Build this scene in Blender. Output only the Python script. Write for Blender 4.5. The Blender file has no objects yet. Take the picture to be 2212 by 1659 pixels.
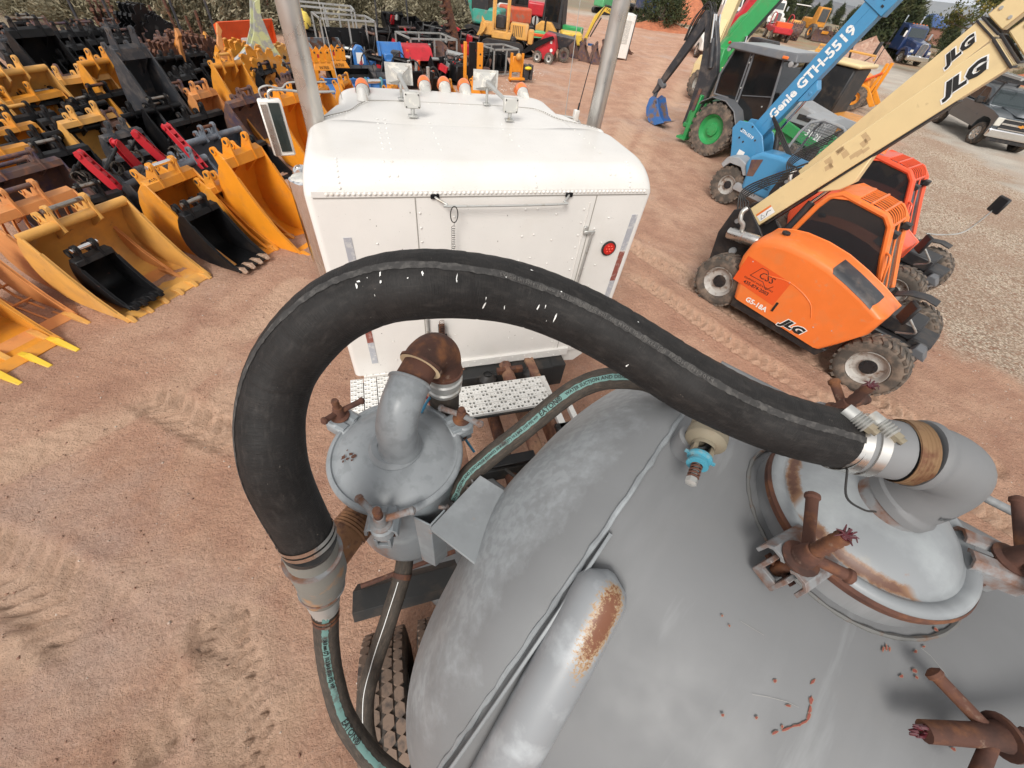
import bpy,math,random
import numpy as np
from mathutils import Vector,Matrix
random.seed(7);rnd=random.Random(11);nrg=np.random.default_rng(5)
SC=bpy.context.scene
COL=SC.collection
PI=math.pi
R_=math.radians
# ------------------------------------------------------------------ camera
EYE=Vector((0,0,3.65));FPX=387.0
CR=Vector((0.95586023,-0.27410234,0.10582597))
CD=Vector((-0.13816853,-0.73718599,-0.66141233))
CF=Vector((0.25930809,0.61759592,-0.74251908))
cam_d=bpy.data.cameras.new('camera');cam=bpy.data.objects.new('camera',cam_d);COL.objects.link(cam)
m=Matrix.Identity(4)
for i in range(3):
 m[i][0]=CR[i];m[i][1]=-CD[i];m[i][2]=-CF[i];m[i][3]=EYE[i]
cam.matrix_world=m
cam_d.sensor_fit='HORIZONTAL';cam_d.sensor_width=36.0;cam_d.lens=36.0*FPX/1024.0
cam_d.clip_start=0.02;cam_d.clip_end=40000
SC.camera=cam
# ------------------------------------------------------------------ sky, sun, exposure
SUN_EL,SUN_AZ=R_(42),R_(215)
w=bpy.data.worlds.new('World');SC.world=w;w.use_nodes=True
nt=w.node_tree;nt.nodes.clear()
o_=nt.nodes.new('ShaderNodeOutputWorld');bg=nt.nodes.new('ShaderNodeBackground');bg.inputs['Strength'].default_value=0.105
sky=nt.nodes.new('ShaderNodeTexSky');sky.sky_type='NISHITA';sky.sun_disc=False
sky.sun_elevation=SUN_EL;sky.sun_rotation=SUN_AZ;sky.air_density=1.0;sky.dust_density=3.0
hs=nt.nodes.new('ShaderNodeHueSaturation');hs.inputs['Saturation'].default_value=0.12;hs.inputs['Value'].default_value=1.0
tc=nt.nodes.new('ShaderNodeTexCoord');mp=nt.nodes.new('ShaderNodeMapping');mp.inputs['Scale'].default_value=(1,1,4.0)
nz=nt.nodes.new('ShaderNodeTexNoise');nz.inputs['Scale'].default_value=2.6;nz.inputs['Detail'].default_value=7;nz.inputs['Roughness'].default_value=.55
rp=nt.nodes.new('ShaderNodeMapRange');rp.inputs['From Min'].default_value=.38;rp.inputs['From Max'].default_value=.6
mx=nt.nodes.new('ShaderNodeMix');mx.data_type='RGBA'
mx.inputs[7].default_value=(7.7,7.55,7.4,1)
nt.links.new(sky.outputs[0],hs.inputs['Color']);nt.links.new(tc.outputs['Generated'],mp.inputs[0]);nt.links.new(mp.outputs[0],nz.inputs[0])
nt.links.new(nz.outputs[0],rp.inputs[0]);nt.links.new(rp.outputs[0],mx.inputs[0])
nt.links.new(hs.outputs[0],mx.inputs[6]);nt.links.new(mx.outputs[2],bg.inputs[0]);nt.links.new(bg.outputs[0],o_.inputs[0])
sun_d=bpy.data.lights.new('sun','SUN');sun_d.energy=2.1;sun_d.angle=R_(22);sun_d.color=(1,.96,.9)
sun=bpy.data.objects.new('sun',sun_d);COL.objects.link(sun)
sd=Vector((math.sin(SUN_AZ)*math.cos(SUN_EL),math.cos(SUN_AZ)*math.cos(SUN_EL),math.sin(SUN_EL)))
sun.rotation_euler=sd.to_track_quat('Z','Y').to_euler();sun.location=(0,0,60)
SC.view_settings.view_transform='Standard';SC.view_settings.look='None';SC.view_settings.gamma=1;SC.view_settings.use_curve_mapping=False
SC.view_settings.exposure=0.42
SC.render.engine='CYCLES'
SC.cycles.max_bounces=6;SC.cycles.transparent_max_bounces=8
# ------------------------------------------------------------------ helpers
ORD=['first','second','third','fourth','fifth','sixth','seventh','eighth','ninth','tenth','eleventh','twelfth','thirteenth','fourteenth','fifteenth','sixteenth','seventeenth','eighteenth','nineteenth','twentieth']+['twenty '+q for q in('first','second','third','fourth','fifth','sixth','seventh','eighth','ninth')]+['thirtieth']
def ray(px,py):
 x=px*1024/2212-512;y=py*1024/2212-384
 return CR*x+CD*y+CF*FPX
def K(px,py,z=0.0):
 """world point at height z seen in the survey of the photograph (2212 px wide)"""
 r=ray(px,py);return EYE+r*((z-EYE.z)/r.z)
def KD(px,py,depth):
 return EYE+ray(px,py)*(depth/FPX)
def V(*a):return Vector(a)
def T(x=0,y=0,z=0):return Matrix.Translation((x,y,z))
def RX(a):return Matrix.Rotation(a,4,'X')
def RY(a):return Matrix.Rotation(a,4,'Y')
def RZ(a):return Matrix.Rotation(a,4,'Z')
def S(x,y,z):return Matrix.Diagonal((x,y,z,1))
def catmull(P,n=8):
 P=[Vector(p)for p in P];out=[]
 Q=[P[0]*2-P[1]]+P+[P[-1]*2-P[-2]]
 for i in range(1,len(Q)-2):
  a,b,c,d=Q[i-1],Q[i],Q[i+1],Q[i+2]
  for k in range(n):
   t=k/n
   out.append(.5*((2*b)+(c-a)*t+(2*a-5*b+4*c-d)*t*t+(3*b-a-3*c+d)*t**3))
 out.append(P[-1].copy());return out
def frames(P):
 P=[Vector(p)for p in P];n=len(P);tg=[]
 for i in range(n):
  a=P[max(0,i-1)];b=P[min(n-1,i+1)];d=b-a
  tg.append(d.normalized()if d.length>1e-9 else Vector((0,0,1)))
 u=tg[0].orthogonal().normalized()
 if abs(tg[0].z)<.95:u=(Vector((0,0,1))-tg[0]*tg[0].z).normalized()
 F=[]
 for i in range(n):
  u=(u-tg[i]*u.dot(tg[i]));u=u.normalized()if u.length>1e-6 else tg[i].orthogonal().normalized()
  F.append((P[i],tg[i],u.copy(),tg[i].cross(u)))
 return F
class MB:
 def __init__(s):s.v=[];s.f=[];s.M=Matrix.Identity(4)
 def add(s,vs,fs,M=None):
  b=len(s.v);MM=s.M@M if M is not None else s.M
  for p in vs:s.v.append(tuple(MM@Vector(p)))
  for f in fs:s.f.append(tuple(b+i for i in f))
  return s
 def box(s,c,d,M=None,taper=None):
  x,y,z=d[0]/2,d[1]/2,d[2]/2;tx,ty=taper or(1,1)
  vs=[(-x,-y,-z),(x,-y,-z),(x,y,-z),(-x,y,-z),(-x*tx,-y*ty,z),(x*tx,-y*ty,z),(x*tx,y*ty,z),(-x*tx,y*ty,z)]
  MM=T(*c)if M is None else M@T(*c)
  return s.add(vs,[(0,3,2,1),(4,5,6,7),(0,1,5,4),(1,2,6,5),(2,3,7,6),(3,0,4,7)],MM)
 def hexa(s,P):
  return s.add(P,[(0,3,2,1),(4,5,6,7),(0,1,5,4),(1,2,6,5),(2,3,7,6),(3,0,4,7)])
 def prism(s,poly,a,b,axis='x',M=None):
  """2-D outline swept along an axis from a to b; outline coords are the other two axes in order"""
  def mk(p,t):
   if axis=='x':return(t,p[0],p[1])
   if axis=='y':return(p[0],t,p[1])
   return(p[0],p[1],t)
  n=len(poly);vs=[mk(p,a)for p in poly]+[mk(p,b)for p in poly]
  fs=[tuple(range(n))[::-1],tuple(range(n,2*n))]+[(i,(i+1)%n,n+(i+1)%n,n+i)for i in range(n)]
  return s.add(vs,fs,M)
 def sheet(s,line,th,a,b,axis='x',M=None):
  """bent plate: open 2-D line given a thickness th, swept a..b"""
  n=len(line);out=[]
  for i in range(n):
   p=Vector(line[i]).to_2d();q0=Vector(line[max(0,i-1)]);q1=Vector(line[min(n-1,i+1)])
   d=(q1-q0).normalized();out.append((p.x-d.y*th,p.y+d.x*th))
  def mk(p,t):
   if axis=='x':return(t,p[0],p[1])
   if axis=='y':return(p[0],t,p[1])
   return(p[0],p[1],t)
  vs=[mk(p,a)for p in line]+[mk(p,b)for p in line]+[mk(p,a)for p in out]+[mk(p,b)for p in out]
  fs=[]
  for i in range(n-1):
   fs+=[(i,i+1,n+i+1,n+i),(2*n+i,3*n+i,3*n+i+1,2*n+i+1),(i,2*n+i,2*n+i+1,i+1),(n+i,n+i+1,3*n+i+1,3*n+i)]
  fs+=[(0,n,3*n,2*n),(n-1,3*n-1,4*n-1,2*n-1)]
  return s.add(vs,fs,M)
 def tube(s,P,r,seg=10,caps=True,M=None,flat=1.0):
  F=frames(P);n=len(F);vs=[];fs=[]
  for i,(p,t,u,w_)in enumerate(F):
   ri=r[i]if hasattr(r,'__len__')else r
   for k in range(seg):
    a=2*PI*k/seg;vs.append(p+u*(ri*math.cos(a)*flat)+w_*(ri*math.sin(a)))
  for i in range(n-1):
   for k in range(seg):
    k2=(k+1)%seg;fs.append((i*seg+k,i*seg+k2,(i+1)*seg+k2,(i+1)*seg+k))
  if caps:fs+=[tuple(range(seg))[::-1],tuple(range((n-1)*seg,n*seg))]
  return s.add(vs,fs,M)
 def cyl(s,p0,p1,r,seg=14,r1=None,M=None):return s.tube([p0,p1],[r,r if r1 is None else r1],seg,True,M)
 def lathe(s,prof,seg=24,M=None,cap=False):
  """profile (r, z) turned about local z"""
  vs=[];fs=[];n=len(prof)
  for r,z in prof:
   for k in range(seg):
    a=2*PI*k/seg;vs.append((r*math.cos(a),r*math.sin(a),z))
  for i in range(n-1):
   for k in range(seg):
    k2=(k+1)%seg;fs.append((i*seg+k,i*seg+k2,(i+1)*seg+k2,(i+1)*seg+k))
  if cap:fs+=[tuple(range(seg))[::-1],tuple(range((n-1)*seg,n*seg))]
  return s.add(vs,fs,M)
 def ball(s,c,r,M=None,seg=12,ring=8,sc=(1,1,1)):
  prof=[(r*math.sin(PI*i/ring),-r*math.cos(PI*i/ring))for i in range(ring+1)]
  prof[0]=(1e-4,-r);prof[-1]=(1e-4,r)
  MM=T(*c)@S(*sc);MM=MM if M is None else M@MM
  return s.lathe(prof,seg,MM)
 def ring(s,c,ro,ri,h,M=None,seg=20):
  MM=T(*c);MM=MM if M is None else M@MM
  return s.lathe([(ri,-h/2),(ro,-h/2),(ro,h/2),(ri,h/2),(ri,-h/2)],seg,MM)
 def grid(s,fn,nu,nv,M=None,wrap=False):
  vs=[fn(i/nu,j/nv)for i in range(nu+1)for j in range(nv+1)]
  fs=[(i*(nv+1)+j,(i+1)*(nv+1)+j,(i+1)*(nv+1)+j+1,i*(nv+1)+j+1)for i in range(nu)for j in range(nv)]
  return s.add(vs,fs,M)
 def build(s,name,mat,parent=None,smooth=35,bevel=0,M=None,label=None,segs=1):
  me=bpy.data.meshes.new(name);me.from_pydata(s.v,[],s.f);me.update()
  if mat:me.materials.append(mat)
  if smooth:
   me.polygons.foreach_set('use_smooth',[True]*len(me.polygons));me.set_sharp_from_angle(angle=R_(smooth))
  o=bpy.data.objects.new(name,me);COL.objects.link(o)
  if parent:o.parent=parent
  if M is not None:o.matrix_local=M
  if bevel:
   b=o.modifiers.new('bevel','BEVEL');b.width=bevel;b.segments=segs;b.limit_method='ANGLE';b.angle_limit=R_(40)
  if label:o['label']=label
  return o
def empty(name,label,cat,loc=(0,0,0),rz=0,group=None,M=None):
 o=bpy.data.objects.new(name,None);COL.objects.link(o);o.empty_display_size=.2
 if M is not None:o.matrix_world=M
 else:o.location=loc;o.rotation_euler=(0,0,rz)
 o['label']=label;o['category']=cat
 if group:o['group']=group
 return o
def tag(o,label,cat,group=None,kind=None):
 if label:o['label']=label
 if cat:o['category']=cat
 if group:o['group']=group
 if kind:o['kind']=kind
 return o
def dup(root,label=None,M=None,mats=None):
 kids={}
 for c in root.children:pass
 def cp(o,par):
  c=o.copy();COL.objects.link(c);c.parent=par
  for k in list(o.children):cp(k,c)
  return c
 r=cp(root,None)
 if label:r['label']=label
 if M is not None:r.matrix_world=M
 return r
FONTC={}
def text_mesh(txt,size,ext=0.0,shear=0.0,bold=0.0,spacing=1.0,res=2):
 cu=bpy.data.curves.new('t','FONT');cu.body=txt;cu.size=size;cu.extrude=ext;cu.shear=shear;cu.offset=bold
 cu.align_x='CENTER';cu.align_y='CENTER';cu.space_character=spacing;cu.resolution_u=res
 ob=bpy.data.objects.new('t',cu)
 me=bpy.data.meshes.new_from_object(ob)
 bpy.data.objects.remove(ob);bpy.data.curves.remove(cu)
 return me
def lettering(txt,size,mat,parent,M,ext=.002,shear=0,bold=0,spacing=1.0,name='lettering',warp=None,sx=1.0):
 me=text_mesh(txt,size,ext,shear,bold,spacing)
 me.name=name
 if sx!=1.0:
  me.transform(S(sx,1,1))
 if warp:
  for v in me.vertices:v.co=warp(v.co)
 me.materials.append(mat)
 o=bpy.data.objects.new(name,me);COL.objects.link(o);o.parent=parent
 if M is not None:o.matrix_local=M
 return o
# ------------------------------------------------------------------ materials
MATS={}
def lin(c):
 return tuple(c)+(1,)if len(c)==3 else tuple(c)
def mat(name,col,rough=.5,metal=0.0,layers=(),bump=None,var=.0,coat=0.0,coords='Object',rvar=0.0,spec=.5):
 """layers: (colour, scale, lo, hi, detail, stretch(x,y,z)) noise-masked colours on top of each other"""
 if name in MATS:return MATS[name]
 mt=bpy.data.materials.new(name);mt.use_nodes=True;MATS[name]=mt
 n=mt.node_tree;N=n.nodes;Lk=n.links.new;N.clear()
 out=N.new('ShaderNodeOutputMaterial');b=N.new('ShaderNodeBsdfPrincipled');Lk(b.outputs[0],out.inputs[0])
 b.inputs['Roughness'].default_value=rough;b.inputs['Metallic'].default_value=metal
 b.inputs['Specular IOR Level'].default_value=spec
 if coat:b.inputs['Coat Weight'].default_value=coat;b.inputs['Coat Roughness'].default_value=.15
 t=N.new('ShaderNodeTexCoord');src=t.outputs[coords]
 if coords=='Object':
  oi=N.new('ShaderNodeObjectInfo');ad=N.new('ShaderNodeVectorMath');ad.operation='ADD'
  ml=N.new('ShaderNodeMath');ml.operation='MULTIPLY';ml.inputs[1].default_value=37.0
  Lk(oi.outputs['Random'],ml.inputs[0]);Lk(src,ad.inputs[0]);Lk(ml.outputs[0],ad.inputs[1]);src=ad.outputs[0]
 cur=N.new('ShaderNodeRGB');cur.outputs[0].default_value=lin(col);cur=cur.outputs[0]
 if var:
  z=N.new('ShaderNodeTexNoise');z.inputs['Scale'].default_value=3.5;z.inputs['Detail'].default_value=6;Lk(src,z.inputs[0])
  h=N.new('ShaderNodeMapRange');h.inputs['From Min'].default_value=.3;h.inputs['From Max'].default_value=.7
  h.inputs['To Min'].default_value=1-var;h.inputs['To Max'].default_value=1+var;Lk(z.outputs[0],h.inputs[0])
  vm=N.new('ShaderNodeVectorMath');vm.operation='SCALE';Lk(cur,vm.inputs[0]);Lk(h.outputs[0],vm.inputs['Scale']);cur=vm.outputs[0]
 rcur=None
 for L in layers:
  c,sc,lo,hi=L[:4];det=L[4]if len(L)>4 else 6;st=L[5]if len(L)>5 else None;amt=L[6]if len(L)>6 else 1.0
  s_=src
  if st:
   mpp=N.new('ShaderNodeMapping');mpp.inputs['Scale'].default_value=st;Lk(src,mpp.inputs[0]);s_=mpp.outputs[0]
  z=N.new('ShaderNodeTexNoise');z.inputs['Scale'].default_value=sc;z.inputs['Detail'].default_value=det;z.inputs['Roughness'].default_value=.6;Lk(s_,z.inputs[0])
  h=N.new('ShaderNodeMapRange');h.inputs['From Min'].default_value=lo;h.inputs['From Max'].default_value=hi;h.inputs['To Max'].default_value=amt;Lk(z.outputs[0],h.inputs[0])
  x=N.new('ShaderNodeMix');x.data_type='RGBA';Lk(h.outputs[0],x.inputs[0]);Lk(cur,x.inputs[6]);x.inputs[7].default_value=lin(c);cur=x.outputs[2]
 Lk(cur,b.inputs['Base Color'])
 if rvar:
  z=N.new('ShaderNodeTexNoise');z.inputs['Scale'].default_value=9;z.inputs['Detail'].default_value=5;Lk(src,z.inputs[0])
  h=N.new('ShaderNodeMapRange');h.inputs['From Min'].default_value=.3;h.inputs['From Max'].default_value=.7
  h.inputs['To Min'].default_value=max(.03,rough-rvar);h.inputs['To Max'].default_value=min(1,rough+rvar);Lk(z.outputs[0],h.inputs[0]);Lk(h.outputs[0],b.inputs['Roughness'])
 if bump:
  bp=N.new('ShaderNodeBump');bp.inputs['Strength'].default_value=bump[1];bp.inputs['Distance'].default_value=bump[2]if len(bump)>2 else .01
  z=N.new('ShaderNodeTexNoise');z.inputs['Scale'].default_value=bump[0];z.inputs['Detail'].default_value=6;Lk(src,z.inputs[0])
  Lk(z.outputs[0],bp.inputs['Height']);Lk(bp.outputs[0],b.inputs['Normal'])
 return mt
RUST=(.16,.05,.022);RUSTD=(.075,.03,.018);DUST=(.34,.2,.13)
M_white=mat('white_paint',(.71,.685,.65),.35,0,[((.55,.5,.42),2.2,.55,.85,8,None,.35),((.3,.27,.23),90,.70,.74,2,None,.7)],var=.03,coat=.2)
M_white_clean=mat('white_plain',(.75,.73,.69),.45,0,[((.5,.4,.3),5,.55,.8)],var=.03)
M_galv=mat('grey_tank_paint',(.165,.168,.172),.6,0,[((.26,.265,.27),1.6,.5,.78,10,(2.2,.5,.5),.55),((.18,.175,.17),5,.56,.75,6,None,.35),((.26,.21,.13),2.1,.70,.76,8,None,.4),((.33,.345,.35),3.5,.56,.74,12,(3,.35,.35),.55)],bump=(40,.05,.004),var=.06,rvar=.1)
M_galv2=mat('pale_grey_paint',(.225,.24,.25),.5,0,[((.36,.385,.40),3.5,.46,.66,12,(1,1,.5),.8),((.19,.2,.21),11,.5,.62,9,None,.55),((.3,.22,.15),22,.68,.76,5,None,.5)],bump=(50,.08,.003),var=.08,rvar=.1)
M_rust=mat('rusty_steel',(.105,.045,.03),.85,.1,[((.21,.085,.035),13,.5,.66,9),((.05,.024,.018),9,.5,.66,8),((.26,.18,.13),30,.64,.74,6,None,.8)],bump=(90,.4,.003),var=.2)
M_rustgrey=mat('rust_streaked_grey',(.22,.225,.23),.7,.1,[((.17,.075,.04),14,.44,.62),((.1,.045,.03),9,.58,.7)],bump=(80,.3,.003),var=.15)
M_rubber=mat('black_hose_rubber',(.022,.021,.021),.62,0,[((.075,.068,.062),4.5,.5,.75,8,None,.6),((.035,.03,.027),26,.5,.7)],bump=(70,.25,.003),var=.2,rvar=.12)
M_rubber2=mat('dusty_hose_rubber',(.05,.042,.035),.8,0,[((.14,.1,.07),10,.5,.72,6,None,.7)],bump=(60,.2,.002),var=.2)
M_tyre=mat('tyre_rubber',(.045,.041,.037),.85,0,[((.17,.115,.08),8,.42,.66,7,None,.8)],bump=(60,.3,.004),var=.2)
M_tyredust=mat('dusty_tread_rubber',(.2,.14,.105),.95,0,[((.09,.07,.06),14,.5,.65)],bump=(60,.5,.004),var=.2)
M_steel=mat('bright_steel',(.62,.6,.57),.28,1,[((.35,.3,.26),20,.6,.75,5,None,.5)],var=.05,rvar=.1)
M_chrome=mat('chrome',(.8,.8,.8),.06,1)
M_stack=mat('brushed_stack_steel',(.55,.53,.5),.32,.85,[((.72,.66,.56),5,.56,.66,8,(1,1,.25),.85),((.28,.25,.22),3,.6,.8,6,(1,1,.2),.5)],var=.08,rvar=.12)
M_alu=mat('weathered_aluminium',(.5,.5,.48),.45,.6,[((.32,.28,.22),14,.55,.7)],var=.08)
M_ltgrey=mat('worn_grey_plastic',(.5,.49,.46),.5,0,[((.7,.67,.6),14,.52,.62),((.3,.27,.24),18,.6,.7)],var=.05)
M_black=mat('black_paint',(.007,.007,.008),.42,0,[((.06,.045,.036),3,.56,.8,9,None,.5),((.1,.04,.02),18,.68,.75,8,None,.7)],var=.2,rvar=.12,spec=.28)
M_blackdull=mat('dull_black',(.02,.02,.02),.8,0,[((.1,.07,.05),6,.5,.75,6,None,.6)],var=.2)
M_amber=mat('amber_lens',(.85,.19,.035),.3,0,var=.05,coat=.4)
M_red=mat('red_lens',(.5,.02,.015),.25,0,coat=.5,var=.1)
M_cyan=mat('cyan_plastic',(.06,.28,.38),.5,0,[((.2,.3,.32),30,.55,.7)])
M_brass=mat('weathered_brass',(.27,.235,.17),.65,.3,[((.25,.2,.14),20,.5,.65)],var=.1)
M_teal=mat('teal_hose_stripe',(.12,.23,.21),.7,0,[((.06,.05,.045),22,.52,.66)],var=.1)
M_ink=mat('black_lettering',(.012,.012,.012),.7)
M_inkw=mat('white_lettering',(.8,.8,.78),.5)
M_emb=mat('embossed_rubber',(.035,.033,.032),.8,0,[((.085,.08,.075),70,.48,.66)],var=.2)
M_tape=mat('reflective_tape_grey',(.45,.46,.5),.35,.2,[((.6,.6,.6),30,.5,.6)])
M_tapered=mat('reflective_tape_red',(.28,.09,.07),.4,.1,[((.4,.25,.22),30,.5,.6)])
M_wax=mat('dark_red_paint_stick',(.075,.008,.014),.3,coat=.5)
M_mark=mat('white_scuff',(.72,.72,.7),.8)
M_dirtybrown=mat('dusty_frame',(.16,.075,.05),.9,0,[((.3,.17,.1),7,.45,.65),((.05,.03,.025),12,.58,.7)],bump=(50,.3,.004),var=.2)
# ------------------------------------------------------------------ ground
def vnoise(x,y,seed=0):
 """smooth value noise, vectorised"""
 xi=np.floor(x).astype(np.int64);yi=np.floor(y).astype(np.int64);xf=x-xi;yf=y-yi
 def h(a,b):
  n=(a*374761393+b*668265263+seed*1442695041)&0xffffffff
  n=((n^(n>>13))*1274126177)&0xffffffff
  return((n^(n>>16))&0xffff)/65535.0
 u=xf*xf*(3-2*xf);v=yf*yf*(3-2*yf)
 return(h(xi,yi)*(1-u)+h(xi+1,yi)*u)*(1-v)+(h(xi,yi+1)*(1-u)+h(xi+1,yi+1)*u)*v
def fbm(x,y,seed=0,o=4):
 s=0;a=.5;t=0
 for i in range(o):
  s=s+a*vnoise(x*2**i+17*i,y*2**i+5*i,seed+i);t+=a;a*=.5
 return s/t
def sstep(a,b,x):
 t=np.clip((x-a)/(b-a),0,1);return t*t*(3-2*t)
def axis_pts(lo,hi,f0,f1,step,grow=1.045):
 c=list(np.arange(f0,f1,step));a=f0;s=step;L=[]
 while a>lo:s*=grow;a-=s;L.append(a)
 b=c[-1];s=step;Rr=[]
 while b<hi:s*=grow;b+=s;Rr.append(b)
 return np.array(L[::-1]+c+Rr)
def gravel_edge(y):return np.interp(y,[-50,-3,1.2,2.3,5.2,13.5,24,60,200],[6.5,8.2,8.75,9.0,10.4,21.0,27,40,90])
TRK=[]
def track(pts,hw=.19,pitch=.15,dep=.042,sk=.6):TRK.append(([Vector(p).to_2d()for p in catmull(pts,6)],hw,pitch,dep,sk))
for dx_,dy_ in((0,0),(.55,.75)):
 track([K(1330,560)+V(dx_,dy_,0),K(1440,640)+V(dx_,dy_,0),K(1590,745)+V(dx_,dy_,0),K(1760,850)+V(dx_,dy_,0),K(1990,1010)+V(dx_,dy_,0),K(2212,1150)+V(dx_,dy_,0)])
track([K(1370,520),K(1450,560),K(1560,650)],.12,.1,.02)
track([K(-120,1180),K(60,1250),K(180,1330),K(270,1420),K(330,1560)],.25,.15,.038,.9)
track([K(270,830),K(350,870),K(430,915),K(520,950)],.2,.14,.032,.9)
track([K(330,1280),K(450,1330),K(620,1420)],.2,.13,.018,.9)
track([K(-60,1500),K(150,1330),K(330,1180),K(430,1000),K(520,800)],.19,.12,.014,.7)
track([K(60,1700),K(260,1480),K(430,1330),K(560,1230)],.19,.12,.016,.7)
track([K(-60,1040),K(180,930),K(420,800),K(640,620)],.22,.14,.014,.8)
track([K(560,1700),K(640,1500),K(680,1300)],.2,.12,.016,.7)
track([K(560,1000),K(500,1150),K(480,1300),K(500,1480),K(540,1700)],.2,.10,.024,.8)
track([K(1300,480),K(1500,150),K(1560,100)],.3,.2,.02)
track([K(1330,330),K(1430,130)],.3,.2,.02)
def height(X,Y):
 near=np.exp(-((X-1)**2+(Y-5)**2)/900)
 z=(fbm(X*.35,Y*.35,1)-.5)*.10*np.clip(near+.35,0,1)+(fbm(X*2.2,Y*2.2,3)-.5)*.035+(fbm(X*9,Y*9,9,3)-.5)*.016
 d=(X*.82-Y*.57);z=z+.02*np.sin(d*5.2+2.5*fbm(X*.5,Y*.5,21))*sstep(7.5,10,Y)*(1-sstep(30,40,Y))*sstep(-1,2,X)
 rut=np.zeros_like(X)
 for pl,hw,pitch,dep,sk in TRK:
  xs=[p.x for p in pl];ys=[p.y for p in pl]
  mk=(X>min(xs)-1)&(X<max(xs)+1)&(Y>min(ys)-1)&(Y<max(ys)+1)
  if not mk.any():continue
  x=X[mk];y=Y[mk];best=np.full(x.shape,9.0);sa=np.zeros_like(x);la=np.zeros_like(x);s0=0
  for a,b in zip(pl[:-1],pl[1:]):
   e=b-a;Ln=e.length
   if Ln<1e-6:continue
   tx,ty=e.x/Ln,e.y/Ln;t=np.clip((x-a.x)*tx+(y-a.y)*ty,0,Ln)
   dx=x-a.x-t*tx;dy=y-a.y-t*ty;dd=np.hypot(dx,dy);lat=(x-a.x)*(-ty)+(y-a.y)*tx
   k=dd<best;best[k]=dd[k];sa[k]=s0+t[k];la[k]=lat[k];s0+=Ln
  wgt=1-sstep(hw*.8,hw*1.15,best)
  brk=sstep(.28,.62,fbm(x*1.3,y*1.3,40))
  chev=np.sin(2*PI*(sa+sk*np.abs(la)+.03*(fbm(x*4,y*4,8)-.5))/pitch)
  ridge=np.exp(-((best-hw*1.15)/.045)**2)
  z[mk]+=wgt*(-dep*.9+dep*.8*np.clip(chev*1.6,-1,1)*(.3+.7*brk))*(.45+.55*brk)+ridge*dep*.6*brk
  rut[mk]=np.maximum(rut[mk],wgt*brk)
 far=np.hypot(X-5,Y)
 z=z-46*sstep(120,520,far)
 z=z+1.2*(fbm(X*.02,Y*.02,5)-.5)*sstep(60,110,far)
 return z,rut
def make_ground():
 ax=axis_pts(-700,9000,-6.2,9.2,.04,1.05);ay=axis_pts(-40,9000,-1.2,8.5,.04,1.05)
 X,Y=np.meshgrid(ax,ay,indexing='ij');Z,rut=height(X,Y)
 nx,ny=len(ax),len(ay);co=np.stack([X,Y,Z],-1).reshape(-1,3)
 me=bpy.data.meshes.new('ground');me.vertices.add(nx*ny);me.vertices.foreach_set('co',co.ravel())
 i=np.arange(nx-1)[:,None]*ny+np.arange(ny-1)[None];q=np.stack([i,i+ny,i+ny+1,i+1],-1).reshape(-1,4)
 me.loops.add(q.size);me.loops.foreach_set('vertex_index',q.ravel().astype(np.int32));me.polygons.add(len(q))
 me.polygons.foreach_set('loop_start',np.arange(0,q.size,4,dtype=np.int32));me.polygons.foreach_set('use_smooth',np.ones(len(q),dtype=bool));me.update()
 n1=fbm(X*.8,Y*.8,31)
 g=sstep(-.5,.9,X-gravel_edge(Y)+(n1-.5)*3.0)
 far=np.hypot(X-5,Y)
 slab=sstep(0,.8,(X-np.interp(Y,[-5,7,16,34,60],[15.5,20.0,26.3,41.5,60]))+(n1-.5)*3)*(1-sstep(60,70,far))
 rd=np.abs((Y-46.5)+(X-30)*.50-3.0);slab=np.maximum(slab,(1-sstep(2.6,3.3,rd+(n1-.5)*1.5))*sstep(12,15,X)*.85)
 scrub=np.maximum(sstep(52,62,far+(n1-.5)*12),sstep(0,1.4,(Y-(25.5+X*.42))+(n1-.5)*3)*(X<14))
 scrub=np.maximum(scrub,sstep(.0,2.0,(Y-46.5)+(X-30)*.50-9.5+(n1-.5)*4)*(X>10))
 col=np.zeros((nx*ny,4),dtype=np.float32);col[:,0]=g.ravel();col[:,1]=slab.ravel();col[:,2]=scrub.ravel();col[:,3]=rut.ravel()
 at=me.color_attributes.new('zones','FLOAT_COLOR','POINT');at.data.foreach_set('color',col.ravel())
 mt=bpy.data.materials.new('red_dirt_and_gravel');mt.use_nodes=True;n=mt.node_tree;N=n.nodes;Lk=n.links.new;b=N['Principled BSDF']
 b.inputs['Roughness'].default_value=.95;b.inputs['Specular IOR Level'].default_value=.2
 gp=N.new('ShaderNodeNewGeometry');P=gp.outputs['Position']
 def noise(sc,det=6,ro=.6):
  z=N.new('ShaderNodeTexNoise');z.inputs['Scale'].default_value=sc;z.inputs['Detail'].default_value=det;z.inputs['Roughness'].default_value=ro;Lk(P,z.inputs[0]);return z.outputs[0]
 def rng(v,lo,hi,a=0,c=1):
  h=N.new('ShaderNodeMapRange');h.inputs['From Min'].default_value=lo;h.inputs['From Max'].default_value=hi;h.inputs['To Min'].default_value=a;h.inputs['To Max'].default_value=c;Lk(v,h.inputs[0]);return h.outputs[0]
 def mix(f,a,c):
  x=N.new('ShaderNodeMix');x.data_type='RGBA'
  if isinstance(f,float):x.inputs[0].default_value=f
  else:Lk(f,x.inputs[0])
  for s_,k in((a,6),(c,7)):
   if isinstance(s_,tuple):x.inputs[k].default_value=lin(s_)
   else:Lk(s_,x.inputs[k])
  return x.outputs[2]
 def vor(sc):
  z=N.new('ShaderNodeTexVoronoi');z.inputs['Scale'].default_value=sc;Lk(P,z.inputs['Vector']);return z
 zn=N.new('ShaderNodeAttribute');zn.attribute_name='zones';sp=N.new('ShaderNodeSeparateColor');Lk(zn.outputs['Color'],sp.inputs[0])
 dirt=mix(rng(noise(.55,8),.35,.65),(.60,.335,.225),(.72,.46,.325))
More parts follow.
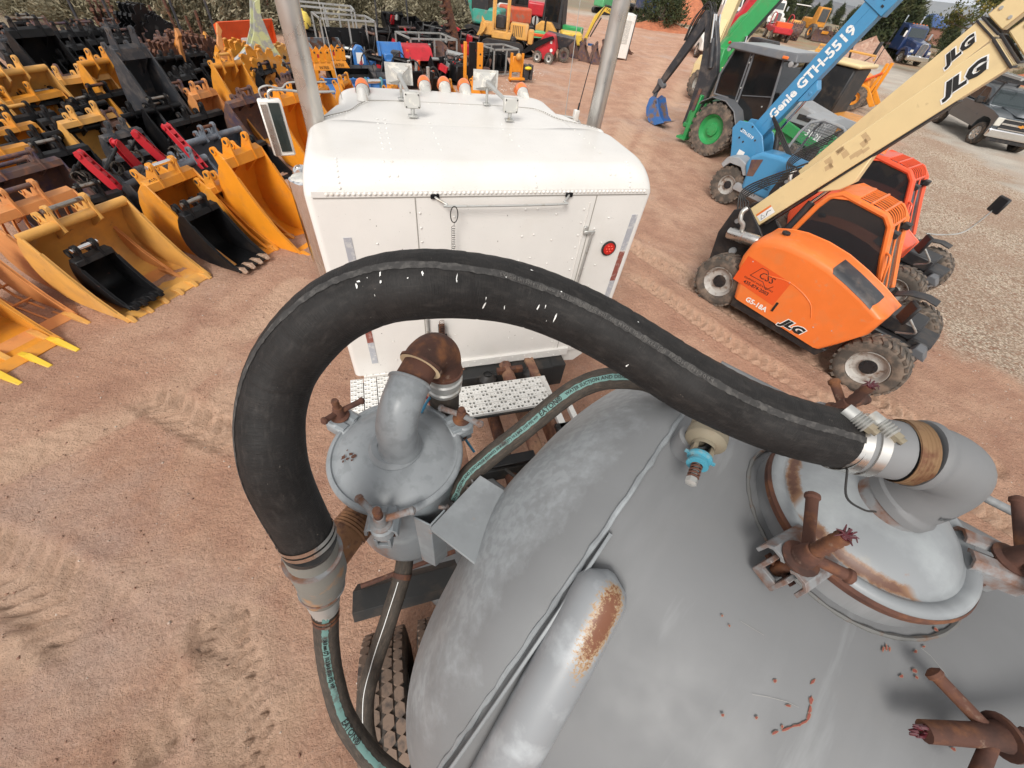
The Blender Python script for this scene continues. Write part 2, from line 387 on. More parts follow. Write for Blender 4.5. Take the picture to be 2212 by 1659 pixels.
 dirt=mix(rng(noise(1.7,8,.7),.42,.66),dirt,(.50,.275,.19))
 dirt=mix(rng(noise(.33,9,.65),.52,.7,0,.75),dirt,(.62,.48,.41))
 dirt=mix(rng(noise(1.1,4,.5),.68,.76,0,.6),dirt,(.36,.15,.085))
 dirt=mix(rng(noise(26,8,.8),.42,.72,0,.55),dirt,(.30,.18,.135));dirt=mix(rng(noise(48,6,.8),.56,.72,0,.6),dirt,(.80,.64,.53))
 v1=vor(38);dirt=mix(rng(v1.outputs['Distance'],.0,.16,.55,0),dirt,(.55,.4,.32))
 wh=vor(7);dirt=mix(rng(wh.outputs['Distance'],.035,.05,.9,0),dirt,(.66,.55,.46))
 dirt=mix(rng(zn.outputs['Alpha'],0,1,0,.6),dirt,(.76,.52,.37))
 gv=vor(24);gs=N.new('ShaderNodeSeparateColor');Lk(gv.outputs['Color'],gs.inputs[0])
 grav=mix(gs.outputs[0],(.64,.50,.38),(.86,.75,.61));grav=mix(rng(gs.outputs[1],.8,.9),grav,(.4,.22,.15))
 grav=mix(rng(gv.outputs['Distance'],.32,.62,0,.7),grav,(.28,.19,.13))
 grav=mix(rng(noise(.5,6),.42,.62,0,.55),grav,(.42,.27,.19))
 slab_c=mix(rng(noise(.7,8),.35,.65),(.50,.45,.39),(.62,.56,.48));slab_c=mix(rng(noise(.25,6),.5,.62,0,.6),slab_c,(.5,.36,.27))
 slab_c=mix(rng(noise(14,4),.6,.8,0,.4),slab_c,(.3,.27,.24))
 scr=mix(rng(noise(.3,8),.38,.62),(.42,.24,.15),(.36,.31,.2));scr=mix(rng(noise(.05,6),.4,.6,0,.7),scr,(.24,.22,.17))
 fcol=mix(rng(noise(.0035,6),.42,.58),(.21,.20,.16),(.30,.27,.21));fcol=mix(rng(noise(.012,5),.5,.6,0,.8),fcol,(.1,.11,.09))
 ln=N.new('ShaderNodeVectorMath');ln.operation='LENGTH';Lk(P,ln.inputs[0]);scr=mix(rng(ln.outputs['Value'],100,260),scr,fcol)
 c=mix(sp.outputs[0],dirt,grav);c=mix(sp.outputs[1],c,slab_c);c=mix(sp.outputs[2],c,scr)
 Lk(c,b.inputs['Base Color'])
 def madd(a,k,c_=None):
  x=N.new('ShaderNodeMath');x.operation='MULTIPLY_ADD';Lk(a,x.inputs[0]);x.inputs[1].default_value=k
  if c_ is None:x.inputs[2].default_value=0
  else:Lk(c_,x.inputs[2])
  return x.outputs[0]
 h=madd(noise(7,8,.75),.085);h=madd(noise(32,6,.75),.034,h);h=madd(v1.outputs['Distance'],-.006,h)
 gm=N.new('ShaderNodeMath');gm.operation='MULTIPLY';Lk(gv.outputs['Distance'],gm.inputs[0]);Lk(sp.outputs[0],gm.inputs[1]);h=madd(gm.outputs[0],-.022,h)
 bp=N.new('ShaderNodeBump');bp.inputs['Distance'].default_value=1.0;bp.inputs['Strength'].default_value=1.0;Lk(h,bp.inputs['Height']);Lk(bp.outputs[0],b.inputs['Normal'])
 me.materials.append(mt);o=bpy.data.objects.new('ground',me);COL.objects.link(o);o['kind']='structure'
 return o
make_ground()
def gz(x,y):
 z,_=height(np.array([[float(x)]]),np.array([[float(y)]]));return float(z[0,0])
def stones(name,n,area,smin,smax,mt,keep=None):
 """loose stones: one joined mesh of small irregular six-cornered pebbles"""
 base=np.array([(1,0,0),(-1,0,0),(0,1,0),(0,-1,0),(0,0,1),(0,0,-1)],float)
 tri=np.array([(0,2,4),(2,1,4),(1,3,4),(3,0,4),(2,0,5),(1,2,5),(3,1,5),(0,3,5)])
 x=nrg.uniform(area[0],area[1],n);y=nrg.uniform(area[2],area[3],n)
 if keep is not None:k=keep(x,y);x=x[k];y=y[k];n=len(x)
 z,_=height(x[None].copy(),y[None].copy());z=z[0]
 s=smin*(smax/smin)**(nrg.random(n)**2.2)
 v=base[None]*s[:,None,None]*nrg.uniform(.55,1.2,(n,6,1));v[:,:,2]*=.6
 a=nrg.uniform(0,6.28,n);c,q=np.cos(a),np.sin(a);vx=v[:,:,0]*c[:,None]-v[:,:,1]*q[:,None];vy=v[:,:,0]*q[:,None]+v[:,:,1]*c[:,None]
 v[:,:,0]=vx+x[:,None];v[:,:,1]=vy+y[:,None];v[:,:,2]+=(z+s*.15)[:,None]
 me=bpy.data.meshes.new(name);me.vertices.add(n*6);me.vertices.foreach_set('co',v.ravel())
 f=(tri[None]+np.arange(n)[:,None,None]*6).reshape(-1);me.loops.add(len(f));me.loops.foreach_set('vertex_index',f.astype(np.int32))
 me.polygons.add(len(f)//3);me.polygons.foreach_set('loop_start',np.arange(0,len(f),3,dtype=np.int32));me.update();me.materials.append(mt)
 o=bpy.data.objects.new(name,me);COL.objects.link(o);return o
M_peb=mat('reddish_pebble',(.34,.2,.14),.9,0,[((.6,.5,.42),2.3,.52,.6,2),((.2,.1,.07),3.1,.55,.65,2)],coords='Object')
M_grv=mat('pale_gravel',(.56,.48,.39),.9,0,[((.68,.62,.54),3.3,.5,.58,2),((.4,.24,.17),2.7,.58,.66,2)])
o=stones('pebbles',15000,(-6,9,-1,12),.003,.018,M_peb,lambda x,y:x<gravel_edge(y));tag(o,'small pebbles scattered over the red dirt yard','pebbles',kind='stuff')
o=stones('gravel',30000,(7.5,24,-2,16),.008,.026,M_grv,lambda x,y:(x>gravel_edge(y)+nrg.normal(size=len(x))*.6)&(nrg.random(len(x))<np.clip(9.0/np.hypot(x,y),0,1)**1.5));tag(o,'pale loose gravel spread beside the orange telehandlers','gravel',kind='stuff')
o=stones('white_gravel',700,(4.3,8.3,16.5,22),.02,.05,mat('white_stone',(.72,.66,.58),.9),lambda x,y:np.abs((y-17.3)-(x-4.8)*1.35+nrg.normal(size=len(x))*.35)<.5);tag(o,'strip of spilled white gravel beside the crated attachment','gravel',kind='stuff')
# ------------------------------------------------------------------ vacuum tank trailer (foreground)
PHI=R_(-55.58);AX=V(math.cos(PHI),math.sin(PHI),0);AL=V(-math.sin(PHI),math.cos(PHI),0)
TO=AL*.806+AX*.02;RT=.984;ZT=2.774;ZC=ZT-RT
TM=Matrix(((AX.x,AL.x,0,TO.x),(AX.y,AL.y,0,TO.y),(0,0,1,0),(0,0,0,1)));TI=TM.inverted()
def TL(px,py,z):return TI@K(px,py,z)
trailer=empty('vacuum_trailer','grey vacuum tank trailer with rust stained manway lid in the foreground','tank trailer',M=TM)
def surf(x,th,r):return V(x,r*math.sin(th),ZC+r*math.cos(th))
b=MB()
def shell(u,v):
 x=7.6*u**1.6;th=(v*2-1)*PI
 d=.004*math.sin(x*3.1+th*4)*math.sin(x*1.7-th*3)+.003*math.sin(x*9+th*7)
 return surf(x,th,RT+d)
b.grid(shell,90,120);b.build('tank_shell',M_galv,trailer,smooth=60)
b=MB()
def head(u,v):
 t=u*PI/2;th=(v*2-1)*PI;rr=RT*math.cos(t);x=-.43*math.sin(t)
 dent=.016*math.exp(-((t-.75)**2)/.03)*(math.exp(-((th+.35)**2)/.10)-.6*math.exp(-((th+.95)**2)/.06))+.004*math.sin(th*6+t*5)
 return V(x-dent,(rr+dent*.4)*math.sin(th),ZC+(rr+dent*.4)*math.cos(th))
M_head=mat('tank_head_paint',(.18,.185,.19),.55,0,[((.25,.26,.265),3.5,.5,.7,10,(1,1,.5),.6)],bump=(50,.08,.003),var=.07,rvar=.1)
def chalk_sheen(mt):  # pale knuckle band: dried chalk and sky reflection, both put into the colour
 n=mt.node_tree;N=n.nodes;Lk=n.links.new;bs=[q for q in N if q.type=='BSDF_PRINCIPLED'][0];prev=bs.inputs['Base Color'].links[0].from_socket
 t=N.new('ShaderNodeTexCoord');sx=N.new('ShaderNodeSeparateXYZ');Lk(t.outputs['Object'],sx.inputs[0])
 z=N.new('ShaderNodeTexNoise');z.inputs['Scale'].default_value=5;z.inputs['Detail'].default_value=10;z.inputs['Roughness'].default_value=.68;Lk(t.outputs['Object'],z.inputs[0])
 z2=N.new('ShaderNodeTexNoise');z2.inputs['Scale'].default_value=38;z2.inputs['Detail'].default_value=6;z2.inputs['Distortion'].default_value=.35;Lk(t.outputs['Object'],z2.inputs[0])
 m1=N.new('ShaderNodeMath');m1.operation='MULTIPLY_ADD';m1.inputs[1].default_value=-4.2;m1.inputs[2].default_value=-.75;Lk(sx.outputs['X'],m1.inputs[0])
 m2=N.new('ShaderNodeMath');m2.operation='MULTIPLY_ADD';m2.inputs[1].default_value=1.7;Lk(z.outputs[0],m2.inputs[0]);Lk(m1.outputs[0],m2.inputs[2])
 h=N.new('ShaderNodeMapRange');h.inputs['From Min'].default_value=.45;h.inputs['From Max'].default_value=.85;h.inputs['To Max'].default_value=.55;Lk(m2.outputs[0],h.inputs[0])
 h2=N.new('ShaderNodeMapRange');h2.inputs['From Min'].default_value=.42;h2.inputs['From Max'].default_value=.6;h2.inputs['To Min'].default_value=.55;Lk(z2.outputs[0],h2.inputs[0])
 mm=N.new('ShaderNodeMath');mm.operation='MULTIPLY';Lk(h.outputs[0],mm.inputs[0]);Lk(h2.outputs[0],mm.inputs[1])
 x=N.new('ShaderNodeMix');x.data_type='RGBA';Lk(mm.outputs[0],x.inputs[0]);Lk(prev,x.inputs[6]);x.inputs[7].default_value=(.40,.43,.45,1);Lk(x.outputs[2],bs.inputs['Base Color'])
chalk_sheen(M_head)
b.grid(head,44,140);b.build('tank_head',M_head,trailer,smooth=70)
b=MB();b.tube([surf(.0+.0015*math.sin(i*1.7),(i/200*2-1)*PI,RT+.001)for i in range(201)],[.007+.0022*math.sin(i*2.9)*math.sin(i*.7)for i in range(201)],8,False)
b.build('weld_seam',M_galv2,trailer)
b=MB();rngs=[]
for i in range(60):
 th=R_(-18.5-i/59*95);x=.012+.008*i/59
 rngs.append((x,th))
vs=[];fs=[]
for i,(x,th)in enumerate(rngs):
 hgt=.036*min(1,.25+i/5)
 vs+=[surf(x,th,RT-.004),surf(x,th,RT+hgt),surf(x+.008,th,RT+hgt),surf(x+.008,th,RT-.004)]
for i in range(59):
 for k in range(4):fs.append((i*4+k,i*4+(k+1)%4,i*4+4+(k+1)%4,i*4+4+k))
fs+=[(0,1,2,3),(239,238,237,236)]
b.add(vs,fs);b.build('stiffener_plate',M_galv2,trailer,bevel=.0015)
pt=[];rr_=[]
for i in range(70):
 f=i/69;th=R_(-22.5-f*92);x=.062+.062*min(1,f*2.4)
 e=min(1,(f*92)/3.2);pt.append(surf(x,th,RT+.016));rr_.append(.062*math.sqrt(max(0.02,1-(1-e)**2)))
b=MB();b.tube(pt,rr_,26)
M_tubep=mat('stiffener_tube_paint',(.25,.262,.275),.42,0,[((.5,.53,.55),9,.5,.7,6,None,.6)],bump=(50,.06,.003),var=.06)
st=b.build('stiffener_tube',M_tubep,trailer,smooth=60)
def rust_bloom(mt,centre,axis,rx,ry,soft=.5,col1=(.17,.065,.032),col2=(.36,.24,.13)):
 n=mt.node_tree;N=n.nodes;Lk=n.links.new;bs=[q for q in N if q.type=='BSDF_PRINCIPLED'][0]
 prev=bs.inputs['Base Color'].links[0].from_socket
 t=N.new('ShaderNodeTexCoord');sb=N.new('ShaderNodeVectorMath');sb.operation='SUBTRACT';sb.inputs[1].default_value=centre;Lk(t.outputs['Object'],sb.inputs[0])
 dt=N.new('ShaderNodeVectorMath');dt.operation='DOT_PRODUCT';dt.inputs[1].default_value=axis;Lk(sb.outputs[0],dt.inputs[0])
 ln=N.new('ShaderNodeVectorMath');ln.operation='LENGTH';Lk(sb.outputs[0],ln.inputs[0])
 def mth(op,a,c=None):
  x=N.new('ShaderNodeMath');x.operation=op
  for i,q in enumerate((a,c)):
   if q is None:continue
   if isinstance(q,(int,float)):x.inputs[i].default_value=q
   else:Lk(q,x.inputs[i])
  return x.outputs[0]
 d2=mth('POWER',ln.outputs['Value'],2);al=mth('POWER',mth('ABSOLUTE',dt.outputs['Value']),2);pe=mth('MAXIMUM',mth('SUBTRACT',d2,al),0)
 e=mth('SQRT',mth('ADD',mth('DIVIDE',al,rx*rx),mth('DIVIDE',pe,ry*ry)))
 z=N.new('ShaderNodeTexNoise');z.inputs['Scale'].default_value=130;z.inputs['Detail'].default_value=8;z.inputs['Roughness'].default_value=.8;Lk(t.outputs['Object'],z.inputs[0])
 e=mth('ADD',e,mth('MULTIPLY',mth('SUBTRACT',z.outputs[0],.5),3.6))
 for(lo,hi,c)in((1.15,.95,col2),(.85,.6,col1)):
  h=N.new('ShaderNodeMapRange');h.inputs['From Min'].default_value=lo;h.inputs['From Max'].default_value=hi;Lk(e,h.inputs[0])
  x=N.new('ShaderNodeMix');x.data_type='RGBA';Lk(h.outputs[0],x.inputs[0]);Lk(prev,x.inputs[6]);x.inputs[7].default_value=lin(c);prev=x.outputs[2]
 Lk(prev,bs.inputs['Base Color'])
rc=surf(.1,R_(-27.5),RT+.07);rdir=(surf(.11,R_(-34),RT+.07)-surf(.085,R_(-24),RT+.07)).normalized()
rust_bloom(M_tubep,rc,rdir,.11,.030)
def chip(poly,r=RT+.0035,mt=None,name='rust_chip'):
 bb=MB();vs=[]
 for px,py in poly:
  o_=TI@EYE;d_=(TI.to_3x3()@ray(px,py));A=d_.y**2+d_.z**2;B=2*(o_.y*d_.y+(o_.z-ZC)*d_.z);C=o_.y**2+(o_.z-ZC)**2-r*r
  D_=B*B-4*A*C
  if D_<0:return
  t=(-B-math.sqrt(D_))/(2*A);vs.append(o_+d_*t)
 bb.add(vs,[tuple(range(len(vs)))]);return bb
def blob(cx,cy,rx,ry,n=9,rot=0,seed=0):
 q=random.Random(seed+int(cx*7+cy));out=[]
 for i in range(n):
  a=2*PI*i/n;k=q.uniform(.65,1.25);x=rx*k*math.cos(a);y=ry*k*math.sin(a)
  out.append((cx+x*math.cos(rot)-y*math.sin(rot),cy+x*math.sin(rot)+y*math.cos(rot)))
 return out
chips_o=MB();chips_i=MB();scr=MB()
def put(dst,poly,dr):
 q=chip(poly,RT+dr)
 if q:dst.add(q.v,q.f)
for x,y,rx,ry,rot in[(1674,1471,3,4.5,.2),(1756,1473,7,3.5,-.8),(1752,1512,4.5,8,0),(1750,1533,3.5,7,.1),(1747,1548,3,8,.3),(1737,1560,10,2.4,-.5),(1718,1568,11,2,-.25),(1699,1575,12,2.8,-.3),(1674,1583,8,2.6,-.4),(1728,1566,2.2,4,0),(1690,1570,2,4,.2),(1908,1402,1.8,6,.2),(1915,1399,1.8,6,-.1),(1922,1402,1.8,5,.1),(1978,1408,3,3,0),(1948,1461,4,3,.3),(1980,1463,4,2,.8),(1976,1449,5,3,.6),(2037,1580,6,3,.8),(2050,1590,8,3.4,.9),(2060,1618,5,3,.6),(1561,1545,3,3,0),(1634,1550,3,3,0),(2022,1360,6,2.5,.7),(1996,1397,3,2,0),(1703,1525,6,2,.2),(1560,1330,1.6,2,0),(1576,1352,1.6,2,0),(1840,1270,8,5,.2)]:
 if(x,y)==(1840,1270):continue
 put(chips_o,blob(x,y,rx+1.3,ry+1.3,10,rot,3),.0045);put(chips_i,blob(x,y,rx,ry,10,rot,3),.0052)
for P_ in([(1625,1500),(1660,1506),(1700,1516),(1725,1528)],[(1990,1400),(2010,1416),(2030,1440),(2048,1462)],[(1600,1342),(1630,1360),(1650,1372)]):
 for(x0,y0),(x1,y1)in zip(P_[:-1],P_[1:]):
  put(scr,[(x0,y0-.35),(x1,y1-.4),(x1,y1+.4),(x0,y0+.35)],.0045)
M_primer=mat('flaked_primer',(.28,.19,.14),.7);M_chip=mat('rust_chip_red',(.2,.05,.035),.8,0,var=.2)
chips_o.build('flaked_edge',M_primer,trailer,smooth=0);chips_i.build('rust_chip',M_chip,trailer,smooth=0);scr.build('scratch',mat('scratch_pale',(.34,.33,.30),.7),trailer,smooth=0)
MC=V(.465,.10,0);LK=.85;LZ=-.052
b=MB();b.lathe([(.247,2.60),(.243,2.70),(.225,2.775),(.21,2.82)],64,T(MC.x,MC.y,0));b.build('manway_neck',M_galv,trailer)
b=MB();b.tube([V(MC.x+.247*math.cos(a),MC.y+.247*math.sin(a),ZC+math.sqrt(RT**2-(MC.y+.247*math.sin(a))**2)+.003)for a in[2*PI*i/96 for i in range(97)]],[.0052+.0012*math.sin(i*1.9)for i in range(97)],6,False)
b.build('neck_weld',mat('weld_bead',(.13,.13,.125),.7,0,[((.15,.08,.045),22,.52,.66)],var=.15),trailer)
b=MB();b.lathe([(r_*LK,z_)for r_,z_ in[(.225,2.868),(.262,2.866),(.270,2.872),(.272,2.888),(.266,2.896)]],72,T(MC.x,MC.y,LZ));b.build('lid_rim',M_rust,trailer)
M_lid=mat('lid_paint',(.225,.238,.248),.42,0,[((.42,.45,.46),5,.5,.7,6,None,.5),((.3,.12,.05),7,.66,.72,9),((.45,.37,.22),4,.62,.75,7,None,.6)],bump=(45,.06,.003),var=.07,rvar=.1)
b=MB();b.lathe([(r_*LK,z_)for r_,z_ in[(.2665,2.893),(.262,2.902),(.252,2.908),(.238,2.907),(.228,2.899),(.220,2.900),(.208,2.914),(.18,2.930),(.14,2.944),(.1,2.952),(.05,2.957),(.001,2.958)]],84,T(MC.x,MC.y,LZ))
lid=b.build('manway_lid',M_lid,trailer,smooth=50)
def groove_rust(mt,c,r0,arcs,wid=.03):
 n=mt.node_tree;N=n.nodes;Lk=n.links.new;bs=[q for q in N if q.type=='BSDF_PRINCIPLED'][0];prev=bs.inputs['Base Color'].links[0].from_socket
 t=N.new('ShaderNodeTexCoord');sb=N.new('ShaderNodeVectorMath');sb.operation='SUBTRACT';sb.inputs[1].default_value=c;Lk(t.outputs['Object'],sb.inputs[0])
 mu=N.new('ShaderNodeVectorMath');mu.operation='MULTIPLY';mu.inputs[1].default_value=(1,1,0);Lk(sb.outputs[0],mu.inputs[0]);ln=N.new('ShaderNodeVectorMath');ln.operation='LENGTH';Lk(mu.outputs[0],ln.inputs[0])
 def mth(op,a,q=None):
  x=N.new('ShaderNodeMath');x.operation=op
  for i,v in enumerate((a,q)):
   if v is None:continue
   if isinstance(v,(int,float)):x.inputs[i].default_value=v
   else:Lk(v,x.inputs[i])
  return x.outputs[0]
 z=N.new('ShaderNodeTexNoise');z.inputs['Scale'].default_value=60;z.inputs['Detail'].default_value=8;z.inputs['Roughness'].default_value=.75;Lk(t.outputs['Object'],z.inputs[0])
 z2=N.new('ShaderNodeTexNoise');z2.inputs['Scale'].default_value=7;z2.inputs['Detail'].default_value=3;Lk(t.outputs['Object'],z2.inputs[0])
 for ax_,ay_,amt in arcs:
  dt=N.new('ShaderNodeVectorMath');dt.operation='DOT_PRODUCT';dt.inputs[1].default_value=(ax_,ay_,0);Lk(mu.outputs[0],dt.inputs[0])
  side=mth('SUBTRACT',mth('DIVIDE',dt.outputs['Value'],r0),1-amt)
  band=mth('SUBTRACT',1,mth('DIVIDE',mth('ABSOLUTE',mth('SUBTRACT',ln.outputs['Value'],r0)),wid))
  v=mth('ADD',mth('ADD',mth('MULTIPLY',side,3.0),mth('MULTIPLY',band,1.0)),mth('MULTIPLY',mth('SUBTRACT',z.outputs[0],.5),2.4));v=mth('MINIMUM',v,mth('ADD',band,mth('MULTIPLY',mth('SUBTRACT',z.outputs[0],.4),1.5)));v=mth('MINIMUM',v,mth('MULTIPLY',side,6.0))
  for lo,hi,col in((.35,.7,(.22,.12,.065)),(.7,1.0,(.11,.045,.025))):
   h=N.new('ShaderNodeMapRange');h.inputs['From Min'].default_value=lo;h.inputs['From Max'].default_value=hi;Lk(v,h.inputs[0])
   x=N.new('ShaderNodeMix');x.data_type='RGBA';Lk(h.outputs[0],x.inputs[0]);Lk(prev,x.inputs[6]);x.inputs[7].default_value=lin(col);prev=x.outputs[2]
 Lk(prev,bs.inputs['Base Color'])
groove_rust(M_lid,(MC.x,MC.y,0),.182,((-.97,.1,.35),(-.1,-.99,.28)),.017)
def swing_bolt(parent,c,zt,zb,arms,stud,mats,lug_r=None,outward=None,wax=False,S_=1.0):
 """eye bolt standing in a slotted lug with a T-handled nut; arms are (dx,dy,dz) tips"""
 m_nut,m_arm,m_bolt,m_lug=mats
 c=V(*c,0)
 bb=MB();pts=[V(c.x,c.y,zb),V(c.x,c.y,stud)]
 n_=26;P_=[pts[0].lerp(pts[1],i/n_)for i in range(n_+1)];bb.tube(P_,[.0135*S_+(.0012 if i%2 else -.0008)*S_ for i in range(n_+1)],12)
 sb=bb.build('swing_bolt',m_bolt,parent)
 bb=MB();bb.lathe([(.017*S_,zt-.004),(.036*S_,zt-.003),(.037*S_,zt+.003),(.024*S_,zt+.008),(.021*S_,zt+.03),(.0175*S_,zt+.046),(.0145*S_,zt+.048)],20,T(c.x,c.y,0))
 nu=bb.build('wing_nut',m_nut,parent)
 for dx,dy,dz in arms:
  e=V(c.x+dx,c.y+dy,zt+.025+dz);s_=V(c.x,c.y,zt+.022);d_=(e-s_).normalized()
  bb=MB();bb.tube([s_,s_+d_*.02,e-d_*.012,e-d_*.008,e,e+d_*.006],[.0135*S_,.0115*S_,.012*S_,.0155*S_,.015*S_,.006*S_],12);bb.build('handle_arm',m_arm,nu)
 if wax:
  bb=MB();q=random.Random(3)
  bb.ball((c.x,c.y,stud+.001),.010,seg=9,ring=5,sc=(1,1,.5))
  for i in range(9):
   a=q.uniform(0,6.28);bb.tube([V(c.x,c.y,stud),V(c.x+.012*math.cos(a),c.y+.012*math.sin(a),stud+q.uniform(.002,.012)),V(c.x+.02*math.cos(a),c.y+.02*math.sin(a),stud+q.uniform(-.002,.012))],[.003,.0022,.001],5)
  bb.build('paint_stick_smear',M_wax,nu)
 if outward is not None:
  d_=V(*outward,0).normalized();s_=V(-d_.y,d_.x,0);L_=lug_r or .05
  Mx=Matrix(((d_.x,s_.x,0,c.x),(d_.y,s_.y,0,c.y),(0,0,1,0),(0,0,0,1)))
  bb=MB()
  for sg in(-1,1):
   bb.sheet([(sg*.013*S_,zt-.016),(sg*.018*S_,zt-.010),(sg*.036*S_,zt-.010),(sg*.044*S_,zt-.018),(sg*.046*S_,zt-.05*S_)],sg*.009,-L_*1.3,L_*.55,'x',Mx)
  bb.build('lid_lug',m_lug,parent,bevel=.001)
  bb=MB()
  for sg in(-1,1):bb.box((-.01,sg*.022*S_,zb+.02),(.095*S_,.010,.065*S_),Mx)
  bb.box((.032*S_,0,zb+.0),(.01,.05*S_,.03*S_),Mx)
  bb.build('hinge_lug',m_lug,parent,bevel=.0015)
  bb=MB();bb.cyl((0,-.034*S_,zb+.015),(0,.036*S_,zb+.015),.008*S_,10,M=Mx);bb.build('hinge_pin',M_rust,parent)
 return nu
MM4=(M_rust,M_rust,M_rust,M_rustgrey)
def outv(p):return(p[0]-MC.x,p[1]-MC.y)
p1=(.340,-.165);swing_bolt(trailer,p1,2.875,2.79,[(-.03,.135,.02),(.08,.012,.0)],3.0,MM4,.06,outv(p1),wax=True)
p2_=(.722,.170);swing_bolt(trailer,p2_,2.875,2.78,[(-.035,.12,.04),(.05,-.09,0)],2.99,MM4,.06,outv(p2_))
p4=(.335,.360);swing_bolt(trailer,p4,2.875,2.72,[(-.052,.065,.02),(.045,.086,.0)],2.99,MM4,.06,outv(p4),wax=True)
b=MB();h3=V(.722,-.205,2.812);e3=V(.628,-.275,2.797);s3=V(.90,-.06,2.86);dd=(e3-h3).normalized()
n_=40;b.tube([h3.lerp(s3,i/n_)for i in range(n_+1)],[.0125+(.0012 if i%2 else -.001)for i in range(n_+1)],12);sb=b.build('loose_swing_bolt',M_rust,trailer)
b=MB();b.cyl(h3-dd*.012,h3-dd*.018,.036,20);b.tube([h3-dd*.012,h3,h3+dd*.03,e3],[.024,.021,.019,.0175],14);nu3=b.build('wing_nut',M_rust,trailer)
for tip in(V(.627,-.165,2.812),V(.70,-.30,2.80)):
 b=MB();d_=(tip-h3).normalized();b.tube([h3,h3+d_*.02,tip-d_*.01,tip-d_*.006,tip,tip+d_*.005],[.0135,.0115,.012,.0155,.015,.006],12);b.build('handle_arm',M_rust,nu3)
b=MB();q=random.Random(8)
for i in range(16):
 a=q.uniform(0,6.28);o_=V(.006*math.cos(a),.006*math.sin(a),.012*math.sin(a));b.tube([e3+o_,e3+o_*1.4+dd*q.uniform(.006,.02)+V(0,0,q.uniform(-.006,.006))],[.0045,.0012],5)
b.build('paint_stick_smear',M_wax,nu3)
def sweep(pts,r,seg=28,n=10):return catmull(pts,n),r
b=MB();b.tube([V(MC.x,MC.y,2.885),V(MC.x+.008,MC.y,2.93)],[.068,.066],32,False);b.build('nipple',M_rustgrey,trailer)
for k in range(5):
 pass
b=MB();P_=catmull([V(.472,.100,2.915),V(.480,.104,2.955),V(.480,.106,3.005),V(.462,.098,3.048),V(.425,.080,3.068),V(.385,.062,3.070)],6)
rr2=[.0705 if i<4 else .0635 for i in range(len(P_))];rr2[-4:]=[.064,.0705,.0705,.068]
b.tube(P_,rr2,36);el=b.build('lid_elbow',M_galv,trailer,smooth=50)
lettering('VALCO',.017,M_galv2,el,None,.0012,bold=.0006,warp=lambda c:(lambda th,z:V(.480+(.0645)*math.cos(th),.104+.0645*math.sin(th),z))(-.75+c.x*13.0,2.972+c.y))
b=MB();P_=[V(.385,.062,3.070),V(.358,.049,3.066)]
b.tube(P_,[.064,.064],32,False)
for k in range(5):b.tube([V(.385-.006*k,.0615-.003*k,3.0695-.0008*k),V(.382-.006*k,.060-.003*k,3.069-.0008*k)],[.0662-.0006*k,.0638-.0006*k],32,False)
b.build('threaded_nipple',mat('rusty_thread',(.27,.16,.08),.7,.3,[((.14,.06,.03),22,.5,.62)],var=.2),trailer)
b=MB();b.tube([V(.357,.048,3.066),V(.30,.022,3.057),V(.26,.006,3.052)],[.0595,.0595,.058],32);b.build('hose_stub',M_galv,trailer)
vb=TL(1492,960,2.80)
b=MB();b.lathe([(.05,-.055),(.046,0),(.044,.03),(.03,.034)],24,T(vb.x,vb.y,2.80));b.build('valve_collar',M_galv,trailer)
Rv=Matrix(((1,0,0,.098),(0,0,-1,.0),(0,1,0,2.875),(0,0,0,1)))
Rv=T(.072,.045,2.865)@RZ(R_(8))@RX(R_(95))
b=MB();b.lathe([(.001,-.02),(.045,-.02),(.048,-.01),(.048,.012),(.044,.02),(.05,.026),(.05,.05),(.04,.06),(.03,.064),(.028,.075)],26,Rv);vv=b.build('relief_valve',M_brass,trailer)
b=MB()
for k in range(2):b.box((.020*(1 if k else -1),0,.085),(.012,.024,.04),Rv)
b.build('valve_bridge',M_brass,trailer,bevel=.002)
b=MB();b.lathe([(.014,.098),(.027,.098),(.030,.102),(.030,.108),(.022,.112),(.022,.122),(.026,.124),(.026,.130),(.014,.131)],24,Rv)
for sg in(-1,1):b.box((sg*.032,0,.104),(.012,.007,.006),Rv)
b.build('blue_ring',M_cyan,trailer,label='light blue plastic ring')
b=MB();b.tube([Rv@V(.012*math.cos(t*.7),.012*math.sin(t*.7),.125+t*.0011)for t in range(46)],.0028,6);b.build('spring',M_rust,trailer)
b=MB();b.cyl((0,0,.09),(0,0,.185),.0065,10,M=Rv);b.lathe([(.001,.172),(.014,.172),(.014,.186),(.006,.189),(.001,.189)],6,Rv);b.build('adjusting_bolt',M_alu,trailer)
b=MB()
rl=[TL(1556,786,2.62),TL(1700,852,2.62),TL(2130,1074,2.62),TL(2260,1142,2.62)]
d_=(rl[3]-rl[0]);rl=[rl[0],rl[0]+d_*.3,rl[0]+d_,rl[0]+d_*4]
b.tube(rl,.0135,12)
b.build('grab_rail',M_galv,trailer)
b=MB()
for f in(.25,1.2,2.2,3.2):
 p=rl[0]+d_*f;b.cyl(p,V(p.x,p.y*.75,p.z-.3),.011,8)
b.build('rail_post',M_galv,trailer)
b=MB();b.box((3.2,0,.72),(8.2,.9,.22));b.build('chassis',M_galv,trailer,bevel=.01)
b=MB()
for sg in(-1,1):b.box((2.6,sg*.5,.34),(.14,.14,.66));b.box((2.6,sg*.5,.02),(.28,.28,.03))
b.build('landing_gear',M_galv,trailer,bevel=.005)
